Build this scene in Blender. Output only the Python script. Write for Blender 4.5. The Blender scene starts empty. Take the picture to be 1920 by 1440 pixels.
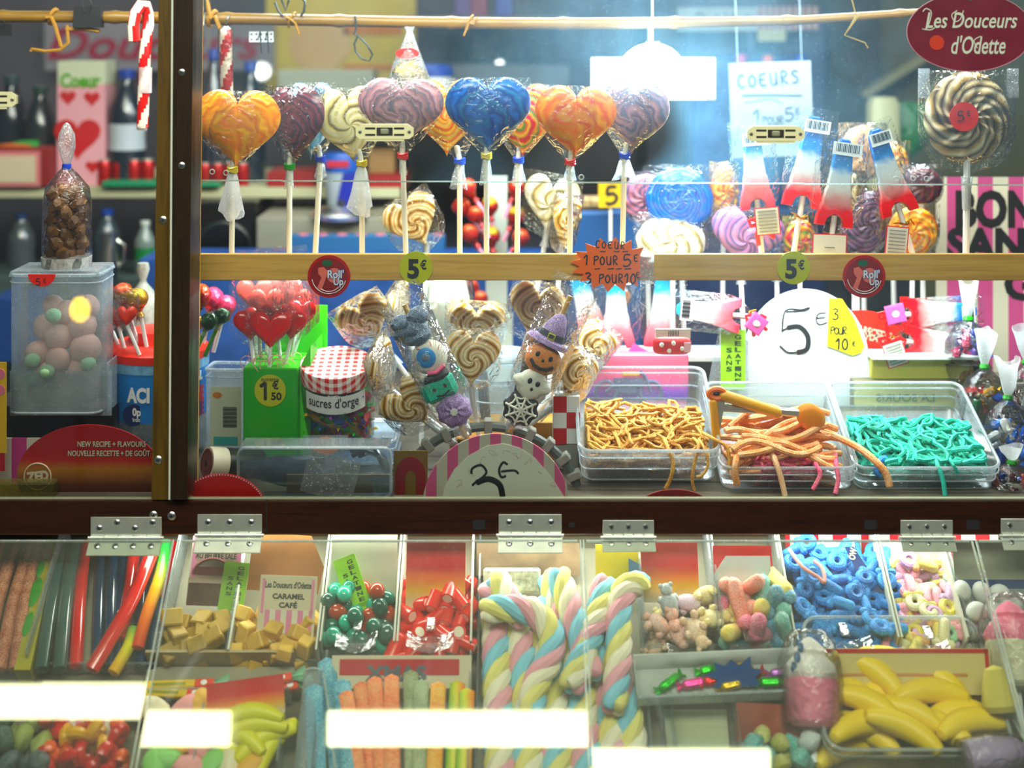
import bpy, math, random
from mathutils import Vector, Matrix, Euler, noise

random.seed(7)
SC = bpy.context.scene
COL = SC.collection
PI = math.pi
F = 1920 * 50 / 36.0          # focal length in pixels of the 1920 frame
HZ = 60.0                     # pixel row of the horizon
EYE = 1.5                     # eye height above the ground

# ------------------------------------------------------------------ camera, world, lights, exposure
cam = bpy.data.cameras.new('camera')
cam.lens = 50; cam.sensor_width = 36
cam.shift_y = -(720 - HZ) / 1920
cam.clip_start = 0.05
cam.dof.use_dof = True; cam.dof.focus_distance = 1.70; cam.dof.aperture_fstop = 2.4
cam_o = bpy.data.objects.new('camera', cam); COL.objects.link(cam_o)
cam_o.location = (0, 0, EYE); cam_o.rotation_euler = (PI / 2, 0, 0)
SC.camera = cam_o
SC.view_settings.view_transform = 'Standard'
SC.view_settings.look = 'None'
SC.view_settings.gamma = 1
SC.view_settings.use_curve_mapping = False
SC.view_settings.exposure = 0.06
SC.cycles.transparent_max_bounces = 32
SC.cycles.max_bounces = 8
SC.cycles.caustics_reflective = False
SC.cycles.caustics_refractive = False
SC.cycles.sample_clamp_indirect = 4.0
SC.cycles.adaptive_threshold = 0.03
W = bpy.data.worlds.new('night'); SC.world = W; W.use_nodes = True
W.node_tree.nodes['Background'].inputs[0].default_value = (0.55, 0.68, 0.75, 1)
W.node_tree.nodes['Background'].inputs[1].default_value = 0.10

def area(name, loc, sx, sy, power, col, aim):
    l = bpy.data.lights.new(name, 'AREA'); l.shape = 'RECTANGLE'; l.size = sx; l.size_y = sy
    l.energy = power; l.color = col
    o = bpy.data.objects.new(name, l); COL.objects.link(o); o.location = loc
    o.rotation_euler = (Vector(aim) - Vector(loc)).to_track_quat('-Z', 'Y').to_euler()
    return o
area('case_top_light', (0.03, 1.655, 1.70), 1.3, 0.06, 12, (1.0, 0.97, 0.88), (0.03, 1.78, 1.1))
area('front_fill', (0.05, 0.15, 2.5), 1.8, 0.5, 54, (0.98, 1.0, 0.86), (0.05, 1.75, 0.9))  # added fill from the front, placed clear of the lids' reflections
area('shop_ceiling_light', (-0.75, 2.75, 2.25), 1.5, 0.3, 8, (0.95, 1.0, 0.92), (-0.75, 2.9, 1.0))
area('case_back_fill', (0.15, 2.02, 1.66), 1.0, 0.08, 13, (0.84, 0.97, 1.0), (0.15, 1.90, 0.9))  # added light that brightens the case interior and its clear plastic
area('under_rail_fill', (0.14, 1.80, 1.205), 1.0, 0.03, 10, (0.9, 1.0, 0.98), (0.14, 1.74, 0.9))  # added strip, hidden behind the rail, that lifts the lower case
area('bin_fill', (0.12, 1.655, 0.928), 1.1, 0.03, 2.4, (0.97, 1.0, 0.88), (0.12, 1.57, 0.6))  # added fill, hidden behind the bottom rail, that brightens the bins

# ------------------------------------------------------------------ coordinates
def P(px, py, Y):
    return Vector(((px - 960) * Y / F, Y, EYE + (HZ - py) * Y / F))
def K(Y): return Y / F

# ------------------------------------------------------------------ materials
MATS = {}
class NT:
    def __init__(s, name):
        s.m = bpy.data.materials.new(name); s.m.use_nodes = True
        s.t = s.m.node_tree; s.t.nodes.clear()
    def n(s, typ, **kw):
        x = s.t.nodes.new('ShaderNode' + typ)
        for k, v in kw.items():
            if k.startswith('i_'):
                key = k[2:].replace('_', ' ')
                x.inputs[int(key) if key.isdigit() else key].default_value = v
            else: setattr(x, k, v)
        return x
    def l(s, a, b): s.t.links.new(a, b)
    def math(s, op, a, b=None):
        x = s.n('Math', operation=op)
        for i, v in enumerate((a, b)):
            if v is None: continue
            if isinstance(v, (int, float)): x.inputs[i].default_value = v
            else: s.l(v, x.inputs[i])
        return x.outputs[0]
    def out(s, sh):
        o = s.n('OutputMaterial'); s.l(sh, o.inputs[0]); return s.m
def rgba(c): return (c[0], c[1], c[2], 1.0)
def hx(h):
    h = h.lstrip('#'); r = []
    for i in (0, 2, 4):
        v = int(h[i:i + 2], 16) / 255
        r.append(v / 12.92 if v <= .04045 else ((v + .055) / 1.055) ** 2.4)
    return tuple(r)
def C(c):
    c = hx(c) if isinstance(c, str) else c
    y = .3 * c[0] + .59 * c[1] + .11 * c[2]
    return tuple(min(.92, max(.002, y + (x - y) * 1.2)) for x in c)

def mat(name, col, rough=.45, metal=0, coat=0, emit=0, sss=0, trans=0, nz=0, nzs=60, bump=0, bs=300, sheen=0):
    """plain principled surface with a little procedural mottling"""
    if name in MATS: return MATS[name]
    t = NT(name); col = C(col)
    b = t.n('BsdfPrincipled')
    b.inputs['Base Color'].default_value = rgba(col)
    b.inputs['Roughness'].default_value = rough
    b.inputs['Metallic'].default_value = metal
    b.inputs['Coat Weight'].default_value = coat
    b.inputs['Transmission Weight'].default_value = trans
    if sss:
        b.inputs['Subsurface Weight'].default_value = sss
        b.inputs['Subsurface Radius'].default_value = (.006, .004, .003)
        b.inputs['Subsurface Scale'].default_value = 1
    if sheen: b.inputs['Sheen Weight'].default_value = sheen
    if emit:
        b.inputs['Emission Color'].default_value = rgba(col); b.inputs['Emission Strength'].default_value = emit
    if nz or bump:
        tc = t.n('TexCoord')
        if nz:
            no = t.n('TexNoise', i_Scale=nzs, i_Detail=3.0); t.l(tc.outputs['Object'], no.inputs['Vector'])
            r = t.n('ValToRGB'); t.l(no.outputs['Fac'], r.inputs[0])
            r.color_ramp.elements[0].position = .3; r.color_ramp.elements[1].position = .7
            r.color_ramp.elements[0].color = rgba([x * (1 - nz) for x in col])
            r.color_ramp.elements[1].color = rgba([min(1, x * (1 + nz * .6) + nz * .04) for x in col])
            t.l(r.outputs[0], b.inputs['Base Color'])
        if bump:
            no = t.n('TexNoise', i_Scale=bs, i_Detail=4.0); t.l(tc.outputs['Object'], no.inputs['Vector'])
            bp = t.n('Bump', i_Strength=bump, i_Distance=.002); t.l(no.outputs['Fac'], bp.inputs['Height'])
            t.l(bp.outputs[0], b.inputs['Normal'])
    MATS[name] = t.out(b.outputs[0]); return MATS[name]

def film(name, tint=(.97, .98, .98), gloss=.10, rough=.05, haze=0.0, bump=.0, bs=120, hazecol=(.9, .95, 1), fwd=.5):
    """thin clear sheet: glass, acrylic, cellophane - lets light through, reflects, and carries a trace of milky haze"""
    if name in MATS: return MATS[name]
    t = NT(name)
    tr = t.n('BsdfTransparent', i_Color=rgba(tint))
    gl = t.n('BsdfGlossy', i_Roughness=rough)
    fr = t.n('Fresnel', i_IOR=1.45)
    tc = t.n('TexCoord')
    if bump:
        no = t.n('TexNoise', i_Scale=bs, i_Detail=2.0, i_Distortion=1.5); t.l(tc.outputs['Object'], no.inputs['Vector'])
        bp = t.n('Bump', i_Strength=bump, i_Distance=.006); t.l(no.outputs['Fac'], bp.inputs['Height'])
        t.l(bp.outputs[0], gl.inputs['Normal']); t.l(bp.outputs[0], fr.inputs['Normal'])
    fac = t.math('MINIMUM', t.math('ADD', t.math('MULTIPLY', fr.outputs[0], 1.0), gloss - .03), .8)
    m1 = t.n('MixShader'); t.l(fac, m1.inputs[0]); t.l(tr.outputs[0], m1.inputs[1]); t.l(gl.outputs[0], m1.inputs[2])
    sh = m1.outputs[0]
    if haze:
        df = t.n('BsdfDiffuse', i_Color=rgba(hazecol)); tl = t.n('BsdfTranslucent', i_Color=rgba(hazecol))
        m2 = t.n('MixShader', i_Fac=fwd); t.l(df.outputs[0], m2.inputs[1]); t.l(tl.outputs[0], m2.inputs[2])
        m3 = t.n('MixShader', i_Fac=haze); t.l(sh, m3.inputs[1]); t.l(m2.outputs[0], m3.inputs[2]); sh = m3.outputs[0]
        no = t.n('TexNoise', i_Scale=18.0, i_Detail=5.0); t.l(tc.outputs['Object'], no.inputs['Vector'])
        sp = t.n('TexNoise', i_Scale=420.0, i_Detail=1.0); t.l(tc.outputs['Object'], sp.inputs['Vector'])
        spk = t.math('GREATER_THAN', sp.outputs['Fac'], .70)
        k = t.math('ADD', t.math('MULTIPLY', no.outputs['Fac'], haze * 2.0), t.math('MULTIPLY', spk, haze * 1.3))
        t.l(t.math('MINIMUM', k, .9), m3.inputs[0])
    MATS[name] = t.out(sh); return MATS[name]

def ramp_cols(r, cols, interp='LINEAR'):
    """cols: [(pos, col)...]"""
    e = r.color_ramp.elements; r.color_ramp.interpolation = interp
    e[0].position, e[0].color = cols[0][0], rgba(C(cols[0][1]))
    e[1].position, e[1].color = cols[-1][0], rgba(C(cols[-1][1]))
    for p, c in cols[1:-1]:
        x = e.new(p); x.color = rgba(C(c))

def swirl(name, cols, n=3, turn=60, dist=.25, dsc=40, rough=.18, sss=.0, bump=.12, cx=0, cz=0):
    """pulled-sugar spiral: colour bands winding round the local y axis"""
    if name in MATS: return MATS[name]
    t = NT(name)
    tc = t.n('TexCoord'); mp = t.n('Mapping'); mp.inputs['Location'].default_value = (-cx, 0, -cz)
    t.l(tc.outputs['Object'], mp.inputs[0])
    no = t.n('TexNoise', i_Scale=dsc, i_Detail=3.0); t.l(tc.outputs['Object'], no.inputs['Vector'])
    s = t.n('SeparateXYZ'); t.l(mp.outputs[0], s.inputs[0])
    ang = t.math('MULTIPLY', t.math('ARCTAN2', s.outputs[2], s.outputs[0]), n / (2 * PI))
    ln = t.math('SQRT', t.math('ADD', t.math('MULTIPLY', s.outputs[0], s.outputs[0]), t.math('MULTIPLY', s.outputs[2], s.outputs[2])))
    v = t.math('ADD', ang, t.math('MULTIPLY', ln, turn))
    v = t.math('ADD', v, t.math('MULTIPLY', no.outputs['Fac'], dist * 4))
    fr = t.math('FRACT', v)
    r = t.n('ValToRGB'); t.l(fr, r.inputs[0]); ramp_cols(r, cols)
    fine = t.n('TexNoise', i_Scale=260.0, i_Detail=2.0); t.l(tc.outputs['Object'], fine.inputs['Vector'])
    b = t.n('BsdfPrincipled', i_Roughness=rough)
    b.inputs['Coat Weight'].default_value = .25; b.inputs['Coat Roughness'].default_value = .08
    if sss:
        b.inputs['Subsurface Weight'].default_value = sss
        b.inputs['Subsurface Radius'].default_value = (.01, .006, .004); b.inputs['Subsurface Scale'].default_value = 1
    t.l(r.outputs[0], b.inputs['Base Color'])
    h = t.math('ADD', t.math('SINE', t.math('MULTIPLY', v, 4 * PI)), t.math('MULTIPLY', fine.outputs['Fac'], .8))
    bp = t.n('Bump', i_Strength=bump, i_Distance=.0012); t.l(h, bp.inputs['Height']); t.l(bp.outputs[0], b.inputs['Normal'])
    MATS[name] = t.out(b.outputs[0]); return MATS[name]

def zramp(name, cols, z0, z1, axis=2, rough=.3, interp='LINEAR', nz=.06, sss=0, bump=0):
    """colour changes along one local axis, from z0 to z1 (metres)"""
    if name in MATS: return MATS[name]
    t = NT(name); tc = t.n('TexCoord'); s = t.n('SeparateXYZ'); t.l(tc.outputs['Object'], s.inputs[0])
    no = t.n('TexNoise', i_Scale=80.0, i_Detail=2.0); t.l(tc.outputs['Object'], no.inputs['Vector'])
    v = t.math('DIVIDE', t.math('SUBTRACT', s.outputs[axis], z0), z1 - z0)
    v = t.math('ADD', v, t.math('MULTIPLY', t.math('SUBTRACT', no.outputs['Fac'], .5), nz * 2))
    r = t.n('ValToRGB'); t.l(v, r.inputs[0]); ramp_cols(r, cols, interp)
    b = t.n('BsdfPrincipled', i_Roughness=rough)
    if sss:
        b.inputs['Subsurface Weight'].default_value = sss
        b.inputs['Subsurface Radius'].default_value = (.006, .005, .004); b.inputs['Subsurface Scale'].default_value = 1
    t.l(r.outputs[0], b.inputs['Base Color'])
    if bump:
        n2 = t.n('TexNoise', i_Scale=300.0, i_Detail=3.0); t.l(tc.outputs['Object'], n2.inputs['Vector'])
        bp = t.n('Bump', i_Strength=bump, i_Distance=.002); t.l(n2.outputs['Fac'], bp.inputs['Height']); t.l(bp.outputs[0], b.inputs['Normal'])
    MATS[name] = t.out(b.outputs[0]); return MATS[name]

def stripes(name, c1, c2, period, axis=0, duty=.5, rough=.6, off=0, axis2=None):
    """two-colour printed stripes along one axis (or a gingham check on two axes)"""
    if name in MATS: return MATS[name]
    t = NT(name); tc = t.n('TexCoord'); s = t.n('SeparateXYZ'); t.l(tc.outputs['Object'], s.inputs[0])
    def band(ax):
        return t.math('LESS_THAN', t.math('FRACT', t.math('ADD', t.math('DIVIDE', s.outputs[ax], period), 100 + off)), duty)
    k = band(axis)
    if axis2 == 'yz':
        q = t.math('ADD', s.outputs[1], t.math('MULTIPLY', s.outputs[2], -1.0))
        k = t.math('MULTIPLY', t.math('ADD', k, t.math('LESS_THAN', t.math('FRACT', t.math('ADD', t.math('DIVIDE', q, period), 100)), duty)), .5)
    elif axis2 is not None: k = t.math('MULTIPLY', t.math('ADD', k, band(axis2)), .5)
    mx = t.n('Mix', data_type='RGBA'); t.l(k, mx.inputs[0])
    mx.inputs[6].default_value = rgba(C(c2)); mx.inputs[7].default_value = rgba(C(c1))
    b = t.n('BsdfPrincipled', i_Roughness=rough); t.l(mx.outputs[2], b.inputs['Base Color'])
    MATS[name] = t.out(b.outputs[0]); return MATS[name]

def wood(name, c1, c2, axis=0, scale=12, rough=.45, stretch=14):
    if name in MATS: return MATS[name]
    t = NT(name); tc = t.n('TexCoord'); mp = t.n('Mapping')
    sc = [scale * stretch / 4.0] * 3; sc[axis] = scale / 4.0
    mp.inputs['Scale'].default_value = sc; t.l(tc.outputs['Object'], mp.inputs[0])
    no = t.n('TexNoise', i_Scale=1.0, i_Detail=6.0, i_Distortion=.6); t.l(mp.outputs[0], no.inputs['Vector'])
    r = t.n('ValToRGB'); t.l(no.outputs['Fac'], r.inputs[0]); ramp_cols(r, [(.3, c1), (.55, c2), (.75, c1)])
    b = t.n('BsdfPrincipled', i_Roughness=rough); t.l(r.outputs[0], b.inputs['Base Color'])
    bp = t.n('Bump', i_Strength=.15, i_Distance=.001); t.l(no.outputs['Fac'], bp.inputs['Height']); t.l(bp.outputs[0], b.inputs['Normal'])
    MATS[name] = t.out(b.outputs[0]); return MATS[name]

def sugar(name, col, col2=None, rough=.55, sss=.15, frost=.35):
    """sour-sugar coated gummy: sparkling pale grains over the colour"""
    if name in MATS: return MATS[name]
    t = NT(name); tc = t.n('TexCoord'); col = C(col)
    no = t.n('TexNoise', i_Scale=900.0, i_Detail=1.0); t.l(tc.outputs['Object'], no.inputs['Vector'])
    n2 = t.n('TexNoise', i_Scale=60.0, i_Detail=2.0); t.l(tc.outputs['Object'], n2.inputs['Vector'])
    k = t.math('ADD', t.math('MULTIPLY', no.outputs['Fac'], .8), t.math('MULTIPLY', n2.outputs['Fac'], .4))
    r = t.n('ValToRGB'); t.l(k, r.inputs[0])
    hi = C(col2) if col2 else tuple(x + (1 - x) * frost for x in col)
    ramp_cols(r, [(.5, col), (.72, hi)])
    b = t.n('BsdfPrincipled', i_Roughness=rough); t.l(r.outputs[0], b.inputs['Base Color'])
    if sss:
        b.inputs['Subsurface Weight'].default_value = sss; b.inputs['Subsurface Radius'].default_value = (.004, .004, .004); b.inputs['Subsurface Scale'].default_value = 1
    bp = t.n('Bump', i_Strength=.5, i_Distance=.001); t.l(no.outputs['Fac'], bp.inputs['Height']); t.l(bp.outputs[0], b.inputs['Normal'])
    MATS[name] = t.out(b.outputs[0]); return MATS[name]

INK = mat('ink', (.012, .012, .014), .5)
PAPER = mat('white_paper', (.82, .85, .84), .6)
WHITE = mat('white_plastic', (.82, .84, .82), .35)
STICK = mat('lollipop_stick', (.84, .80, .66), .5)
STICKW = mat('white_stick', (.88, .88, .86), .4)
CELLO = film('cellophane', gloss=.045, rough=.08, haze=.010, bump=.5, bs=90, hazecol=(.95, .97, 1))
CELLO2 = film('cellophane_tail', gloss=.10, rough=.12, haze=.22, bump=.6, bs=150, hazecol=(.95, .98, 1))
LACE = film('printed_wrapper_tail', gloss=.07, rough=.2, haze=.62, bump=.5, bs=140, hazecol=(.95, .98, 1))
BINC = film('clear_bin_plastic', tint=(.94, .98, .99), gloss=.05, rough=.12, haze=.20, hazecol=(.85, .95, 1))
RIMC = film('bin_rim_plastic', tint=(.9, .96, .98), gloss=.09, rough=.15, haze=.42, hazecol=(.88, .96, 1))
FROST = film('frosted_plastic', tint=(.9, .95, .97), gloss=.06, rough=.2, haze=.26, hazecol=(.80, .93, 1))
GLASS = film('window_glass', tint=(.97, .985, .98), gloss=.045, rough=.0, haze=.006, fwd=.9)
ACRY = film('guard_acrylic', tint=(.97, .985, .99), gloss=.035, rough=.02, haze=.012, hazecol=(.42, .80, 1), fwd=.96)
LIDA = film('lid_acrylic', tint=(.96, .98, .955), gloss=.10, rough=.006, haze=.034, hazecol=(.9, .95, .80), fwd=.35)
EDGE = film('acrylic_edge', tint=(.8, .88, .84), gloss=.16, rough=.1, haze=.45, hazecol=(.85, .95, .9))
STEEL = mat('hinge_steel', (.60, .63, .56), .38, .75, nz=.12, nzs=60, bump=.08, bs=200)
SCREW = mat('screw_steel', (.72, .73, .70), .25, 1)

# ------------------------------------------------------------------ mesh builder
class MB:
    """collects shapes (given in pixels of the thing's own scale) and links them as ONE mesh object"""
    def __init__(s, m=None):
        s.v = []; s.f = []; s.mi = []; s.mats = []; s.cur = 0
        if m: s.m(m)
    def m(s, material):
        if material not in s.mats: s.mats.append(material)
        s.cur = s.mats.index(material); return s
    def add(s, vs, fs, T=None, mis=None):
        o = len(s.v)
        s.v += [tuple(T @ Vector(v)) if T else tuple(v) for v in vs]
        s.f += [tuple(i + o for i in f) for f in fs]
        s.mi += mis if mis else [s.cur] * len(fs)
        return s
    def box(s, c, d, b=0, T=None):
        x, y, z = c; a, e, g = d[0] / 2, d[1] / 2, d[2] / 2
        if b <= 0:
            vs = [(x + i * a, y + j * e, z + k * g) for i in (-1, 1) for j in (-1, 1) for k in (-1, 1)]
            fs = [(0, 1, 3, 2), (4, 6, 7, 5), (0, 4, 5, 1), (2, 3, 7, 6), (0, 2, 6, 4), (1, 5, 7, 3)]
            return s.add(vs, fs, T)
        b = min(b, a * .95, e * .95, g * .95)
        vs = []; idx = {}
        for i in (-1, 1):
            for j in (-1, 1):
                for k in (-1, 1):
                    for ax in range(3):
                        p = [i * (a - b), j * (e - b), k * (g - b)]
                        p[ax] = (i * a, j * e, k * g)[ax]
                        idx[i, j, k, ax] = len(vs); vs.append((x + p[0], y + p[1], z + p[2]))
        fs = []
        S = (-1, 1)
        for i in S: fs.append([idx[i, j, k, 0] for j, k in ((-1, -1), (1, -1), (1, 1), (-1, 1))])
        for j in S: fs.append([idx[i, j, k, 1] for i, k in ((-1, -1), (1, -1), (1, 1), (-1, 1))])
        for k in S: fs.append([idx[i, j, k, 2] for i, j in ((-1, -1), (1, -1), (1, 1), (-1, 1))])
        for i in S:
            for j in S: fs.append([idx[i, j, -1, 0], idx[i, j, 1, 0], idx[i, j, 1, 1], idx[i, j, -1, 1]])
        for i in S:
            for k in S: fs.append([idx[i, -1, k, 0], idx[i, 1, k, 0], idx[i, 1, k, 2], idx[i, -1, k, 2]])
        for j in S:
            for k in S: fs.append([idx[-1, j, k, 1], idx[1, j, k, 1], idx[1, j, k, 2], idx[-1, j, k, 2]])
        for i in S:
            for j in S:
                for k in S: fs.append([idx[i, j, k, 0], idx[i, j, k, 1], idx[i, j, k, 2]])
        return s.add(vs, fs, T)
    def tube(s, path, r, n=8, cap=True, T=None, mf=None, closed=False, flat=None):
        path = [Vector(p) for p in path]; N = len(path)
        rs = [r] * N if isinstance(r, (int, float)) else list(r)
        vs = []; fs = []; mis = []
        t0 = (path[1] - path[0]).normalized()
        up = Vector((0, 0, 1)) if abs(t0.z) < .9 else Vector((0, 1, 0))
        nrm = (up - t0 * up.dot(t0)).normalized(); pt = t0
        for i, p in enumerate(path):
            t = ((path[(i + 1) % N] - path[i - 1]) if closed else (path[min(i + 1, N - 1)] - path[max(i - 1, 0)]))
            t = t.normalized() if t.length > 1e-9 else pt
            q = pt.rotation_difference(t); nrm = q @ nrm; nrm = (nrm - t * nrm.dot(t)).normalized(); pt = t
            bn = t.cross(nrm)
            for j in range(n):
                a = 2 * PI * j / n
                d = nrm * (math.cos(a) * rs[i]) + bn * (math.sin(a) * rs[i])
                if flat is not None: d = Vector((d.x * flat[0], d.y * flat[1], d.z * flat[2]))
                vs.append(tuple(p + d))
        for i in range(N if closed else N - 1):
            i2 = (i + 1) % N
            for j in range(n):
                j2 = (j + 1) % n
                fs.append((i * n + j, i * n + j2, i2 * n + j2, i2 * n + j)); mis.append(mf(i, j) if mf else s.cur)
        if cap and not closed:
            for e, tt in ((0, -1), (N - 1, 1)):
                c = path[e] + (path[e] - path[1 if e == 0 else N - 2]).normalized() * rs[e] * .45
                k = len(vs); vs.append(tuple(c))
                for j in range(n):
                    j2 = (j + 1) % n
                    fs.append((e * n + j2, e * n + j, k) if e == 0 else (e * n + j, e * n + j2, k)); mis.append(mf(min(e, N - 2), j) if mf else s.cur)
        return s.add(vs, fs, T, mis)
    def cyl(s, p0, p1, r, n=12, T=None, r1=None):
        """flat-ended straight rod"""
        p0, p1 = Vector(p0), Vector(p1); t = (p1 - p0).normalized()
        up = Vector((0, 0, 1)) if abs(t.z) < .9 else Vector((0, 1, 0))
        u = (up - t * up.dot(t)).normalized(); w = t.cross(u); r1 = r if r1 is None else r1
        vs = [tuple(p + u * math.cos(2 * PI * j / n) * q + w * math.sin(2 * PI * j / n) * q) for p, q in ((p0, r), (p1, r1)) for j in range(n)]
        fs = [(j, (j + 1) % n, n + (j + 1) % n, n + j) for j in range(n)] + [tuple(range(n))[::-1], tuple(range(n, 2 * n))]
        return s.add(vs, fs, T)
    def capsule(s, p0, p1, r, n=8, T=None, r1=None):
        p0, p1 = Vector(p0), Vector(p1); d = (p1 - p0); L = d.length; t = d / L; r1 = r1 or r
        pts = []; rs = []
        for q in (0.02, .3, .65, 1):
            pts.append(p0 + t * r * (q - 1) * .98); rs.append(r * math.sqrt(max(0, 1 - (1 - q) ** 2)) + 1e-4)
        for q in (1, .65, .3, .02):
            pts.append(p1 - t * r1 * (q - 1) * .98); rs.append(r1 * math.sqrt(max(0, 1 - (1 - q) ** 2)) + 1e-4)
        return s.tube(pts, rs, n, True, T)
    def lathe(s, prof, n=24, T=None, c=(0, 0, 0), wob=0, sq=0):
        """profile [(radius, z)] turned round z; sq > 0 squares the plan"""
        vs = []; fs = []
        for r, z in prof:
            for j in range(n):
                a = 2 * PI * j / n; k = 1 + wob * math.sin(5 * a + z) if wob else 1
                ca, sa = math.cos(a), math.sin(a)
                if sq:
                    q = (abs(ca) ** sq + abs(sa) ** sq) ** (1 / sq); k /= q
                vs.append((c[0] + r * k * ca, c[1] + r * k * sa, c[2] + z))
        for i in range(len(prof) - 1):
            for j in range(n):
                fs.append((i * n + j, i * n + (j + 1) % n, (i + 1) * n + (j + 1) % n, (i + 1) * n + j))
        if prof[0][0] > 0: fs.append(tuple(range(n))[::-1])
        if prof[-1][0] > 0: fs.append(tuple(range((len(prof) - 1) * n, len(prof) * n)))
        return s.add(vs, fs, T)
    def ell(s, c, r, n=14, T=None, lump=0, seed=0):
        if isinstance(r, (int, float)): r = (r, r, r)
        m = max(6, n * 2 // 3); vs = [(c[0], c[1], c[2] + r[2])]
        for i in range(1, m):
            a = PI * i / m
            for j in range(n):
                b = 2 * PI * j / n; d = Vector((math.sin(a) * math.cos(b), math.sin(a) * math.sin(b), math.cos(a)))
                k = 1 + lump * noise.noise(d * 1.6 + Vector((seed, seed * .7, 0))) if lump else 1
                vs.append((c[0] + d.x * r[0] * k, c[1] + d.y * r[1] * k, c[2] + d.z * r[2] * k))
        vs.append((c[0], c[1], c[2] - r[2])); L = len(vs) - 1
        fs = [(0, 1 + j, 1 + (j + 1) % n) for j in range(n)]
        for i in range(m - 2):
            for j in range(n):
                a = 1 + i * n; fs.append((a + j, a + n + j, a + n + (j + 1) % n, a + (j + 1) % n))
        a = 1 + (m - 2) * n
        fs += [(L, a + (j + 1) % n, a + j) for j in range(n)]
        return s.add(vs, fs, T)
    def prism(s, pts, y0, y1, T=None):
        """outline in x,z extruded from y0 (front) to y1"""
        n = len(pts)
        vs = [(x, y0, z) for x, z in pts] + [(x, y1, z) for x, z in pts]
        fs = [tuple(range(n)), tuple(range(n, 2 * n))[::-1]] + [(i, n + i, n + (i + 1) % n, (i + 1) % n) for i in range(n)]
        return s.add(vs, fs, T)
    def pillow(s, outl, n=56, rings=8, T_=10, y=0, pw=3.0, ridge=0, arms=0, turn=0, T=None, back=True):
        """rounded slab with a star-shaped outline: outl(angle) -> (x, z)"""
        vs = []; fs = []
        o = [outl(2 * PI * j / n) for j in range(n)]
        def sheet(sg, rr):
            base = len(vs); vs.append((0, y + sg * T_, 0))
            for i in range(1, rr + 1):
                q = i / rr
                for j in range(n):
                    t = T_ * math.sqrt(max(0, 1 - q ** pw))
                    if ridge and 0 < i < rr:
                        a = math.atan2(o[j][1], o[j][0]); R = math.hypot(*o[j]) * q
                        t += ridge * math.sin(arms * a + turn * R)
                    vs.append((o[j][0] * q, y + sg * t, o[j][1] * q))
            return base
        b0 = sheet(-1, rings)
        for j in range(n): fs.append((b0, b0 + 1 + j, b0 + 1 + (j + 1) % n))
        for i in range(rings - 1):
            for j in range(n):
                a = b0 + 1 + i * n; fs.append((a + j, a + n + j, a + n + (j + 1) % n, a + (j + 1) % n))
        if back:
            r2 = max(3, rings // 2)
            b1 = sheet(1, r2)
            for j in range(n): fs.append((b1, b1 + 1 + (j + 1) % n, b1 + 1 + j))
            for i in range(r2 - 1):
                for j in range(n):
                    a = b1 + 1 + i * n; fs.append((a + j, a + (j + 1) % n, a + n + (j + 1) % n, a + n + j))
        return s.add(vs, fs, T)
    def grid(s, fn, nu, nv, T=None):
        vs = [tuple(fn(i / nu, j / nv)) for j in range(nv + 1) for i in range(nu + 1)]
        fs = [(j * (nu + 1) + i, j * (nu + 1) + i + 1, (j + 1) * (nu + 1) + i + 1, (j + 1) * (nu + 1) + i) for j in range(nv) for i in range(nu)]
        return s.add(vs, fs, T)
    def text(s, body, x, z, y, size, w=None, bold=0, shear=0, align='CENTER', T=None, rot=0, sp=1):
        """printed lettering, centred at x,z on the plane y; w fits the width"""
        cu = bpy.data.curves.new('t', 'FONT'); cu.body = body; cu.size = 1; cu.offset = bold; cu.shear = shear
        cu.space_character = sp; cu.resolution_u = 3; cu.align_x = 'LEFT'
        ob = bpy.data.objects.new('t', cu); me = bpy.data.meshes.new_from_object(ob)
        vs = [v.co.copy() for v in me.vertices]; fs = [tuple(p.vertices) for p in me.polygons]
        bpy.data.objects.remove(ob); bpy.data.curves.remove(cu); bpy.data.meshes.remove(me)
        if not vs: return s
        x0, x1 = min(v.x for v in vs), max(v.x for v in vs); z0, z1 = min(v.y for v in vs), max(v.y for v in vs)
        kx = size / .73; kz = kx
        if w: kx = w / (x1 - x0)
        mx, mz = (x0 + x1) / 2, (z0 + z1) / 2
        if align == 'LEFT': mx = x0
        ca, sa = math.cos(rot), math.sin(rot)
        q = [((v.x - mx) * kx, (v.y - mz) * kz) for v in vs]
        return s.add([(x + a * ca - b * sa, y, z + a * sa + b * ca) for a, b in q], fs, T)
    def pen(s, strokes, x, z, y, k=1, w=3, T=None, rot=0, kx=1):
        """handwriting: each stroke a list of (x,z) points, smoothed and drawn as a flat line"""
        ca, sa = math.cos(rot), math.sin(rot)
        for st in strokes:
            ww = w
            if isinstance(st, tuple) and isinstance(st[0], (int, float)): ww, st = w * st[0], st[1]
            p = [Vector((a[0] * k * kx, 0, a[1] * k)) for a in st]
            q = []
            for i in range(len(p) - 1):
                a, b, c, d = p[max(0, i - 1)], p[i], p[i + 1], p[min(len(p) - 1, i + 2)]
                for u in (0, .25, .5, .75) if len(p) > 2 else (0,):
                    q.append(.5 * ((2 * b) + (c - a) * u + (2 * a - 5 * b + 4 * c - d) * u * u + (3 * b - a - 3 * c + d) * u ** 3))
            q.append(p[-1])
            q = [Vector((x + v.x * ca - v.z * sa, y, z + v.x * sa + v.z * ca)) for v in q]
            s.tube(q, ww / 2, 6, True, T, flat=(1, .12, 1))
        return s
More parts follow.
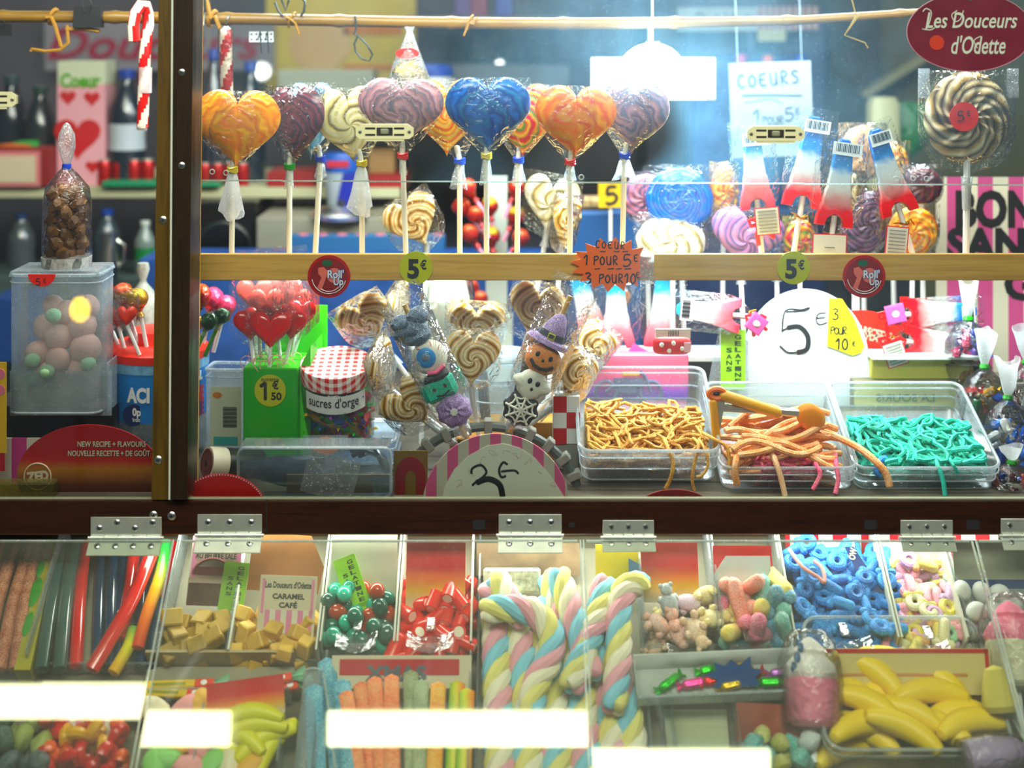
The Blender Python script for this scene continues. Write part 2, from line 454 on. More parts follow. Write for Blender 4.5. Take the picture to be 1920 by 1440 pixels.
    def build(s, name, parent=None, k=1.0, loc=None, M=None, smooth=True, ang=38):
        me = bpy.data.meshes.new(name)
        me.from_pydata([(a * k, b * k, c * k) for a, b, c in s.v], [], s.f)
        for m in s.mats: me.materials.append(m)
        if len(s.mats) > 1: me.polygons.foreach_set('material_index', s.mi)
        me.validate(clean_customdata=False); me.update()
        if smooth:
            me.polygons.foreach_set('use_smooth', [True] * len(me.polygons))
            me.set_sharp_from_angle(angle=math.radians(ang))
        o = bpy.data.objects.new(name, me); COL.objects.link(o)
        if parent: o.parent = parent
        if M is not None: o.matrix_world = M
        elif loc is not None: o.location = loc
        return o

def tag(o, label=None, cat=None, group=None, kind=None):
    if label: o['label'] = label
    if cat: o['category'] = cat
    if group: o['group'] = group
    if kind: o['kind'] = kind
    return o

class Th:
    """a thing: an Empty at its base; parts are built in pixels of its own depth (x right, y away, z up)"""
    def __init__(s, name, label, cat, px=0, py=0, Y=1.7, rot=(0, 0, 0), group=None, M=None, k=None):
        s.k = k or K(Y); s.o = bpy.data.objects.new(name, None); COL.objects.link(s.o)
        s.o.empty_display_size = .01
        if M is not None: s.o.matrix_world = M
        else: s.o.location = P(px, py, Y); s.o.rotation_euler = [math.radians(a) for a in rot]
        tag(s.o, label, cat, group)
    def part(s, name, mb, parent=None, label=None, kind=None, ang=38):
        o = mb.build(name, parent or s.o, s.k, ang=ang)
        if label: o['label'] = label
        if kind: o['kind'] = kind
        return o
def single(name, label, cat, mb, px, py, Y, rot=(0, 0, 0), group=None, kind=None, k=None, M=None, ang=38):
    o = mb.build(name, None, k or K(Y), ang=ang)
    if M is not None: o.matrix_world = M
    else: o.location = P(px, py, Y); o.rotation_euler = [math.radians(a) for a in rot]
    return tag(o, label, cat, group, kind)
def dup(root, loc=None, rot=None, M=None, label=None):
    r = root.copy(); COL.objects.link(r)
    if M is not None: r.matrix_world = M
    if loc is not None: r.location = loc
    if rot is not None: r.rotation_euler = rot
    if label: r['label'] = label
    for ch in list(root.children):
        c = ch.copy(); COL.objects.link(c); c.parent = r
        for g in list(ch.children):
            d = g.copy(); COL.objects.link(d); d.parent = c
    return r
def circ(r, n=40, sx=1, sz=1, cx=0, cz=0, a0=0, a1=2 * PI):
    full = abs(a1 - a0 - 2 * PI) < 1e-6
    return [(cx + r * sx * math.cos(a0 + (a1 - a0) * i / (n if full else n - 1)), cz + r * sz * math.sin(a0 + (a1 - a0) * i / (n if full else n - 1))) for i in range(n)]
def rrect(w, h, r, n=5, cx=0, cz=0):
    p = []
    for sx, sz, a in ((1, 1, 0), (-1, 1, 1), (-1, -1, 2), (1, -1, 3)):
        for i in range(n + 1):
            t = (a + i / n) * PI / 2
            p.append((cx + sx * (w / 2 - r) + r * math.cos(t), cz + sz * (h / 2 - r) + r * math.sin(t)))
    return p
R = math.radians

# pen strokes of the handwritten signs, in a 1-high box
G = {
 '5': [[(.55, 1), (.12, .98), (.05, .55), (.35, .62), (.6, .4), (.45, .08), (.1, .0), (0, .1)]],
 '3': [[(.05, .9), (.3, 1), (.5, .8), (.2, .55), (.5, .4), (.45, .1), (.2, 0), (0, .1)]],
 '1': [[(0, .7), (.3, 1), (.25, 0)]],
 '0': [[(.25, 1), (.02, .6), (.1, .1), (.35, .02), (.5, .4), (.42, .85), (.25, 1)]],
 'E': [[(.5, .95), (.1, .9), (0, .45), (.15, .05), (.5, .08)], [(.0, .5), (.4, .52)]],
 'P': [[(.05, 0), (.08, 1)], [(.05, .95), (.45, 1), (.5, .7), (.1, .5)]],
 'O': [[(.25, .95), (.02, .6), (.1, .1), (.4, .1), (.5, .6), (.25, .95)]],
 'U': [[(.03, 1), (.05, .2), (.3, .0), (.45, .3), (.48, 1), (.5, 0)]],
 'R': [[(.05, 0), (.06, 1), (.4, .95), (.42, .65), (.1, .5), (.5, 0)]],
 'C': [[(.5, .9), (.2, 1), (0, .5), (.2, .02), (.5, .12)]],
 'S': [[(.5, .9), (.2, 1), (.05, .75), (.45, .4), (.35, .05), (0, .1)]],
 '-': [[(0, .5), (.45, .5)]],
}
def hand(mb, word, x, z, y, h, adv=.68, w=3, rot=0, slant=0):
    ca, sa = math.cos(rot), math.sin(rot); u = 0
    for ch in word:
        if ch == ' ': u += .5 * h; continue
        st = [[(a + slant * b, b) for a, b in q] for q in G[ch]]
        mb.pen(st, x + u * ca, z + u * sa, y, h, w, rot=rot); u += adv * h
# ------------------------------------------------------------------ the setting: kiosk shell, window frame, lamps
DARKW = wood('dark_stained_wood', '#190c08', '#2c160d', 0, 40, .32)
DARKV = wood('dark_stained_post_wood', '#120d08', '#22170d', 2, 40, .35)
OCHRE = wood('ochre_wood', '#35280f', '#4e3b18', 2, 40, .4)
PINE = wood('pine', '#b0894e', '#cda868', 0, 22, .5, 20)
PINEV = wood('pine_strip', '#8a6420', '#b48a34', 2, 40, .5)

def struct(name, mb, k=1, loc=(0, 0, 0), M=None):
    o = mb.build(name, None, k)
    if M is not None: o.matrix_world = M
    else: o.location = loc
    return tag(o, kind='structure')
def wbox(x0, x1, y0, y1, z0, z1, m, b=0):
    return MB(m).box(((x0 + x1) / 2, (y0 + y1) / 2, (z0 + z1) / 2), (x1 - x0, y1 - y0, z1 - z0), b)
WALLB = mat('back_wall_paint', '#4a4850', .7, nz=.25, nzs=3)
struct('wall_back', wbox(-2.2, 2.2, 3.2, 3.3, 0, 2.6, WALLB))
struct('wall_left', wbox(-2.3, -2.2, 1.2, 3.3, 0, 2.6, WALLB))
struct('wall_right', wbox(2.2, 2.3, 1.2, 3.3, 0, 2.6, WALLB))
struct('ceiling', wbox(-2.3, 2.3, 1.55, 3.3, 2.6, 2.7, mat('ceiling_paint', '#8c8c86', .8)))
struct('floor', wbox(-2.3, 2.3, -1.5, 3.3, -.1, 0, mat('pavement', '#4a4a48', .8, nz=.3, nzs=6)))
ZF = P(0, 937, 1.60).z - .012               # the case floor, a little below the sill
struct('floor_display', wbox(-.75, .95, 1.613, 2.32, ZF - .02, ZF, mat('case_floor_board', '#4a4436', .55, nz=.3, nzs=12)))
struct('trim_1', wbox(-.85, 1.0, 1.60, 1.612, P(0, 1004, 1.60).z, P(0, 937, 1.60).z, DARKW, .002))
mb = MB(mat('sill_bead', '#8a8f78', .3)).box((.08, 1.606, P(0, 936, 1.606).z), (1.8, .008, .003))
struct('trim_2', mb)
# counter front under the bins, and the sloping bed the bins lie on (see SM below)
def post(name, x0t, x1t, x0b, x1b, Y0, Y1, m, ptop=-40, pbot=937):
    a, b, c, d = P(x0t, ptop, Y0), P(x1t, ptop, Y0), P(x1b, pbot, Y0), P(x0b, pbot, Y0)
    mb = MB(m); pts = [(q.x, q.z) for q in (d, c, b, a)]
    return struct(name, mb.prism(pts, Y0, Y1))
post('trim_3', 298, 322.5, 284, 317, 1.598, 1.64, OCHRE)
post('trim_4', 324, 363, 318, 351, 1.590, 1.64, DARKV)
post('trim_5', 321.5, 325, 316, 319, 1.589, 1.60, mat('sealant', '#b9bdb2', .4))
post('trim_6', 362, 367.5, 350, 357, 1.62, 1.66, PINEV)
def screw_mb(r=6.5):
    mb = MB(SCREW).lathe([(r, 0), (r, 1.2), (r * .8, 2.4), (r * .2, 2.9), (0, 2.9)], 16)
    mb.m(INK)
    for a in (0.4, 0.4 + PI / 2):
        mb.box((0, 0, 2.8), (r * 1.0, r * .26, .6), 0, Matrix.Rotation(a, 4, 'Z'))
    return mb
SCR = None
BRASS = mat('screw_brass', '#a8924a', .3, 1)
def screw(px, py, Y, label, r=6.5):
    global SCR
    M = Matrix.Translation(P(px, py, Y)) @ Matrix.Rotation(R(90), 4, 'X') @ Matrix.Rotation(px, 4, 'Z') @ Matrix.Scale(r / 6.5, 4)
    if SCR is None:
        SCR = screw_mb().build('screw', None, K(1.6)); SCR.matrix_world = M; tag(SCR, label, 'screw', 'screws in the window frame'); return
    o = SCR.copy(); COL.objects.link(o); o.matrix_world = M; o['label'] = label
screw(341, 135, 1.590, 'silver cross-head screw, topmost in the dark post')
screw(341, 310, 1.590, 'silver cross-head screw in the dark post, beside the orange heart')
screw(306, 412, 1.598, 'brassy screw in the ochre strip of the post, at shelf height', 7.5)
screw(297, 862, 1.598, 'pale screw low in the ochre strip, beside the red oval sign', 7.5)
screw(288, 966, 1.60, 'brass screw half hidden behind the leftmost hinge', 8)
screw(322, 967, 1.60, 'brass screw in the dark rail between the two left hinges', 8)
mb = MB(INK).box((0, 0, 0), (1.6, 2, 66)); single('seam', 'thin dark joint across the dark bottom rail, right of the second hinge', 'joint', mb, 500, 970, 1.6)

for px, w in ((898, 12), (985, 10), (1632, 12), (1824, 12), (1072, 6)):
    single('peg_hole', 'dark worn peg hole in the bottom rail, ' + {898: 'left of the marshmallow rope hinge', 985: 'behind the marshmallow rope hinge', 1632: 'left of the pastel dummy hinge', 1824: 'right of the pastel dummy hinge', 1072: 'between the two middle hinges'}[px], 'hole', MB(INK).prism(rrect(w * 2, w * 1.5, 3, 3), -1, .5), px, 984, 1.6)
# panes
def pane(name, x0, x1, z0, z1, Y, m, th=.003, edge=None):
    mb = MB(m).box(((x0 + x1) / 2, Y, (z0 + z1) / 2), (x1 - x0, .0005, z1 - z0))
    return struct(name, mb)
pane('window_1', P(-60, 0, 1.605).x, P(298, 0, 1.605).x, P(0, 936, 1.605).z, EYE + .15, 1.606, GLASS)
pane('window_2', P(352, 0, 1.605).x, P(2000, 0, 1.605).x, P(0, 936, 1.605).z, EYE + .15, 1.606, GLASS)

# lamps over the counter, seen mirrored in the sloping lids
LAMPM = mat('lamp_tube', (1.0, .95, .60), .4, emit=13)
for x0, x1, lab in ((-1.35, -.536, 'long white batten lamp over the left of the counter'), (-.351, .484, 'long white batten lamp over the middle of the counter')):
    t = Th('batten_lamp', lab, 'lamp', M=Matrix.Translation(((x0 + x1) / 2, .955, EYE + .62)), k=1, group='batten lamps over the counter')
    t.part('diffuser', MB(LAMPM).box((0, 0, 0), (x1 - x0, .062, .012), .003))
    h = MB(WHITE).box((0, 0, .022), (x1 - x0 + .02, .075, .03), .004)
    for s in (-1, 1): h.box((s * (x1 - x0) * .3, 0, .27), (.012, .012, .48))
    t.part('housing', h)
struct('ceiling_awning', wbox(-1.6, 1.4, .5, 1.4, EYE + 1.13, EYE + 1.16, mat('awning_board', '#55534c', .8)))
# warm bulb on the far side of the street, mirrored in the left pane
d = 2.4; Q = 1.606 + d
t = Th('globe_lamp', 'small warm globe lamp behind the viewer', 'lamp', M=Matrix.Translation(((150 - 960) / F * Q, 1.606 - d, EYE + (HZ - 580) / F * Q)), k=1)
t.part('globe', MB(mat('warm_globe', (1, .55, .06), .4, emit=55)).ell((0, 0, 0), (.022, .022, .03), 16))
t.part('stand', MB(INK).lathe([(.07, -(EYE + (HZ - 580) / F * Q)), (.07, -(EYE + (HZ - 580) / F * Q) + .015), (.008, -(EYE + (HZ - 580) / F * Q) + .03), (.008, -.03), (.016, -.028), (0, -.026)], 14))

# acrylic guard in front of the lollipops, its lower edge catching the light
t = Th('acrylic_guard', 'clear acrylic guard panel with drilled holes in front of the big heart lollipops', 'guard panel', 1140, 160, 1.672)
def gz(x): return -(338 + (x - 365) * 9 / 1555 - 160)
mb = MB(ACRY).prism([(365 - 1140, gz(365)), (2000 - 1140, gz(2000)), (2000 - 1140, 250), (365 - 1140, 250)], -.4, .4)
t.part('panel', mb)
mb = MB(EDGE)
for x in range(366, 2000, 163):
    mb.box((x + 81 - 1140, 0, gz(x + 81)), (165, 4, 2.6))
t.part('polished_edge', mb)
for x, y in ((372, 324), (398, 322), (424, 324), (1040, 331), (1090, 332), (1680, 335), (1712, 334), (1737, 335)):
    mb = MB(EDGE); mb.tube([(x - 1140 + 4.5 * math.cos(a), -1, 160 - y + 4.5 * math.sin(a)) for a in [2 * PI * i / 12 for i in range(12)]], 1.2, 6, closed=True)
    t.part('drilled_hole', mb)

# plastic sliding catches stuck to the pane
CREAM = mat('cream_plastic', '#c9c6a4', .4)
def catch(px, py, label):
    t = Th('sash_catch', label, 'catch', px, py, 1.605, group='sash catches on the glass')
    mb = MB(CREAM).prism([(-54, -8), (-46, -14), (46, -14), (54, -8), (54, 6), (42, 14), (-42, 14), (-54, 6)], -9, 0)
    mb.prism([(-36, -18), (36, -18), (36, -13), (-36, -13)], -8, 0)
    b = t.part('body', mb)
    for sx in (-1, 1):
        for z in (-6, 6): t.part('slot', MB(INK).box((sx * 27, -9.3, z), (19, 1, 3.6)))
    t.part('recess', MB(INK).box((0, -9.3, 0), (30, 1, 15)))
    t.part('latch', MB(mat('latch_grey', '#7d7f6e', .3)).box((0, -11, 0), (16, 5, 11), 3))
    for sx in (-1, 1): t.part('screw', MB(SCREW).lathe([(4, 0), (3, 1.5), (0, 1.8)], 10, Matrix.Translation((sx * 46, -9, -1)) @ Matrix.Rotation(R(90), 4, 'X')))
catch(722, 246, 'cream plastic sash catch over the mauve heart lollipop')
catch(1453, 250, 'cream plastic sash catch over the tricolour tower lollipops')
catch(-20, 186, 'cream plastic sash catch cut by the left edge of the picture')

# pine rail with the ledge behind it that holds the sticks
ZR = P(0, 475, 1.70).z
mb = MB(PINE); k = K(1.70)
t = Th('pine_rail', 'pale pine rail running across the display below the heart lollipops', 'rail', 1160, 501, 1.70)
mb.box((0, 6, 0), (1600, 12, 50), 1.5); t.part('board', mb)
t.part('ledge', MB(PINE).box((0, 92, -18), (1600, 160, 8)))

# hinges: leaves screwed to the rail and to the lid
def hinge(px, py, w, n, label, dark=0):
    M0 = P(px, py, 1.598); t = Th('hinge', label, 'hinge', px, py, 1.598, group='butt hinges of the sloping lids')
    h = 36 if w > 110 else 29
    mb = MB(STEEL).box((0, -1, h / 2 + 2), (w, 2.4, h), .6); t.part('upper_leaf', mb)
    T2 = Matrix.Rotation(R(-48), 4, 'X')
    mb = MB(STEEL).box((0, -1, -h * .5 - 3), (w + 3, 2.4, h * .95), .6, T2)
    t.part('lower_leaf', mb)
    mb = MB(STEEL); nk = 5
    for i in range(nk):
        mb.cyl((-w / 2 + w * i / nk + 1, -4, 0), (-w / 2 + w * (i + 1) / nk - 1, -4, 0), 5.2, 14)
    mb.cyl((-w / 2 - 4, -4, 0), (w / 2 + 4, -4, 0), 3.4, 10)
    t.part('knuckle', mb)
    for r in (0, 1):
        for i in range(n):
            x = -w / 2 + w * (i + .5) / n
            if r == 0:
                z = h * (.62 if n == 3 else (.45 if i % 2 == 0 else .75)) + 1
                T = Matrix.Translation((x, -2.2, z)) @ Matrix.Rotation(R(90), 4, 'X') @ Matrix.Rotation(x, 4, 'Z')
            else:
                T = T2 @ Matrix.Translation((x, -2.2, -h * .55)) @ Matrix.Rotation(R(90), 4, 'X') @ Matrix.Rotation(x, 4, 'Z')
            s_ = screw_mb(6 if w > 110 else 5); mb = MB(); mb.mats = s_.mats; mb.add(s_.v, s_.f, T, s_.mi)
            t.part('screw', mb)
    return t
hinge(237, 1007, 133, 4, 'wide steel hinge with four screws a side, farthest left on the dark rail')
hinge(431, 1002, 121, 3, 'steel hinge just right of the brass screws, above the nougat bin')
hinge(994, 1002, 118, 3, 'bluish steel hinge above the marshmallow ropes')
hinge(1178, 1006, 96, 3, 'small steel hinge at the start of the right-hand lid')
hinge(1737, 1006, 98, 3, 'small steel hinge above the pastel dummy gummies')
hinge(1924, 1003, 96, 3, 'small steel hinge cut by the right edge of the picture')

# sloping lids over the bins
def lid(name_label, x0, x1, alpha, len_=.262):
    H = P(0, 1013, 1.592)
    a, b = P(x0, 1013, 1.592).x, P(x1, 1013, 1.592).x
    M = Matrix.Translation((0, 1.592, H.z)) @ Matrix.Rotation(R(alpha), 4, 'X')
    t = Th('bin_cover', name_label, 'lid', M=M, k=1, group='sloping acrylic lids')
    t.part('sheet', MB(LIDA).box(((a + b) / 2, -len_ / 2, 0), (b - a, len_, .0004)))
    mb = MB(EDGE)
    mb.box(((a + b) / 2, -.001, 0), (b - a - .006, .0016, .003))
    for x in (a, b): mb.box((x, -len_ / 2, 0), (.0016, len_, .003))
    t.part('polished_edge', mb)
    return t
lid('sloping clear acrylic lid over the liquorice strips at the left', -60, 325, 43.0)
lid('sloping clear acrylic lid over the caramels and jelly eggs', 335, 1088, 42.0)
lid('sloping clear acrylic lid over the blue dummy gummies', 1094, 1822, 40.6)
lid('sloping clear acrylic lid at the right edge, over the white eggs', 1830, 2050, 42.0)
# ------------------------------------------------------------------ lollipops
def heart_fn(w, h, notch=1.0):
    zz = lambda t: 13 * math.cos(t) - 5 * notch * math.cos(2 * t) - 2 * math.cos(3 * t) - math.cos(4 * t)
    zs = [zz(i * PI / 60) for i in range(61)]; z0, z1 = min(zs), max(zs); mid = (z0 + z1) / 2
    def f(a):
        # classic heart curve, notch at the top
        t = a - PI / 2
        return -16 * math.sin(t) ** 3 * w / 32.0, (zz(t) - mid) * h / (z1 - z0)
    return f
HP = 'caramel'
def tie_mat(c): return mat('tie_' + c, {'yellow': '#c8b400', 'green': '#1f8a2a', 'blue': '#123fae', 'red': '#c01c22', 'gold': '#caa21c'}[c], .3)

def sheets(mb, hw, z0, z1, bulge, nx=10, nz=14, seed=0, y0=0):
    """two cellophane sheets, half-width hw(v) from the top z0 (v=0) down to z1 (v=1), bulging round what they wrap"""
    for sg in (-1, 1):
        def fn(u, v):
            a = 2 * u - 1
            w = hw(v); e = 1 - abs(a) ** 2.5
            p = math.sin(PI * min(1, max(0.0, v * 1.05 + .02))) ** .6
            n = noise.noise(Vector((u * 5 + seed, v * 6, sg * 3.1 + seed))) * 2.2 * (.3 + e)
            return (a * w, y0 + sg * (bulge * e * p + .6) + n * sg * .6, z0 + (z1 - z0) * v + (noise.noise(Vector((u * 4, seed, v))) * 3 if v == 0 else 0))
        mb.grid(fn, nx, nz)
    return mb
def tail(mb, x, z, L, w0, w1, seed=0, y=0, rot=0, n=16):
    """gathered wrapper skirt hanging below a tie"""
    def fn(u, v):
        a = 2 * PI * u; r = w0 + (w1 - w0) * v ** .7
        k = 1 + .28 * math.sin(a * 3 + seed) * v + .2 * noise.noise(Vector((math.cos(a) * 1.4, math.sin(a) * 1.4, v * 2 + seed)))
        xx = r * math.cos(a) * k; zz = -L * v * (1 + .12 * math.sin(a * 2 + seed * 2) * v)
        return (x + xx * math.cos(rot) - zz * math.sin(rot), y + r * .6 * math.sin(a) * k, z + xx * math.sin(rot) + zz * math.cos(rot))
    return mb.grid(fn, n, 8)

LEDGE = lambda Y: HZ + (501 - HZ + 14) * 1.70 / Y      # picture row of the ledge behind the rail
def heart_lolly(label, base, tiep, hc, w, h, m, tie, Y, yaw=0, roll=0, tl=0, tw=0, lace=False, T_=13, group='big heart lollipops standing in the pine rail', bot=None):
    """base: (px,py) of the stick's foot; tiep: where the tie sits; hc: centre of the heart"""
    bot = bot or LEDGE(Y)
    t = Th('heart_lollipop', label, 'lollipop', base, bot, Y, group=group) if not isinstance(base, tuple) else Th('heart_lollipop', label, 'lollipop', base[0], base[1], Y, group=group)
    bx, by = (base, bot) if not isinstance(base, tuple) else base
    L = lambda p: (p[0] - bx, by - p[1])
    tx, tz = L(tiep); cx, cz = L(hc)
    t.part('stick', MB(STICK).tube([(0, 0, 0), (tx * .5, 0, tz * .5), (tx, 0, tz), (tx * .75 + cx * .25, 0, tz + (cz - tz) * .35)], 5.2, 10))
    T = Matrix.Translation((cx, 0, cz)) @ Matrix.Rotation(R(yaw), 4, 'Z') @ Matrix.Rotation(R(roll), 4, 'Y')
    f = heart_fn(w * 1.03, h * .98, .70)
    # candy keeps its own origin at the heart's centre, so its spiral winds round it
    o = MB(m).pillow(f, 64, 9, T_, 0, 3.2).build('candy', t.o, t.k)
    o.matrix_local = Matrix.Translation(Vector((cx, 0, cz)) * t.k) @ (Matrix.Rotation(R(yaw), 4, 'Z') @ Matrix.Rotation(R(roll), 4, 'Y'))
    # wrapper
    top = h * .46 + 4; bott = tz - cz
    def hw(v):
        return w * .515 if v < .42 else 5 + (w * .515 - 5) * (1 - ((v - .42) / .58) ** 1.25)
    mb = MB(CELLO)
    m2 = MB(CELLO); sheets(m2, hw, top, bott, T_ + 3, seed=bx * .01)
    T2 = Matrix.Translation((cx, 0, cz)) @ Matrix.Rotation(R(yaw), 4, 'Z')
    vs = [T2 @ Vector(v) for v in m2.v]
    # let the lower end meet the tie
    vs2 = []
    for v in vs:
        q = min(1, max(0, (top - (v.z - cz)) / (top - bott)))
        vs2.append((v.x + (tx - cx) * q ** 2, v.y, v.z))
    mb.add(vs2, m2.f)
    t.part('wrapper', mb)
    mb = MB(tie_mat(tie))
    for i in range(3): mb.tube([(tx + 8.5 * math.cos(a), 7 * math.sin(a), tz + (i - 1) * 3.4 + 1.5 * math.sin(a * 2 + i)) for a in [2 * PI * j / 14 for j in range(14)]], 2.6, 6, closed=True)
    t.part('tie', mb)
    if tl:
        mb = MB(LACE if lace else CELLO2); tail(mb, tx, tz - 4, tl, 6.5, tw, bx * .1)
        t.part('wrapper_tail', mb)
    return t
def cols_even(*c):
    n = len(c); return [(i / n, c[i]) for i in range(n)] + [(1.0, c[0])]
SW = {
 'orange': swirl('swirl_orange', cols_even('#ec8404', '#f6b40c', '#ee8e06', '#f4a40a'), 2, 44, 0.8, 26, .2, .15),
 'maroon': swirl('swirl_maroon', cols_even('#6f3a44', '#453e4c', '#83454e', '#3a3544', '#7a4c58'), 2, 66, 0.8, 24, .2, .1),
 'blue': swirl('swirl_blue', cols_even('#02408a', '#0464b2', '#033c86', '#086a9c'), 2, 46, 0.8, 26, .15, .1),
 'skyblue': swirl('swirl_sky', cols_even('#1a86c8', '#a9d8ec', '#2f97d0', '#dff0f4'), 1, 40, 0.8, 22, .2, .1),
 'straw': swirl('swirl_straw', cols_even('#d8c689', '#f0e6b8', '#6e5836', '#e8d898', '#f4ecc8'), 4, 46, 0.25, 26, .22, .1),
 'mauve': swirl('swirl_mauve', cols_even('#b07f86', '#6c6876', '#bb8a8e', '#84697a', '#c2949a'), 2, 64, 0.8, 24, .25, .1),
 'fruit': swirl('swirl_fruit', cols_even('#d83a2a', '#e8b92a', '#2f8a3e', '#e2603a', '#efc63a', '#c8404a'), 2, 60, 0.5, 24, .2, .1),
 'coral': swirl('swirl_coral', cols_even('#f66a06', '#fa9a30', '#f77810', '#faa844'), 2, 38, 0.7, 26, .2, .2),
 'heather': swirl('swirl_heather', cols_even('#8f7480', '#56607e', '#9a808c', '#685f76', '#a88690'), 2, 62, 0.8, 24, .25, .1),
 'caramel': swirl('swirl_caramel', cols_even('#f4ecd0', '#c8943a', '#552f10', '#d8ae5a', '#f6f0da', '#cfa04c'), 3, 84, 0.2, 26, .28, .08),
 'cream': swirl('swirl_cream', cols_even('#f3f1dc', '#e6dcae', '#8f7e4a', '#f4f2e2', '#f7f5e8'), 4, 52, 0.2, 26, .25, .08),
 'cobalt': swirl('swirl_cobalt', cols_even('#0258c8', '#0474e0', '#0448b0', '#1284e6'), 2, 105, 0.35, 26, .18, .1),
 'lilac': swirl('swirl_lilac', cols_even('#e39ad4', '#e8a8da', '#44549c', '#dd92d0', '#5a68ae'), 4, 56, 0.16, 26, .25, .08),
 'pinkblue': swirl('swirl_pinkblue', cols_even('#e08fa8', '#4a5a8a', '#d98aa4', '#7d6a8e'), 3, 60, 0.2, 26, .25, .08),
 'amber': swirl('swirl_amber', cols_even('#f2a41c', '#e8641a', '#f8c94a', '#f0861c', '#f6d77a'), 2, 75, 0.3, 26, .22, .1),
 'dusk': swirl('swirl_dusk', cols_even('#3b3850', '#7c5a78', '#2e3550', '#8a6a86', '#44405c'), 3, 80, 0.25, 26, .25, .06),
 'cocoa': swirl('swirl_cocoa', cols_even('#4a2e1c', '#d8c79e', '#3a2418', '#b89a64', '#efe4c4'), 5, 44, 0.1, 26, .25, .06),
 'fire': swirl('swirl_fire', cols_even('#5a2430', '#3c2238', '#7a3a3a', '#41263a'), 2, 70, 0.25, 26, .25, .06),
}
Y1, Y2 = 1.726, 1.784
heart_lolly('blue heart lollipop peeping out above and between the maroon and straw-coloured hearts', 590, (601, 298), (583, 228), 95, 150, SW['skyblue'], 'blue', Y2, 10, 0, 32, 11)
heart_lolly('yellow-orange heart lollipop half hidden between the mauve and dark blue hearts', 862, (862, 302), (838, 222), 128, 148, SW['amber'], 'blue', Y2, 8, 0, 45, 15)
heart_lolly('red, yellow and green heart lollipop half hidden between the dark blue and orange hearts', 969, (972, 300), (980, 226), 128, 142, SW['fruit'], 'blue', Y2, -10, 0, 40, 12)
heart_lolly('orange and yellow heart lollipop next to the dark post, with a white lacy tail', 434, (436, 318), (444, 243), 157, 152, SW['orange'], 'yellow', Y1, 5, 2, 82, 22, True)
heart_lolly('maroon and grey heart lollipop turned sideways, tied in green', 542, (543, 312), (553, 235), 126, 148, SW['maroon'], 'green', Y1 + .026, -24, 0, 36, 9)
heart_lolly('straw-yellow heart lollipop with brown stripes and a white lacy tail', 679, (678, 306), (656, 235), 128, 146, SW['straw'], 'yellow', Y1 + .030, 12, -6, 86, 22, True)
heart_lolly('mauve and grey heart lollipop behind the sash catch, tied in red', 762, (755, 292), (751, 212), 158, 134, SW['mauve'], 'red', Y1, -4, 2, 30, 7)
heart_lolly('dark blue heart lollipop, tied in yellow', 912, (912, 292), (915, 217), 156, 148, SW['blue'], 'yellow', Y1, 4, 0, 46, 11)
heart_lolly('bright orange heart lollipop, tied in red', 1068, (1069, 304), (1079, 230), 150, 142, SW['coral'], 'red', Y1, 5, 2, 28, 10)
heart_lolly('greyish purple heart lollipop by the lamp, farthest right of the row', 1166, (1171, 292), (1188, 222), 132, 142, SW['heather'], 'blue', Y1 + .026, -20, 4, 38, 20)

# candy canes
def cane_mat_fn(mb, red, white, tw, n):
    mb.m(red); a = mb.cur; mb.m(white); b = mb.cur
    return lambda i, j: a if ((j / n - i * tw) % .5) < .27 else b
CRED = mat('cane_red', '#b01824', .25, coat=.5); CWHITE = mat('cane_white', '#e6d6c4', .25, coat=.5)
t = Th('candy_cane', 'straight red and white candy cane hanging behind the orange and yellow heart', 'candy cane', 427, 290, 1.868)
mb = MB(); mf = cane_mat_fn(mb, CRED, CWHITE, .055, 16)
mb.tube([(-4 + 4 * (1 - z / 240), 0, z) for z in range(0, 232, 8)] + [(-4, 0, 236), (-4, 0, 239)], [12] * 29 + [9.5, 5], 16, True, mf=mf)
t.part('candy', mb)
t.part('wrapper', MB(CELLO).tube([(-2, 0, -6), (-4, 0, 120), (-4, 0, 235), (-3, 0, 242)], [12, 14, 14, 5], 12, False))
t.part('wire', MB(mat('grey_wire', '#3a403e', .35, .6)).tube([(-4, 0, 236), (-4, 8, 252), (-4, 34, 262), (-4, 46, 258)], 1.3, 6))
t = Th('candy_cane', 'hooked candy cane hanging from the bamboo rod beside the post', 'candy cane', 263, 38, 1.86)
mb = MB(); mf = cane_mat_fn(mb, CRED, CWHITE, .045, 16)
pth = [(-8, -12, -38), (-9, -14, -10), (-5, -14, 14), (2, -6, 28), (8, 6, 28), (11, 12, 12), (12, 11, -10)] + [(11 - i * .25, 6 - min(i, 8), -14 - i * 7.2) for i in range(1, 27)]
mb.tube(pth, [11] * len(pth), 16, True, mf=mf); t.part('candy', mb)
mb = MB(LACE).tube([(10, -2, -88), (9, -2, -136)], 12.5, 14, False); t.part('wrapper', mb); t.part('wrapper_end', MB(LACE).tube([(4, -2, -198), (4, -2, -206)], [12, 9], 12, False))

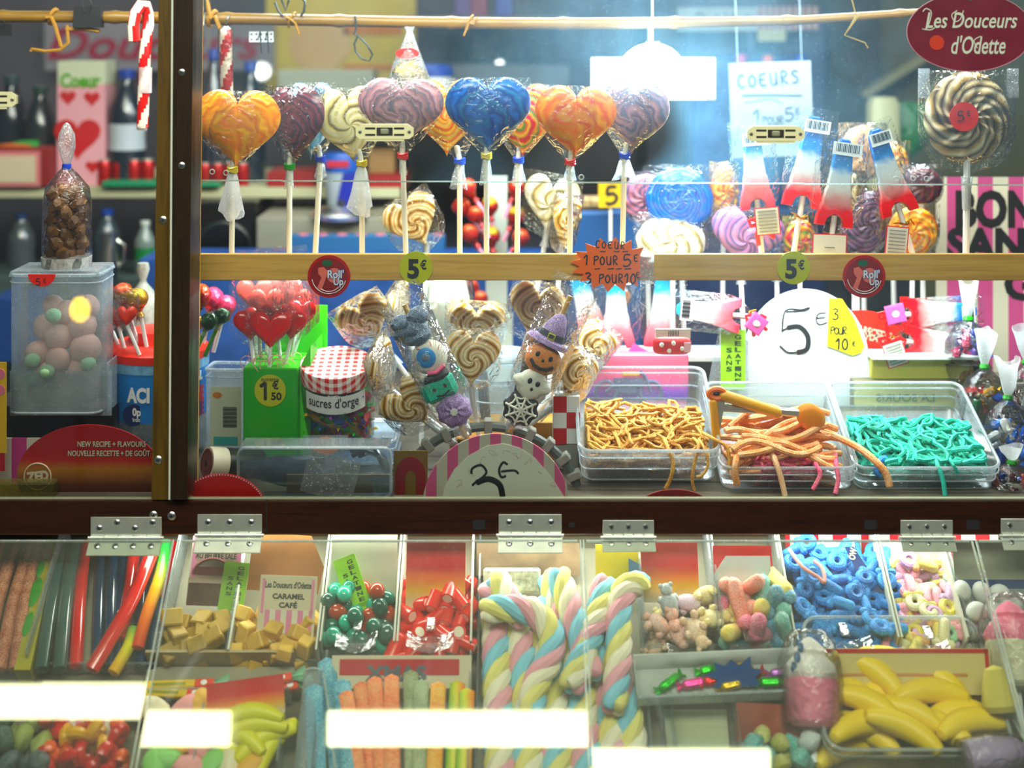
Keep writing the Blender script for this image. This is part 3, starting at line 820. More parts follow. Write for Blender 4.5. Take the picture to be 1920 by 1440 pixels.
# swirl lollipop: disc or heart of twisted rope on a stick, at any tilt
def swirl_lolly(label, c, w, h, m, Y, foot, yaw=0, roll=0, pitch=0, shape='disc', T_=14, ridge=1.6, arms=9, turn=.10, group=None, name='swirl_lollipop', wrap=True, stick=STICKW, sr=4.5, cat='lollipop', tie=None, tailL=26):
    t = Th(name, label, cat, foot[0], foot[1], Y, group=group)
    cx, cz = c[0] - foot[0], foot[1] - c[1]
    rot = Matrix.Rotation(R(yaw), 4, 'Z') @ Matrix.Rotation(R(pitch), 4, 'X') @ Matrix.Rotation(R(roll), 4, 'Y')
    f = heart_fn(w, h) if shape == 'heart' else (lambda a: (w / 2 * math.cos(a) * (1 + .012 * math.sin(arms * a)), h / 2 * math.sin(a) * (1 + .012 * math.sin(arms * a))))
    o = MB(m).pillow(f, 72, 12, T_, 0, 3.4, ridge, arms, turn).build('candy', t.o, t.k)
    o.matrix_local = Matrix.Translation(Vector((cx, 0, cz)) * t.k) @ rot
    low = rot @ Vector((0, 0, -h * .47)); lx, ly, lz = cx + low.x, low.y, cz + low.z
    t.part('stick', MB(stick).tube([(0, 0, 0), (lx * .5, ly * .5, lz * .5), (lx, ly, lz), (lx * .7 + cx * .3, ly * .7, lz * .7 + cz * .3)], sr, 8))
    if wrap:
        m2 = MB(CELLO)
        def hw(v):
            return w * .53 if v < .5 else 5 + (w * .53 - 5) * math.sqrt(max(0, 1 - ((v - .5) / .5) ** 2.4))
        sheets(m2, hw, h * .5 + 5, -h * .56, T_ + 4, 8, 10, seed=c[0] * .013)
        Tm = Matrix.Translation((cx, 0, cz)) @ rot
        mb = MB(CELLO).add([tuple(Tm @ Vector(v)) for v in m2.v], m2.f)
        t.part('wrapper', mb)
        d = Vector((lx, ly, lz)); L = d.length
        mb = MB(CELLO2); e = d * (1 - tailL / L)
        mb.tube([d * 1.02, d * (1 - tailL * .5 / L), e], [8, 6, 10], 10, False); t.part('wrapper_tail', mb)
    if tie:
        mb = MB(tie_mat(tie)).tube([(lx * .97 + 9 * math.cos(a), ly + 8 * math.sin(a), lz * .97) for a in [2 * PI * j / 12 for j in range(12)]], 2.6, 6, closed=True); t.part('tie', mb)
    return t
FLOORY = lambda Y: HZ + (EYE - ZF) * F / Y       # picture row of the case floor at depth Y
CG = 'brown and cream heart lollipops'
# between rail and guard
swirl_lolly('brown and cream heart lollipop seen behind the mauve heart\'s stick, above the rail', (777, 418), 104, 104, SW['caramel'], 1.86, (790, FLOORY(1.86)), 8, -28, 0, 'heart', 13, group=CG)
swirl_lolly('large cream and white heart lollipop behind the bright orange heart\'s stick', (1032, 385), 106, 112, SW['cream'], 1.90, (960, FLOORY(1.90)), -8, 8, 0, 'heart', 13)
swirl_lolly('tan and white heart lollipop turned sideways beside the large cream heart', (1060, 420), 70, 105, SW['caramel'], 1.87, (1020, FLOORY(1.87)), 40, 12, 0, 'heart', 12)
# right-hand cluster
swirl_lolly('pink and blue swirl lollipop behind the big bright blue one', (1212, 372), 92, 92, SW['pinkblue'], 1.95, (1222, FLOORY(1.95)), -10)
swirl_lolly('big bright blue round swirl lollipop left of the tricolour towers', (1274, 376), 128, 124, SW['cobalt'], 1.90, (1290, FLOORY(1.90)), 4, 0, -6, T_=16, ridge=.8)
swirl_lolly('orange swirl lollipop turned sideways right of the big blue one', (1357, 358), 60, 100, SW['amber'], 1.945, (1352, FLOORY(1.945)), 25)
swirl_lolly('pale cream swirl lollipop lying under the big blue one', (1258, 452), 132, 100, SW['cream'], 1.885, (1262, FLOORY(1.885)), 5, 0, -20)
swirl_lolly('lilac and navy heart lollipop at the foot of the tricolour towers', (1398, 452), 138, 118, SW['lilac'], 1.885, (1405, FLOORY(1.885)), 0, 10, 0, 'heart', 16, arms=5)
swirl_lolly('small blue swirl lollipop behind the red ribbon', (1456, 462), 62, 84, SW['cobalt'], 1.92, (1462, FLOORY(1.92)), 20)
swirl_lolly('cream and cocoa swirl lollipop behind the third tower', (1603, 380), 56, 110, SW['cocoa'], 1.93, (1600, FLOORY(1.93)), 35)
swirl_lolly('dark dusky purple swirl lollipop between the third and fourth towers', (1624, 418), 96, 122, SW['dusk'], 1.925, (1612, FLOORY(1.925)), 10, 20)
swirl_lolly('dark red swirl lollipop beside the striped poster, right of the fourth tower', (1728, 348), 76, 72, SW['fire'], 1.95, (1735, FLOORY(1.95)), -12)
swirl_lolly('amber and yellow swirl lollipop below the fourth tower', (1712, 434), 92, 96, SW['amber'], 1.91, (1706, FLOORY(1.91)), -10, 0, 8)
swirl_lolly('faded peach swirl lollipop high up behind the towers', (1618, 285), 92, 100, swirl('swirl_peach', cols_even('#e8a878', '#eecb98', '#d98c6a', '#ecd8b0'), 3, 130, .25, 26, .25), 2.02, (1622, FLOORY(2.02)), 10)
swirl_lolly('small pale orange swirl lollipop high up, right of the faded peach one', (1672, 305), 62, 74, SW['amber'], 2.07, (1680, FLOORY(2.07)), -15)
swirl_lolly('multicoloured striped swirl lollipop behind the white price tag', (1500, 455), 66, 90, SW['fruit'], 1.91, (1500, FLOORY(1.91)), 10)

# the big round one in front of the striped poster
t = swirl_lolly('huge round brown and white swirl lollipop with an orange price sticker, right of the towers', (1813, 220), 166, 172, SW['cocoa'], 1.745, (1811, LEDGE(1.745)), 4, 0, 0, T_=16, ridge=3, arms=12, turn=.055, stick=STICKW, sr=6.5, tailL=60, wrap=False)
cx, cz = 2, LEDGE(1.745) - 220
mb = MB(CELLO)
sheets(mb, lambda v: 92 if v < .55 else 8 + 84 * math.sqrt(max(0, 1 - ((v - .55) / .45) ** 2.2)), 88, -106, 22, 10, 14, 3)
mb.v = [(x + cx, y, z + cz) for x, y, z in mb.v]
t.part('wrapper', mb)
for s in (-1, 1): t.part('wrapper_corner', MB(CELLO2).grid(lambda u, v: (cx + s * (72 + 22 * u), -8 + 5 * noise.noise(Vector((u * 3, v * 3, s))), cz + 92 - 55 * v), 3, 4))
mb = MB(CELLO2).tube([(2, 0, 172), (1, 0, 150), (1, 0, 110)], [11, 9, 8], 12, False); t.part('wrapper_tail', mb)
s_ = t.part('price_sticker', MB(mat('sticker_orange', '#f2450c', .5)).prism(circ(27, 32, cx=-13, cz=cz + 3), -31, -30))
mb = MB(INK); hand(mb, '5', -25, cz - 5, -31.8, 18, w=2.2); mb.pen(G['E'], -7, cz + 5, -31.8, 9, 1.6); t.part('handwriting', mb, s_)
# ------------------------------------------------------------------ tricolour tower lollipops
TRI = zramp('tricolour_sugar', [(0, '#e01420'), (.16, '#ea3c44'), (.30, '#f7b8b6'), (.40, '#f5f5f2'), (.54, '#e8f1f6'), (.64, '#1c8ee0'), (.8, '#0a6cd0'), (1, '#0860c4')], 0, .118, 2, .25, sss=.15, bump=.1)
TRIP = zramp('pale_tricolour_sugar', [(0, '#f04a5a'), (.22, '#f88a94'), (.38, '#fbe6e6'), (.54, '#e8f4fa'), (.66, '#4ab0ea'), (1, '#1f7fd0')], 0, .118, 2, .25, sss=.15, bump=.1)
RIB = mat('red_ribbon', '#d00d18', .3, coat=.3)
GOLD = mat('gold_wire', '#c8961a', .25, .9)
TAGM = mat('tag_card', '#d8d6cc', .6)
PINKT = mat('pink_tag_card', '#e0609a', .5)
PRINT = mat('small_print_grey', '#8a8a86', .6)
REDP = mat('printed_red', '#c01424', .5)
def ribbon_bow(mb, x, z, y, s=1, a=0):
    def lp(pts, w):
        T = Matrix.Translation((x, y, z)) @ Matrix.Rotation(a, 4, 'Y')
        mb.tube([(p[0] * s, p[1] * s, p[2] * s) for p in pts], w * s, 6, True, T, flat=(1, .3, 1))
    lp([(0, 0, 0), (-14, -5, 10), (-26, -3, 8), (-22, -6, -4), (0, 0, 0)], 5)
    lp([(0, 0, 0), (16, -5, 10), (28, -3, 4), (22, -6, -6), (0, 0, 0)], 5)
    lp([(0, 0, 0), (-8, -6, -22), (-4, -4, -46)], 5.5)
    lp([(0, 0, 0), (14, -6, -16), (30, -4, -30)], 5.5)
def tower(label, base, deg, h, Y, m=TRI, stick=None, ribbon=0, card=None, bagw=44, group='tricolour tower lollipops', yaw=0):
    """base: picture point of the tower's foot; deg: lean of the top to the right; stick: length down from the foot"""
    t = Th('tower_lollipop', label, 'lollipop', base[0], base[1], Y, (0, deg, yaw), group)
    q = h / 178.0; qx = max(q, .85) * 1.14
    half = [(34, 0), (33, 18), (28, 42), (26, 46), (26, 52), (23, 74), (21, 78), (21, 84), (18.5, 112), (18.5, 118), (16.5, 150), (14, 166), (7, 178)]
    arch = [(-17, 0), (-13, 15), (-5, 23), (5, 23), (13, 15), (17, 0)]
    pts = [(x * qx, z * q) for x, z in half] + [(-x * qx, z * q) for x, z in half[::-1]] + [(x * qx, z * q) for x, z in arch]
    mb = MB(m); n = len(pts)
    ins = []
    for i, (x, z) in enumerate(pts):
        (ax, az), (bx, bz) = pts[i - 1], pts[(i + 1) % n]
        d = Vector((bz - az, -(bx - ax))); d = d.normalized() if d.length else d
        ins.append((x - d.x * -2.2 if False else x + d.x * -2.2, z + d.y * -2.2))
    vs = [(x, -9, z) for x, z in ins] + [(x, -5, z) for x, z in pts] + [(x, 5, z) for x, z in pts] + [(x, 9, z) for x, z in ins]
    fs = [tuple(range(n)), tuple(range(3 * n, 4 * n))[::-1]]
    for r in range(3):
        fs += [(r * n + i, (r + 1) * n + i, (r + 1) * n + (i + 1) % n, r * n + (i + 1) % n) for i in range(n)]
    mb.add(vs, fs); t.part('candy', mb, ang=50)
    sl = stick if stick is not None else 60
    t.part('stick', MB(STICKW).cyl((0, 0, 22 * q), (0, 0, -sl), 5.2, 10))
    mb = MB(CELLO); sheets(mb, lambda v: bagw if v < .72 else bagw - (bagw - 9) * ((v - .72) / .28) ** 1.5, h + 16, -22, 12, 8, 12, base[0] * .01); b = t.part('bag', mb)
    mb = MB(PAPER).box((4, -13.5, h - 18), (bagw * 1.1, .4, 24)); mb.m(INK)
    for i in range(14): mb.box((4 - bagw * .42 + i * bagw * .065, -14, h - 16), (1 + (i * 7 % 3) * .7, .3, 15))
    if card is not False: t.part('barcode_label', mb, b)
    mb = MB(GOLD)
    mb.tube([(10 * math.cos(a), 9 * math.sin(a) - 1, -20 + 2 * math.sin(2 * a)) for a in [2 * PI * i / 14 for i in range(14)]], 1.7, 6, closed=True)
    mb.tube([(0, -10, -20), (-9, -13, -14), (-20, -12, -12)], 1.5, 5); mb.tube([(0, -10, -20), (12, -13, -13), (16, -12, -26)], 1.5, 5)
    t.part('gold_tie', mb)
    if ribbon:
        mb = MB(RIB); ribbon_bow(mb, 0, -26, -13, ribbon, R(-deg)); t.part('ribbon', mb)
    if card:
        cx, cz, cw, ch, ca, cm = card
        T = Matrix.Translation((cx, -20, cz)) @ Matrix.Rotation(R(ca), 4, 'Y')
        mb = MB(PINKT if cm == 'pink' else REDP).box((0, 0, 0), (cw, 1, ch), 0, T); mb.m(TAGM).box((0, -.8, 0), (cw - 4, .8, ch - 4), 0, T)
        if cm == 'pink': mb.m(PINKT).box((0, -1.4, 0), (cw - 4, .6, ch - 4), 0, T)
        c_ = t.part('tag', mb)
        mb = MB(PRINT if cm != 'pink' else PAPER)
        for i in range(7 if cm == 'print' else (1 if cm == 'plain' else 0)):
            mb.box((0, -1.9, (ch * .36 - i * ch * .12) if cm == 'print' else 0), (cw * (.74 if cm == 'print' else .3), .4, 2.2), 0, T)
        if cm == 'pink': mb.ell((0, -2, 0), (6, 1, 7), 10, T)
        t.part('print', mb, c_)
    return t
tower('tricolour tower lollipop farthest left of the upright four, by the lamp glare', (1421, 392), -5, 150, 1.79, TRIP, LEDGE(1.79) - 392, .85)
tower('tricolour tower lollipop behind the sash catch, second of the upright four', (1502, 388), 9, 172, 1.79, TRI, (LEDGE(1.79) - 388) * 1.01, 0, (-62, -34, 46, 52, -14, 'print'))
tower('tricolour tower lollipop with a square white price card, third of the upright four', (1562, 424), 8, 165, 1.745, TRI, (LEDGE(1.745) - 424) * 1.01, .8, (-6, -38, 64, 50, -6, 'plain'), bagw=50)
tower('tricolour tower lollipop leaning left on its own, with a grey printed tag', (1688, 400), -17, 165, 1.75, TRI, (LEDGE(1.75) - 400) * 1.045, 0, (-26, -44, 42, 56, 22, 'print'), bagw=38)
# below the rail
tower('pale tricolour tower lollipop under the orange star sign', (1158, 652), -2, 150, 1.895, TRIP, 22, .9, (36, -12, 38, 34, 30, 'pink'), group='pale tower lollipops under the rail')
tower('pale tricolour tower lollipop with a red bag of sweets before it', (1240, 650), 2, 150, 1.89, TRIP, 24, 0, False, group='pale tower lollipops under the rail')
tower('faded tricolour tower lollipop leaning left, nearest the pumpkin skewer', (1118, 640), -16, 150, 1.91, TRIP, 34, 0, False, group='pale tower lollipops under the rail')
tower('tricolour tower lollipop lying on its side behind the white price disc, pink end outwards', (1388, 592), -84, 120, 1.845, TRIP, 30, .7, (-8, -28, 34, 34, 30, 'pink'), bagw=38)
tower('upper of the two tricolour tower lollipops lying beside the striped poster', (1690, 590), 87, 140, 1.872, TRI, 20, .8, (-6, -16, 36, 36, -10, 'pink'), bagw=30)
tower('lower of the two tricolour tower lollipops lying beside the striped poster', (1694, 640), 92, 140, 1.868, TRI, 20, .9, (20, -20, 40, 46, 70, 'print'), bagw=30)
mb = MB(mat('olive_carton', '#b8b060', .6)).box((0, 0, 0), (190, 58, 40), 2)
mb.m(PAPER).box((0, -20, 24), (200, 66, 6), 1)
single('sweet_carton', 'olive carton with a white lid under the two lying towers', 'carton', mb, 1722, 684, 1.875)
mb = MB(mat('shelf_riser', '#6a6450', .6)).box((0, 0, 0), (300, 58, 126), 2)
single('riser_block', 'plain riser block under the sweets behind the clear bins', 'block', mb, 1740, 767, 1.875)

# ------------------------------------------------------------------ bamboo rod with its ties and hooks
BAM = wood('bamboo', '#5a431c', '#836634', 0, 20, .4, 10)
YR = 1.90
t = Th('bamboo_rod', 'long bamboo rod hung across the top of the display', 'rod', 900, 38, YR)
def rodz(x): return 30 + 14 * math.exp(-((x - 1050) / 620.0) ** 2) - (10 if x > 1500 else 0) * (x - 1500) / 200.0
mb = MB(BAM); pth = []; rs = []
for x in range(-120, 1730, 14):
    pth.append((x - 900, 0, 38 - rodz(x))); r_ = 11 if x < 1250 else 11 - 4 * (x - 1250) / 450
    rs.append(r_ + (2.2 if (x + 3) % 210 < 14 else 0))
mb.tube(pth, rs, 12); t.part('cane', mb)
RAF = mat('raffia', '#96700e', .6)
for x, z0, z1, s in ((398, -45, 28, 1), (548, -6, 30, .5), (880, 24, -12, .5), (100, 2, 62, .9)):
    mb = MB(RAF)
    mb.tube([(x - 900 + 14 * math.cos(a) * .5, 14 * math.sin(a), 38 - rodz(x) + 14 * math.cos(a + .4)) for a in [2 * PI * i / 14 for i in range(14)]], 4 * s, 6, closed=True)
    mb.tube([(x - 900, -14, 38 - rodz(x)), (x - 892, -15, 38 - rodz(x) - (z0 + z1) * .25), (x - 890 + 10 * s, -14, 38 - rodz(x) - z1 * .9)], 4 * s, 6)
    mb.tube([(x - 900, -14, 38 - rodz(x)), (x - 910, -14, 38 - rodz(x) - z0)], 4 * s, 6)
    t.part('raffia_tie', mb)
mb = MB(RAF).tube([(130 - 900, -13, -10), (132 - 900, -13, -42), (118 - 900, -13, -55), (90 - 900, -13, -58), (64 - 900, -12, -54), (62 - 900, -12, -58)], 3.4, 6); mb.tube([(128 - 900, -13, -17), (160 - 900, -13, -16), (190 - 900, -13, -20)], 4, 6)
t.part('raffia_tie', mb)
WIRE = mat('grey_wire', '#3a403e', .35, .6)
mb = MB(WIRE).tube([(667, -14, 8), (669, -15, -14), (667, -15, -26), (672, -15, -30)], 2, 6)
mb.tube([(673, -14, -28), (666, -14, -44), (668, -14, -58), (680, -14, -72), (694, -14, -76), (700, -14, -64), (690, -14, -46), (676, -14, -32), (664, -14, -24)], 2, 6)
mb.v = [(x - 682, y, z + 30) for x, y, z in mb.v]
single('wire_hook', 'bent grey wire loop hanging from the bamboo rod', 'hook', mb, 682, 68, YR)
mb = MB(WIRE).tube([(-16, -14, 26), (-10, -14, 10), (-2, -14, 0)], 2.6, 6); mb.tube([(10, -14, 30), (4, -14, 10), (-6, -14, 36), (0, -14, 44)], 2.4, 6)
mb.tube([(26, -14, 44), (40, -14, 26), (38, -14, 8), (32, -14, 0)], 2.4, 6)
single('wire_hook', 'twisted dark wire ends over the rod near the top of the frame', 'hook', mb, 534, 30, YR)
mb = MB(mat('raffia_thin', '#8a7434', .6)).tube([(0, -6, 50), (8, -6, 20), (-14, -6, -16), (24, -6, -30), (30, -6, -40)], 1.2, 5); mb.tube([(-14, -6, -16), (14, -6, 22)], 1, 5)
single('string_end', 'thin loose string hanging below the right end of the rod', 'string', mb, 1596, 50, 1.89)
PERF = film('perforated_tape', gloss=.1, rough=.2, haze=.55, bump=.3)
def perf(x, y, w, h, label, rod=True):
    t = Th('punched_tape', label, 'tape', x, y, YR - .012, group='punched white strips by the rod')
    t.part('strip', MB(PERF).box((0, 0, 0), (w, 1, h)))
    mb = MB(INK); n = max(2, int(w / 9))
    for i in range(n):
        for z in (-h * .25, h * .25): mb.ell((-w / 2 + w * (i + .5) / n, -.8, z), (1.7, .4, 1.7), 6)
    t.part('punch_pattern', mb)
    mb = MB(WIRE)
    for s in (-.15, .15): mb.tube([(w * s, -2, -h * .3), (w * s + 5, -2, h * .5), (w * s + 7, -1, 66 - y - 38 + h * .5 if rod else h)], 1.3, 5)
    t.part('wire', mb)
perf(490, 69, 46, 20, 'punched white strip hanging under the rod near the post')
perf(377, 30, 12, 34, 'small punched white strip against the inner post strip', False)
BLK = mat('binder_black', '#15171a', .4)
def clip(x, y, w, h, label):
    t = Th('binder_clip', label, 'binder clip', x, y, YR - .01, group='binder clips on the bamboo rod')
    t.part('body', MB(BLK).prism([(-w / 2, -h / 2), (w / 2, -h / 2), (w / 2 - 2, h / 2), (-w / 2 + 2, h / 2)], -9, 9))
    mb = MB(WIRE)
    for s in (-1, 1): mb.tube([(s * 4, -11, h * .2), (s * 9, -13, h * .65), (s * 6, -12, h * .8), (0, -12, h * .82)], 1.2, 5)
    t.part('wire_handle', mb)
clip(166, 32, 54, 40, 'black binder clip on the bamboo rod in the left window')
clip(5, 56, 30, 22, 'small black binder clip at the left edge of the picture')

# ------------------------------------------------------------------ signs and stickers
YEL = mat('sticker_yellow', '#b9bd0a', .45)
def disc_sticker(px, py, r, Y, label, group=None):
    t = Th('price_sticker', label, 'price sticker', px, py, Y, group=group)
    t.part('disc', MB(YEL).prism(circ(r, 40), -1.5, 0)); return t
for px, lab in ((780, 'round yellow 5 euro sticker on the pine rail, under the mauve heart'), (1488, 'round yellow 5 euro sticker on the pine rail, under the tower lollipops')):
    t = disc_sticker(px, 502, 31, 1.6992, lab, 'yellow price stickers on the rail')
    t.part('lettering', MB(INK).text('5', -5, -2, -2.2, 35, 22, .045).text('€', 14, 6, -2.2, 17, 12, .03))
RED = mat('sticker_red', '#b00c18', .35, coat=.4); RED2 = mat('sticker_dark_red', '#86101a', .4, coat=.4)
SALM = mat('printed_salmon', '#e0786c', .5); BLUEP = mat('printed_blue', '#1c3f9c', .5); GREENP = mat('printed_green', '#0f5a3a', .5)
for px, lab in ((617, 'round red fruit-roll sticker on the rail above the checked jar'), (1620, 'round red fruit-roll sticker on the rail above the white price disc')):
    t = Th('round_sticker', lab, 'sticker', px, 518, 1.698, (0, 0, 0), 'red stickers on the rail')
    t.part('disc', MB(RED).prism(circ(40, 44), -2, 0))
    mb = MB(RED2).prism(circ(35, 40), -2.6, -2.2); t.part('inner_disc', mb)
    mb = MB(SALM)
    mb.prism([(-20, 16), (-10, 18), (-2, 10), (-6, -4), (-14, -26), (-22, -22), (-14, -2), (-20, 6)], -3.2, -2.8)
    mb.prism(circ(14, 20, cx=10, cz=2), -3.0, -2.7); t.part('roll_picture', mb)
    t.part('emblem', MB(GREENP).prism(circ(9.5, 20, sz=.65, cx=-3, cz=25), -3.4, -3.0))
    mb = MB(PAPER)
    mb.tube([(32 * math.cos(a), -3, 32 * math.sin(a)) for a in [R(190 + i * 6) for i in range(27)]], .7, 4)
    mb.tube([(24 * math.cos(a), -3, 24 * math.sin(a) - 4) for a in [R(230 + i * 6) for i in range(16)]], .6, 4); t.part('ring_print', mb)
    mb = MB(BLUEP).text("Roll'", 13, 5, -4, 15, 31, .07).text('Up', 18, -11, -4, 14, 19, .07)
    mb.m(PAPER).text("Roll'", 13, 5, -4.6, 15, 30, .02).text('Up', 18, -11, -4.6, 14, 18, .02); t.part('lettering', mb)

ORG = mat('fluorescent_orange_card', '#f0743a', .55)
t = Th('star_sign', 'orange star-shaped handwritten heart price card taped to the pine rail', 'sign', 1147, 496, 1.696)
pts = []
for i in range(32):
    a = 2 * PI * i / 32 + .1; rx, rz = (78, 52) if i % 2 else (60, 37)
    pts.append((rx * math.cos(a), rz * math.sin(a)))
t.part('card', MB(ORG).prism(pts, -1.5, 0))
mb = MB(INK)
hand(mb, 'COEUR', -30, 32, -2.4, 13, .9, 2.2, R(-3))
for a in (-22, 4, 20): mb.pen([[(0, 0), (10, 0)]], a, 25, -2.4, 1, 2)
hand(mb, '1', -52, 0, -2.4, 18, .6, 2.8); hand(mb, 'POUR', -34, 0, -2.4, 16, .76, 2.6, 0); hand(mb, '5', 22, -3, -2.4, 22, .7, 2.8); mb.pen(G['E'], 42, 6, -2.4, 13, 2.2)
for a, b in ((-32, 10), (-8, 12), (8, 10), (24, 12)): mb.pen([[(0, 0), (b, 1)]], a, -8, -2.4, 1, 2)
hand(mb, '3', -50, -35, -2.4, 20, .7, 2.8); hand(mb, 'POUR', -24, -34, -2.4, 16, .76, 2.6, 0); hand(mb, '10', 24, -35, -2.4, 18, .62, 2.8); mb.pen(G['E'], 46, -24, -2.4, 10, 2)
t.part('handwriting', mb)
t.part('tape', MB(CELLO2).box((66, -2.9, -6), (26, .3, 60)))

MAR = film('sticker_maroon_film', tint=(.42, .07, .12), gloss=.04, rough=.3, haze=.5, hazecol=(.22, .03, .07))
t = Th('oval_shop_sign', 'maroon oval shop sticker with silver script, top right of the glass', 'sign', 1818, 60, 1.6055)
t.part('oval', MB(mat('oval_maroon', '#571325', .4, nz=.2, nzs=20)).prism(circ(1, 60, 118, 74, cz=0), -.8, 0))
mb = MB(mat('oval_edge', '#9a7680', .4)); mb.tube([(118 * math.cos(a), -1, 74 * math.sin(a)) for a in [2 * PI * i / 60 for i in range(60)]], 1, 5, closed=True); t.part('border', mb)
SILV = mat('silver_script', '#a9b0a4', .4)
mb = MB(SILV).text('Les Douceurs', 3, 22, -1.4, 30, 172, .012, .25).text("d'Odette", 16, -24, -1.4, 34, 102, .012, .25)
mb.pen([[(-88, 38), (-82, 44), (-72, 36), (-80, 8), (-90, 6), (-74, 4), (-66, 8)]], 0, 0, -1.4, 1, 2)
mb.pen([[(-24, 40), (-34, 32), (-28, 20), (-18, 24), (-12, 40)], [(20, -8), (8, -16), (14, -30)]], 0, 0, -1.4, 1, 1.8)
t.part('lettering', mb)
t.part('orange_dot', MB(mat('dull_orange_dot', '#9c3516', .5)).prism(circ(14, 20, cx=-62, cz=-20), -1.6, -1))
t.part('crest', MB(mat('crest_green', '#3f4a3a', .5)).prism([(-10, 74), (10, 74), (2, 58), (-4, 60)], -1.5, -1))

t = Th('striped_poster', 'pink and cream striped poster with bold black letters, behind the big round lollipop', 'poster', 1850, 520, 2.02)
PST = stripes('pink_stripes', '#c45a8c', '#dcdac6', 45 * K(2.02) * 1.28, 0, .5, off=.30)
t.part('sheet', MB(PST).box((20, 0, 0), (230, 2, 376)))
mb = MB(INK).text('BON', 16, 128, -1.6, 66, 150, .05).text('SANS', 18, 62, -1.6, 58, 186, .05)
mb.text('G', 62, -12, -1.6, 60, 60, .04)
t.part('lettering', mb)

CARD = mat('grey_card', '#8d97a0', .6)
t = Th('hearts_price_card', 'grey handwritten card reading hearts price, behind the towers', 'sign', 1446, 205, 2.12, (0, -2, 0))
t.part('card', MB(CARD).box((0, 0, 0), (154, 2, 178)))
for s in (-1, 1): t.part('cord', MB(mat('cord_clear', '#8a9aa4', .4)).box((s * 60, 0, 89 + 715), (1.6, 1.6, 1430)))
mb = MB(mat('marker_blue_grey', '#27394a', .5)); hand(mb, 'COEURS', -60, 42, -2, 24, .84, 3.4, R(3)); mb.pen([[(-54, 28), (0, 27), (58, 24)]], 0, 0, -2, 1, 3)
mb.pen([[(-50, 14), (0, 20), (20, 10)]], 0, 0, -2, 1, 1.5)
hand(mb, '1', -34, -28, -2, 28, .6, 3); hand(mb, 'POUR', -18, -28, -2, 15, .7, 2.6); hand(mb, '5', 26, -22, -2, 24, .7, 3); mb.pen(G['E'], 46, -12, -2, 13, 2.4)
t.part('handwriting', mb)

# ------------------------------------------------------------------ LED floodlight in the display
t = Th('led_floodlight', 'glaring white floodlight hanging behind the guard, over the right of the hearts', 'lamp', 1226, 148, 1.875)
t.part('housing', MB(mat('lamp_housing', '#c8ccd0', .4)).box((0, 14, 0), (236, 22, 82), 3))
t.part('panel', MB(mat('lamp_panel', (.74, .92, 1), .4, emit=.8)).prism([(-114, -40), (100, -40), (114, 40), (-114, 40)], 1, 3))
t.part('led_bloom', MB(mat('lamp_led_bloom', (.84, .95, 1), .4, emit=30)).ell((-4, -6, 14), (62, 16, 54), 24))  # oversized glowing dome that imitates the bloom round the LED
t.part('cable', MB(mat('cable_pale', '#7d8f9c', .5)).tube([(0, 16, 40), (-6, 16, 70), (-8, 14, 108)], 4, 8))
t.part('bracket', MB(mat('lamp_housing', '#c8ccd0')).box((0, 26, 50), (26, 6, 40)))
l = bpy.data.lights.new('led_glow', 'AREA'); l.shape = 'DISK'; l.size = .06; l.energy = 11; l.color = (.5, .82, 1)
o = bpy.data.objects.new('led_glow', l); COL.objects.link(o); o.parent = t.o; o.location = (0, -.02, .004); o.rotation_euler = (R(-80), 0, 0)
t.part('ceiling_hook', MB(mat('lamp_housing', '#c8ccd0')).box((0, 30, 30 + 700), (4, 4, 1340)))

# metallic sachet with an orange price tag, behind the mauve heart
t = Th('sachet', 'gold foil sweets in a peaked cellophane bag with an orange oval price tag', 'sweet bag', 768, 200, 1.86)
t.part('bag', MB(CELLO2).lathe([(50, 0), (48, 20), (30, 80), (10, 128), (6, 140), (10, 150)], 10, None, (0, 0, 0), .06))
t.part('sweets', MB(mat('gold_foil', '#8a7416', .25, .9, bump=.6, bs=160)).ell((0, 0, 45), (34, 24, 46), 12, None, .3, 3))
s_ = t.part('price_tag', MB(mat('sticker_orange', '#f2450c')).prism(circ(22, 26, 1, .45, -3, 100), -18, -17)); t.part('handwriting', MB(INK).pen(G['5'], -9, 95, -18.8, 11, 1.6).pen(G['E'], 1, 98, -18.8, 7, 1.2), s_)
# ------------------------------------------------------------------ the shop behind: shelves, bottles, boxes, fridge
SHELF = mat('shelf_board', '#b9b99a', .5)
def slab(name, label, cat, px0, px1, py0, py1, Y, depth, m, b=1, kind=None):
    k = K(Y); mb = MB(m).box((0, depth / 2 / k, 0), (px1 - px0, depth / k, py1 - py0), b)
    return single(name, label, cat, mb, (px0 + px1) / 2, (py0 + py1) / 2, Y, kind=kind)
YS = 2.50
t = Th('wall_shelf', 'pale wall shelf running behind the left window and the first hearts', 'shelf', 150, 361, YS)
t.part('board', MB(SHELF).box((90, 190, 0), (1020, 380, 20), 1))
for x in (-420, 560): t.part('bracket', MB(SHELF).prism([(x, -10), (x + 14, -10), (x + 14, -250), (x, -250)], 250, 380))
t = Th('back_counter', 'dark back counter under the shelf', 'counter', 500, 700, 2.62)
t.part('body', MB(mat('counter_dark', '#23262a', .6)).box((-190, 170, -380), (1720, 340, 800)))
t.part('worktop', MB(mat('counter_top', '#75797a', .5)).box((-190, 160, 30), (1740, 380, 20)))

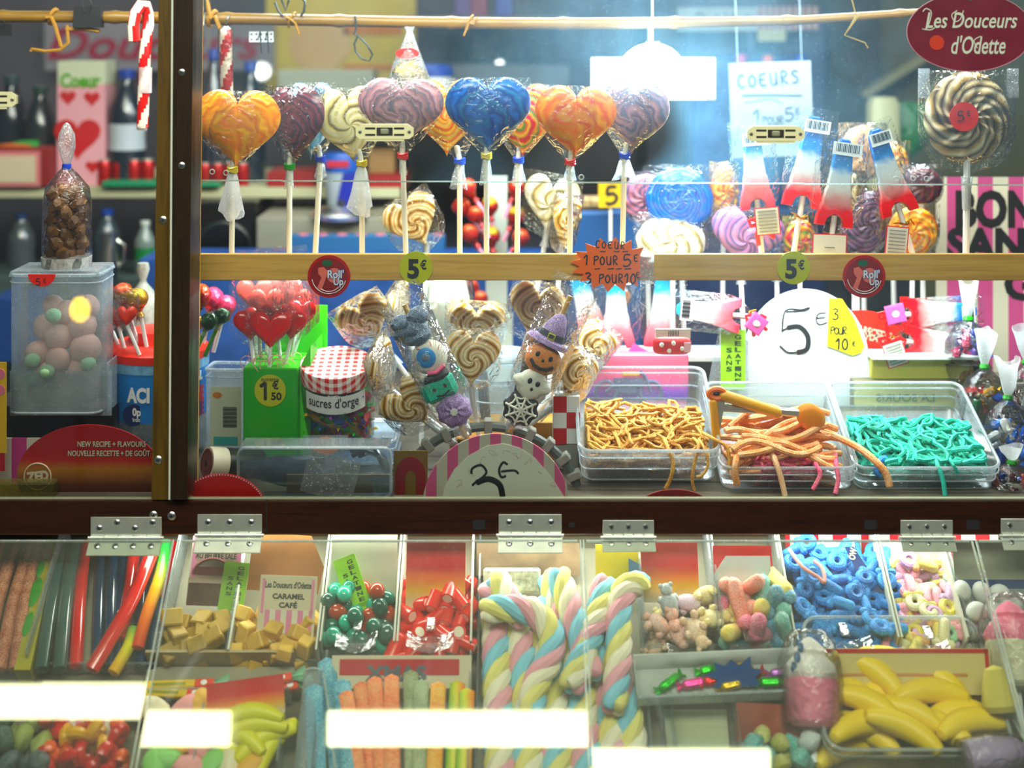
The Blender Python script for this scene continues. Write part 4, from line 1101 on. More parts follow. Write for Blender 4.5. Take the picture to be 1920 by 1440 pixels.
def bottle(label, px, base, h, r, Y, body, cap, lab=None, cat='bottle', group='soft drink bottles in the shop behind'):
    t = Th('drink_bottle', label, cat, px, base, Y, group=group)
    t.part('body', MB(mat('bottle_' + body.strip('#'), body, .2, coat=.4)).lathe([(r * .9, 0), (r, 6), (r, h * .3), (r * .93, h * .42), (r, h * .55), (r * .95, h * .66), (r * .5, h * .84), (r * .36, h * .9), (r * .36, h * .93)], 18))
    t.part('cap', MB(mat('cap_' + cap.strip('#'), cap, .4)).lathe([(r * .44, h * .92), (r * .46, h * .99), (r * .4, h), (0, h)], 16))
    if lab: t.part('label', MB(mat('label_' + lab.strip('#'), lab, .5)).lathe([(r * 1.01, h * .32), (r * .97, h * .42), (r * 1.01, h * .54)], 18))
SH = 351
bottle('dark bottle with a blue cap, right of the tall pink heart box', 238, SH, 222, 34, YS + .05, '#1d2630', '#123a8c', '#b8c0c8')
bottle('dark bottle with a blue cap seen between the post and the straight candy cane', 401, SH, 260, 26, YS + .05, '#1e2836', '#0e3a94')
bottle('shorter dark bottle with a blue cap behind the straight candy cane', 470, SH, 236, 28, YS + .12, '#1c2c3a', '#154a9c')
bottle('dark bottle standing left of the tall pink heart box', 76, SH, 190, 30, YS + .08, '#2a3034', '#26403a')
bottle('dark bottle near the left edge behind the pink framed sign', 22, SH, 210, 30, YS + .14, '#252a33', '#3a4a52')
RC = mat('can_red', '#a81a1e', .3, .4)
def can(px, base, r, h, Y, m, label, group):
    t = Th('drink_can', label, 'can', px, base, Y, group=group)
    t.part('body', MB(m).lathe([(r * .8, 0), (r, 5), (r, h - 8), (r * .82, h)], 18)); t.part('rim', MB(STEEL).lathe([(r * .84, h), (r * .84, h + 3), (r * .7, h + 3), (r * .7, h + 1), (0, h + 1)], 18))
for i, px in enumerate((196, 224, 251, 277)): can(px, SH, 13, 50, YS + .03, RC, 'small red can in the row on the shelf behind the left window', 'red cans on the shelf')
for i, px in enumerate((384, 408, 432, 455)): can(px, SH, 12, 44, YS + .03, RC, 'small red can on the shelf below the orange and yellow heart', 'red cans below the orange heart')
t = Th('heart_box', 'tall pink carton with red hearts and a cream top with green letters', 'carton', 150, SH, YS + .02)
t.part('carton', MB(mat('box_pink', '#d9a0a8', .6)).box((0, 40, 96), (90, 70, 192), 1))
t.part('top_band', MB(mat('box_cream', '#c8cdb4', .6)).box((1, 40, 214), (90, 70, 44), 1))
mb = MB(mat('box_green_print', '#5a9a2a', .5)).text('Coeur', 0, 200, 3, 26, 76, .04); t.part('lettering', mb)
def heart_pts(cx, cz, w, h): f = heart_fn(w, h); return [(cx + f(2 * PI * i / 28)[0], cz + f(2 * PI * i / 28)[1]) for i in range(28)]
HR = mat('box_heart_red', '#b31a1e', .5)
for x, z, w, h in ((-24, 166, 30, 28), (21, 164, 30, 28), (-6, 88, 88, 78), (22, 36, 26, 24)): t.part('heart_print', MB(HR).prism(heart_pts(x, z, w, h), 4, 5))
t = Th('framed_notice', 'cream notice in a pink frame on a red crate, behind the far left', 'sign', 30, SH, YS - .02)
t.part('crate', MB(mat('crate_red', '#7c2018', .6)).box((4, 40, 36), (112, 60, 74), 2))
t.part('frame', MB(mat('notice_pink', '#c47a7c', .6)).box((-4, 4, 34), (96, 4, 66))); t.part('sheet', MB(mat('notice_cream', '#cdbfa6', .6)).box((-4, 1, 34), (80, 3, 50)))
t.part('greens', MB(mat('green_garnish', '#2a7a2e', .6)).ell((10, 34, 78), (30, 14, 8), 10, None, .4)); t.part('orange_garnish', MB(mat('orange_garnish', '#b8641c', .6)).ell((-10, 26, 75), (40, 12, 6), 10, None, .4, 4))
slab('green_tray', 'low green tray on the shelf beside the post', 'tray', 190, 300, 340, 351, YS - .02, .08, mat('tray_green', '#2a7f5a', .5), 2)
slab('green_tray', 'low green tray on the shelf behind the orange heart\'s lacy tail', 'tray', 372, 412, 343, 351, YS - .02, .08, mat('tray_green', '#2a7f5a'), 2)
slab('red_packet', 'flat red packet lying on the shelf behind the maroon heart\'s stick', 'packet', 500, 590, 322, 352, YS, .1, mat('packet_red', '#8c1620', .5), 2)
slab('red_packet', 'flat red packet on the shelf right of the energy drink cup', 'packet', 690, 760, 328, 354, YS, .1, mat('packet_red', '#8c1620'), 2)
slab('brown_packet', 'tan carton on the shelf behind the straw-coloured heart\'s tie', 'carton', 690, 740, 280, 330, YS + .04, .1, mat('carton_tan', '#8a6a44', .6), 2)
t = Th('energy_drink_cup', 'blue and silver cup with red lettering behind the straw-yellow heart\'s tail', 'cup', 640, 386, 2.46)
t.part('cup', MB(mat('cup_silver', '#aab4bc', .35)).lathe([(26, 0), (34, 66)], 20)); t.part('blue_panel', MB(mat('cup_blue', '#13248c', .4)).prism([(-6, 0), (26, 0), (34, 66), (8, 66)], -36, -34))
t.part('lid', MB(mat('cup_band', '#2a56a8', .4)).lathe([(36, 66), (38, 84), (34, 100)], 20)); t.part('lettering', MB(mat('drink_red', '#b0203c', .5)).box((-2, -39, 82), (40, 1, 12)))
slab('microwave', 'black appliance standing on the back counter by the post', 'appliance', 368, 480, 378, 640, 2.44, .2, mat('appliance_black', '#08090a', .3), 4)
t = Th('appliance_door', 'round dark glass porthole of the black appliance', 'porthole', 420, 470, 2.435); t.part('ring', MB(mat('porthole_grey', '#24282c', .3)).tube([(52 * math.cos(a), 0, 52 * math.sin(a)) for a in [2 * PI * i / 24 for i in range(24)]], 5, 8, closed=True)); t.part('glass', MB(mat('appliance_black', '#08090a')).prism(circ(48, 24), -1, 2))
slab('storage_chest', 'grey-beige chest behind the foot of the heart lollipops', 'chest', 480, 730, 408, 700, 2.40, .2, mat('chest_beige', '#8f8c7c', .6), 3)
mb = MB(mat('strip_blue', '#2f5f8a', .5)).box((0, 0, 0), (290, 30, 46), 3); mb.m(mat('strip_pink', '#c06a80', .5))
for i in range(8): mb.ell((-120 + i * 36, -6, 22), (12, 8, 4), 8)
single('blue_sweet_tray', 'blue tray edged with pink sweets on the chest', 'tray', mb, 690, 462, 2.36)
t = Th('chest_gleam', 'shiny steel lid on the chest', 'pan', 640, 400, 2.42); t.part('lid', MB(SCREW).lathe([(58, -8), (60, 0), (40, 12), (0, 16)], 24)); t.part('knob', MB(INK).ell((0, 0, 20), 7, 8))
t = Th('pale_post', 'white upright board behind the red wrapped lollipops', 'board', 931, 520, 2.20); t.part('board', MB(mat('pale_board', '#c8d0c4', .6)).box((0, 0, 60), (40, 10, 260))); t.part('foot', MB(mat('pale_board', '#c8d0c4')).box((0, 0, -280), (60, 40, 420)))
mb = MB(mat('crate_blue', '#1d4a8e', .5, nz=.35, nzs=22)).box((0, 70, 0), (760, 140, 208), 3)
single('blue_crate', 'wide blue drinks crate behind the gap under the rail', 'crate', mb, 640, 590, 2.26)
single('blue_case', 'blue plastic case behind the greyish purple heart\'s stick', 'case', MB(mat('case_blue', '#0f4a7e', .5)).box((0, 40, 0), (150, 80, 302), 8), 1135, 546, 2.22)
t = Th('yellow_price_card', 'yellow price card with a black figure behind the greyish purple heart\'s stick', 'price card', 1145, 366, 2.20); t.part('card', MB(mat('card_yellow', '#d8b400', .5)).box((0, 0, 0), (46, 2, 46))); t.part('handwriting', MB(INK).pen(G['5'], -8, -16, -2, 32, 6)); t.part('pin', MB(STICK).box((0, 4, -184), (5, 4, 320)))
single('nougat_packet', 'speckled nougat packet lying under the yellow price card', 'packet', MB(mat('nougat_speck', '#a89068', .5, nz=.6, nzs=90)).box((0, 0, 0), (80, 30, 26), 8), 1110, 380, 2.235)
# yellow posters on the back wall, and a banner
YP = mat('poster_yellow', '#cbb668', .6, nz=.15, nzs=8); YP2 = mat('poster_blush', '#cfae84', .6, nz=.12, nzs=8)
t = Th('wall_poster', 'pale yellow poster on the back wall above the straw-yellow heart', 'poster', 640, 90, 3.17); t.part('sheet', MB(YP).box((0, 0, 0), (280, 10, 196))); t.part('picture', MB(YP2).prism(circ(58, 30, 1, .9, -40, 8), -7, -6))
t.part('red_bar', MB(mat('poster_red', '#c07a40', .6)).box((60, -6, 34), (110, 2, 18)).box((60, -6, -36), (110, 2, 10)))
t = Th('wall_poster', 'small picture card with a yellow foot on the back wall, above the dark blue heart', 'poster', 908, 78, 3.17); t.part('sheet', MB(mat('pic_pink', '#b07a80', .6)).box((0, 0, 0), (44, 8, 60))); t.part('top', MB(mat('pic_blue', '#2a5a9c', .6)).box((0, -5, 22), (44, 2, 16))); t.part('foot', MB(mat('pic_yellow', '#c8a020', .6)).box((0, -5, -24), (44, 2, 14)))
t = Th('shop_banner', 'cream banner with pink script behind the rod at the left', 'banner', 300, 82, 3.10); t.part('cloth', MB(mat('banner_cream', '#7f7c84', .7)).box((0, 0, 0), (430, 8, 100))); t.part('lettering', MB(mat('banner_red', '#8c2440', .6)).text('Douceurs', -10, 0, -6, 58, 400, .02, .3))
slab('white_fitting', 'white cabinet fitting under the yellow poster', 'fitting', 520, 700, 132, 175, 3.0, .1, mat('fitting_white', '#b4b8a8', .5), 2)
t = Th('spot_lamp', 'small white spot lamp shining behind the straight candy cane', 'lamp', 489, 134, 2.9); t.part('glass', MB(mat('spot_glow', (.9, 1, .9), .4, emit=5)).ell((0, 0, 0), (15, 6, 13), 14)); t.part('case', MB(WHITE).lathe([(18, 0), (18, 20), (10, 60)], 14, Matrix.Translation((0, 6, 0)) @ Matrix.Rotation(R(-90), 4, 'X')))
t = Th('spot_lamp', 'tiny white lamp shining above the dark blue heart', 'lamp', 937, 121, 2.9); t.part('glass', MB(mat('spot_glow', (.9, 1, .9))).ell((0, 0, 0), (8, 4, 6), 12)); t.part('case', MB(WHITE).lathe([(10, 0), (10, 10), (6, 60)], 12, Matrix.Translation((0, 4, 0)) @ Matrix.Rotation(R(-90), 4, 'X')))
for c_, px, lab in (('#5a3f7a', 868, 'purple packet'), ('#7a2f4a', 898, 'plum packet'), ('#3f4a9a', 945, 'violet blue packet')):
    slab('sweet_packet', lab + ' on the top shelf above the dark blue heart', 'packet', px - 16, px + 16, -30, 30, 2.7, .06, mat('pk' + c_.strip('#'), c_, .5), 2)
slab('top_shelf', 'dim upper shelf across the back above the hearts', 'shelf', 760, 1080, 30, 44, 2.68, .5, mat('shelf_dim', '#5c5a5a', .6))
slab('dim_cupboard', 'dim cupboard behind the dark blue and orange hearts', 'cupboard', 780, 1070, 120, 352, 2.85, .3, mat('cupboard_dim', '#55585c', .6), 3)
t = Th('round_tin', 'white tin with a blue lid behind the yellow-orange heart', 'tin', 812, 205, 2.6); t.part('body', MB(WHITE).lathe([(36, 0), (36, 64)], 20)); t.part('lid', MB(mat('tin_blue', '#0f3a9a', .4)).lathe([(39, 62), (39, 76), (30, 84), (0, 86)], 20))
single('tin_shelf', 'plain shelf carrying the white tin', 'shelf', MB(mat('shelf_dim', '#5c5a5a')).box((0, 170, 0), (520, 620, 10)), 812, 210, 2.58)
# drinks fridge
FR = mat('fridge_blue', '#0a2350', .35, nz=.3, nzs=6)
t = Th('drinks_fridge', 'dark blue drinks fridge behind the handwritten hearts card', 'fridge', 1420, 420, 2.72)
t.part('body', MB(FR).box((0, 150, -20), (270, 260, 800), 6)); t.part('inner', MB(mat('fridge_inner', '#123e7c', .4)).box((-10, 10, 150), (220, 10, 330), 4))
t.part('side', MB(mat('fridge_side', '#060b14', .4)).box((-170, 150, -20), (70, 280, 820)))
t.part('shelf', MB(mat('fridge_rack', '#3a5a8a', .4)).box((-10, -20, 30), (230, 60, 8)))
for px, c_, z, lab in ((1390, '#c0508a', 130, 'bottle with a pink cap in the fridge'), (1440, '#d8684a', 132, 'bottle with a coral cap in the fridge'), (1500, '#1a4ac0', 132, 'bottle with a blue cap in the fridge')):
    bottle(lab, px, 386, 386 - z + 28, 22, 2.68, '#2a6a9c', c_, group='bottles in the drinks fridge')
t = Th('fridge_sign', 'long white sign board on top of the fridge, with a red striped panel', 'sign', 1410, 34, 2.66); t.part('board', MB(mat('sign_white', '#9aa4a6', .5)).box((-30, 0, -2), (220, 6, 44))); t.part('panel', MB(stripes('sign_red_stripes', '#8a4048', '#a8a29a', .012)).box((66, -4, 0), (116, 4, 44)))
t.part('blurred_print', MB(mat('sign_grey', '#4a545a', .5)).pen([[(-110, -8), (-100, 10), (-84, -6)], [(-70, -8), (-64, 8)], [(-50, 10), (-48, -8)], [(-36, 10), (-34, -8)], [(-18, -6), (-10, 4), (0, -8)]], 0, 0, -5, 1, 5)); t.part('lower_label', MB(mat('sign_cream', '#a8a278', .5)).box((36, -5, -32), (52, 3, 22))); t.part('post', MB(FR).box((0, 12, -60), (12, 6, 130)))
slab('dark_partition', 'dark partition between the fridge and the right of the shop', 'partition', 1556, 1650, -60, 420, 2.9, .1, mat('partition_dark', '#11171a', .6))
slab('olive_partition', 'olive-grey partition behind the big round lollipop', 'partition', 1640, 2000, -60, 760, 2.95, .1, mat('partition_olive', '#55573f', .7, nz=.2, nzs=4))
t = Th('sloping_beam', 'pale sloping beam behind the big round lollipop', 'beam', 1700, 130, 2.85); t.part('beam', MB(mat('beam_pale', '#8c8a6c', .6)).box((0, 20, 0), (190, 40, 14), 1, Matrix.Rotation(R(-32), 4, 'Y')))
t = Th('cream_jug', 'cream container with green leaves beside it, right of the towers', 'container', 1655, 420, 2.45); t.part('body', MB(mat('jug_cream', '#a8a682', .5)).lathe([(28, 0), (30, 120), (28, 225), (22, 238), (0, 240)], 18, None, sq=4)); t.part('leaves', MB(mat('leaf_green', '#1c5a26', .5)).ell((62, 20, 185), (34, 20, 42), 12, None, .7, 2).ell((46, 10, 150), (26, 16, 30), 12, None, .7, 5)); t.part('stand', MB(mat('partition_dark', '#11171a')).box((10, 0, -637), (120, 60, 1273)))
# lower left behind the pane
bottle('bottle with a blue cap behind the nut bag', 201, 520, 128, 26, 2.5, '#39444a', '#1b3f8c')
bottle('white-capped bottle with a green label beside the post', 272, 520, 106, 20, 2.46, '#7d8a84', '#c8ccc4', '#2a7a44')
bottle('small bottle with a dark cap behind the far left', 40, 520, 120, 26, 2.55, '#4a5052', '#1f3a66')
slab('bottle_stand', 'plain stand under the bottles behind the left window', 'stand', -60, 330, 520, 760, 2.42, .18, mat('stand_grey', '#42504e', .6), 2)
slab('blue_stripe_box', 'box with a blue stripe low behind the clear tub', 'box', -20, 60, 560, 680, 2.3, .1, mat('box_navy', '#0f3a72', .5), 2)
t = Th('gleaming_jug', 'steel milk jug gleaming behind the nut bag', 'jug', 204, 520, 2.38); t.part('body', MB(SCREW).lathe([(18, 0), (20, 30), (14, 60), (17, 84)], 16)); t.part('handle', MB(SCREW).tube([(16, 0, 70), (30, 0, 60), (28, 0, 30), (18, 0, 20)], 3, 8))
# ------------------------------------------------------------------ left window: tub, nut bag, lollipop tub, red sign
def onfloor(Y): return FLOORY(Y)
mb = MB(mat('black_box', '#0d1012', .5)).box((0, 60, 0), (236, 130, 150), 2)
single('black_box', 'black box carrying the clear tub of pink marshmallows', 'box', mb, 98, 835, 1.76)
def open_tub(t, w, d, h, r=14, th=2.2, m=BINC, n=5, flare=0, rim=True, lidless=True, yc=0):
    """thin walled clear tub, open on top, built as outer skin plus rim and base"""
    o = rrect(w, d, r, n); N = len(o)
    mb = MB(m); vs = []
    levels = [(1 - flare, 0), (1, h)]
    for q, z in levels: vs += [(x * q, y * q + yc, z) for x, y in o]
    fs = [(i, (i + 1) % N, N + (i + 1) % N, N + i) for i in range(N)] + [tuple(range(N))[::-1]]
    mb.add(vs, fs)
    a = t.part('walls', mb)
    if rim:
        mb = MB(RIMC); mb.tube([(x, y + yc, h) for x, y in o], 3.2, 6, closed=True); mb.tube([(x * (1 - flare), y * (1 - flare) + yc, 2) for x, y in o], 2.0, 6, closed=True)
        mb.tube([(x * (1 + .012), y * (1 + .012) + yc, h - 14) for x, y in o], 1.5, 5, closed=True)
        t.part('rim', mb)
    return a
t = Th('clear_tub', 'clear upright tub of pink and green marshmallow sweets, orange price dot on top', 'tub', 118, 762, 1.735)
open_tub(t, 168, 110, 255, 22, m=FROST)
t.part('lid', MB(FROST).prism([(-84, 252), (84, 252), (80, 262), (-80, 262)], -52, 52))
s_ = t.part('price_dot', MB(mat('sticker_orange', '#f2450c')).prism(circ(25, 24, 1, .9, -20, 258, PI, 2 * PI), -60, -59)); t.part('handwriting', MB(INK).pen(G['5'], -30, 238, -61, 12, 1.6).pen(G['E'], -16, 242, -61, 8, 1.2), s_)
t = Th('plastic_stand', 'clear plastic display stand around the foot of the tub', 'stand', 118, 764, 1.72); t.part('front', MB(FROST).box((0, -12, 30), (190, 1, 84))); t.part('side', MB(FROST).box((86, 20, 40), (2, 64, 92)))
PINKM = mat('marshmallow_pink', '#ecbcb0', .7, sss=.3, bump=.1); GRNM = mat('marshmallow_green', '#b0d4aa', .7, sss=.3, bump=.1); PEAM = mat('marshmallow_peach', '#d89c7c', .7, sss=.3, bump=.1)
proto = {}
pos = [(-40, 10, 28, 30), (8, 6, 24, 34), (44, 12, 30, 28), (-24, -6, 62, 27), (32, 2, 66, 30), (-4, -16, 92, 24), (-46, 4, 100, 26), (44, -4, 110, 30), (-8, 2, 132, 30), (34, 6, 150, 28), (-34, 10, 148, 26), (4, 10, 172, 26), (44, 14, 186, 22), (-22, 14, 186, 22)]
for i, (x, y, z, r) in enumerate(pos):
    M = Matrix.Translation(P(118, 762, 1.735) + Vector((x, y, z)) * K(1.735)) @ Euler((i, i * 2, i * 3)).to_matrix().to_4x4() @ Matrix.Scale(r / 28, 4)
    if not proto:
        proto['o'] = MB(PINKM).ell((0, 0, 0), (28, 28, 25), 16).build('marshmallow_ball', None, K(1.735)); o = proto['o']
    else: o = proto['o'].copy(); COL.objects.link(o)
    o.matrix_world = M; tag(o, 'pink marshmallow ball in the clear upright tub', 'marshmallow', 'pink marshmallows in the tub')
for i, (x, y, z) in enumerate([(-48, -26, 92), (-16, -44, 76), (54, -22, 86), (-6, -38, 178), (-52, -18, 56)]):
    o = MB(GRNM).ell((0, 0, 0), (15, 14, 13), 12).build('marshmallow_leaf', None, K(1.735)); o.location = P(118, 762, 1.735) + Vector((x, y, z)) * K(1.735)
    tag(o, 'small pale green marshmallow among the pink balls in the tub', 'marshmallow', 'green marshmallows in the tub')
t = Th('nut_bag', 'clear bag of brown sugared nuts tied in blue, standing on the tub', 'sweet bag', 125, 502, 1.74)
t.part('bag', MB(CELLO).lathe([(44, 0), (46, 30), (45, 120), (40, 150), (20, 176), (6, 190)], 16, None, wob=.04))
t.part('neck', MB(CELLO2).lathe([(6, 190), (8, 200), (15, 225), (14, 250), (6, 268), (2, 272)], 12, None, wob=.12)); t.part('tie', MB(tie_mat('blue')).lathe([(8, 184), (9, 190), (8, 195)], 12))
t.part('label_strip', MB(mat('bag_foot', '#b9b4ae', .5, nz=.5, nzs=150)).lathe([(45, 2), (46.5, 22)], 16))
NUT = mat('sugared_nut', '#84582e', .4, nz=.5, nzs=40, bump=.5, bs=80)
for i in range(34):
    z = 30 + (i // 5) * 19 + random.uniform(-4, 4); a = i * 2.4; r_ = 26 if i % 5 else 6
    o = (MB(NUT).ell((0, 0, 0), (15, 12, 12), 10, None, .5, i % 4).build('sugared_nut', None, K(1.74)) if i < 4 else NUTS[i % 4].copy())
    if i < 4: NUTS = (NUTS if i else []) + [o]
    else: COL.objects.link(o)
    o.location = P(125, 502, 1.74) + Vector((r_ * math.cos(a), r_ * math.sin(a), z)) * K(1.74); o.rotation_euler = (i, i * 1.7, i * .6)
    tag(o, 'brown sugared nut in the clear bag tied in blue', 'nut', 'sugared nuts in the bag')

# big tub of tongue-painter lollipops behind the post
t = Th('lollipop_tub', 'round blue-labelled sweet tub with an orange lid, half hidden behind the post', 'tub', 297, 832, 1.83)
r_ = 92
t.part('jar', MB(FROST).lathe([(r_ * .95, 0), (r_, 8), (r_, 170), (r_ * .98, 176)], 32))
t.part('lid', MB(mat('lid_orange', '#e0451c', .4)).lathe([(r_ * 1.02, 168), (r_ * 1.03, 182), (r_ * .9, 192), (r_ * .6, 196), (r_ * .55, 216), (0, 218)], 32))
L_ = t.part('label', MB(mat('label_blue', '#2f78bc', .4)).lathe([(r_ * 1.005, 62), (r_ * 1.005, 168)], 36))
t.part('top_band', MB(mat('label_pale', '#7aa8c8', .4, nz=.3, nzs=150)).lathe([(r_ * 1.012, 150), (r_ * 1.012, 167)], 36), L_)
def wrap_text(mb, body, ang, z, rr, size, w, bold=0):
    """lettering laid round a cylinder, facing the front at ang = 0"""
    m2 = MB(); m2.text(body, 0, z, 0, size, w, bold)
    mb.add([(rr * math.sin(ang + x / rr), -rr * math.cos(ang + x / rr), zz) for x, y, zz in m2.v], m2.f)
mb = MB(PAPER); wrap_text(mb, 'ACI', R(-9), 114, r_ * 1.02, 26, 44, .05); mb.m(mat('label_navy', '#12285a', .4))
for a in (R(-14),): mb.prism(circ(20, 16, cx=r_ * math.sin(a), cz=78), -r_ * .995, -r_ * .985)
mb.m(PAPER); wrap_text(mb, '150p', R(-14), 82, r_ * 1.03, 14, 30, .04); wrap_text(mb, 'environ', R(-14), 70, r_ * 1.03, 8, 26, .02); t.part('lettering', mb, L_)
mb = MB(PAPER); wrap_text(mb, 'VIDAL', R(58), 138, r_ * 1.03, 16, 42, .06); mb.m(mat('label_redtext', '#c03418', .4)); wrap_text(mb, 'TACHE', R(56), 104, r_ * 1.03, 26, 58, .06); mb.m(mat('label_plum', '#8a1a4a', .4)); wrap_text(mb, 'LANGUE', R(56), 76, r_ * 1.03, 24, 60, .05); t.part('brand_lettering', mb, L_)
mb = MB(mat('label_small_print', '#1f5a94', .4))
for i in range(12): wrap_text(mb, 'lllllllllll', R(-44), 146 - i * 6.5, r_ * 1.02, 4, 30)
t.part('small_print', mb, L_)
FOIL = {c: mat('foil_' + c, h, .22, .35, nz=.6, nzs=70, bump=.9, bs=140) for c, h in dict(gold='#b88a14', red='#a8121c', green='#0a4a2a', orange='#d85a14', pink='#d84a6a', yellow='#e0b818').items()}
def ball_lolly(label, px, py, r, foot, Y, m, stick=STICKW, m2=None, group='wrapped ball lollipops'):
    t = Th('ball_lollipop', label, 'lollipop', foot[0], foot[1], Y, group=group)
    x, z = px - foot[0], foot[1] - py
    mb = MB(m).ell((x, 0, z), (r, r, r * .95), 14, None, .12, px)
    t.part('wrapped_ball', mb)
    if m2: t.part('top_print', MB(m2).ell((x, -1, z + r * .35), (r * .88, r * .95, r * .66), 12, None, .15, py))
    d = Vector((x, 0, z)).normalized()
    mb = MB(CELLO2 if not m2 else m).tube([Vector((x, 0, z)) - d * r * .9, Vector((x, 0, z)) - d * r * 1.25, Vector((x, 0, z)) - d * r * 1.7], [r * .5, r * .22, r * .4], 10, False); t.part('twist', mb)
    t.part('stick', MB(stick).cyl((0, 0, 0), Vector((x, 0, z)) - d * r * .8, 4, 8))
YT = 1.80
ball_lolly('gold wrapped ball lollipop over the orange lid, upper of the pair', 230, 551, 21, (262, 655), YT, FOIL['gold'], m2=FOIL['orange'])
ball_lolly('yellow-green wrapped ball lollipop over the orange lid, lower of the pair', 257, 560, 20, (276, 655), YT - .01, FOIL['gold'], m2=FOIL['yellow'])
GST = mat('green_stick', '#4f9a24', .4)
ball_lolly('large orange and red ball lollipop just right of the post', 370, 555, 26, (362, 655), 1.79, FOIL['red'], m2=FOIL['orange'])
ball_lolly('yellow ball lollipop peeping out beside the post', 362, 606, 18, (350, 660), 1.77, FOIL['red'], m2=FOIL['yellow'])
ball_lolly('dark green ball lollipop on a green stick, nearer one', 392, 602, 17, (363, 668), 1.76, FOIL['green'], GST)
ball_lolly('dark green ball lollipop on a green stick, farther one', 416, 592, 16, (384, 668), 1.78, FOIL['green'], GST)
ball_lolly('pinkish wrapped ball lollipop behind the dark green ones', 398, 560, 22, (378, 660), 1.83, FOIL['pink'])
ball_lolly('red wrapped ball lollipop beside the red heart lollipops', 424, 572, 20, (400, 660), 1.83, FOIL['pink'])
REDH = mat('red_candy_heart', '#d81420', .2, sss=.25, coat=.5); PNKL = mat('pink_line_print', '#f0a8a8', .4)
def small_heart(label, c, w, h, foot, Y, m=REDH, wrapw=0, group='red heart lollipops in the green box', yaw=0, name='heart_lollipop', lines=True):
    t = Th(name, label, 'lollipop', foot[0], foot[1], Y, group=group)
    x, z = c[0] - foot[0], foot[1] - c[1]
    T = Matrix.Translation((x, 0, z)) @ Matrix.Rotation(R(yaw), 4, 'Z')
    o = MB(m).pillow(heart_fn(w, h), 40, 6, 8, 0, 3).build('candy', t.o, t.k); o.matrix_local = Matrix.Translation(Vector((x, 0, z)) * t.k) @ Matrix.Rotation(R(yaw), 4, 'Z')
    if lines:
        mb = MB(PNKL)
        for k_ in (.72, .45): mb.tube([Vector((p[0], -8.4, p[1])) for p in [(heart_fn(w * k_, h * k_)(2 * PI * i / 24)) for i in range(24)]], .8, 5, closed=True)
        q = t.part('line_print', mb); q.matrix_local = o.matrix_local
    t.part('stick', MB(STICKW).cyl((0, 0, 0), (x, 0, z - h * .38), 3.6, 8))
    if wrapw:
        mb = MB(CELLO); sheets(mb, lambda v: wrapw if v < .75 else wrapw - (wrapw - 8) * ((v - .75) / .25), h * 1.35, -h * .62, 8, 8, 8, c[0] * .02)
        mb.v = [tuple(T @ Vector(v)) for v in mb.v]; t.part('wrapper', mb)
HG2 = 'small red heart lollipops over the orange lid'
small_heart('small coral heart lollipop over the orange lid, rightmost of three', (238, 594), 38, 40, (262, 666), YT - .03, mat('coral_heart', '#d84a3a', .25, sss=.2), 24, HG2, lines=False)
small_heart('small coral heart lollipop over the orange lid, middle of three', (222, 596), 36, 40, (236, 662), YT - .01, mat('coral_heart', '#d84a3a'), 22, HG2, lines=False)
small_heart('small coral heart lollipop over the orange lid, leftmost of three', (207, 598), 30, 36, (226, 658), YT + .01, mat('coral_heart', '#d84a3a'), 18, HG2, -30, lines=False)
t = Th('sweet_bag', 'white printed sweet bag standing behind the gold ball lollipops', 'sweet bag', 268, 655, 1.93); t.part('bag', MB(mat('bag_white', '#a8aca2', .5, nz=.3, nzs=80)).lathe([(30, 0), (32, 60), (26, 100), (8, 124), (6, 130), (12, 150), (10, 162)], 14, None, wob=.06)); t.part('foot', MB(mat('stand_grey', '#42504e')).box((0, 0, -80), (60, 40, 160))); t.part('print', MB(mat('bag_print', '#3a3f44', .5)).prism(circ(7, 14, cx=4, cz=70), -34, -33))

# red oval sign at the bottom left (animal picture left out)
t = Th('oval_sign', 'large red oval sign with white bilingual lettering standing in the left window', 'sign', 168, 936, 1.665)
RS = zramp('sign_red_fade', [(0, '#3a1c08'), (.22, '#5c2d0a'), (.42, '#b8780e'), (.52, '#c23a10'), (.62, '#b01210'), (1, '#a80e10')], -.005, .092, 2, .4, nz=.04)
pts = [(x, max(0, z)) for x, z in circ(1, 60, 137, 94, 0, 45)]
pts = circ(1, 50, 136, 96, 0, 44, R(-28), R(208))
t.part('board', MB(RS).prism(pts, -1.5, 1))
CRM = mat('sign_letter_cream', '#e8dcc0', .5); BRN = mat('sign_letter_shadow', '#5a2a10', .5)
mb = MB(BRN).text('NEW RECIPE + FLAVOURS', 43, 103, -1.8, 11, 130, .05).text('NOUVELLE RECETTE + DE GOÛT', 38, 87, -1.8, 11, 156, .05)
mb.m(CRM).text('NEW RECIPE + FLAVOURS', 42, 104, -2.3, 10.5, 128, .02).text('NOUVELLE RECETTE + DE GOÛT', 37, 88, -2.3, 10.5, 154, .02); t.part('lettering', mb)
mb = MB(CRM).tube([(-97 + 25 * math.cos(a), -2, 43 + 25 * math.sin(a)) for a in [2 * PI * i / 30 for i in range(30)]], 1.3, 5, closed=True).text('ZED', -97, 44, -2.3, 17, 42, .06, rot=R(6)); t.part('round_emblem', mb)
slab('pink_striped_card', 'pink and white striped card behind the red oval sign', 'card', -30, 96, 822, 936, 1.70, .004, stripes('card_stripes', '#b0407a', '#c9c2b4', .036, 0, .5, off=.2), 0)
t = Th('yellow_card', 'yellow card with pink spots cut by the left edge of the picture', 'card', -14, 936, 1.675); t.part('sheet', MB(mat('card_yellow2', '#d8b008', .5)).box((0, 0, 172), (52, 2, 170))); t.part('foot', MB(mat('card_red', '#a81820', .5)).box((0, 0, 70), (46, 2, 34))); t.part('stake', MB(STICK).box((0, 2, 40), (6, 2, 84)))
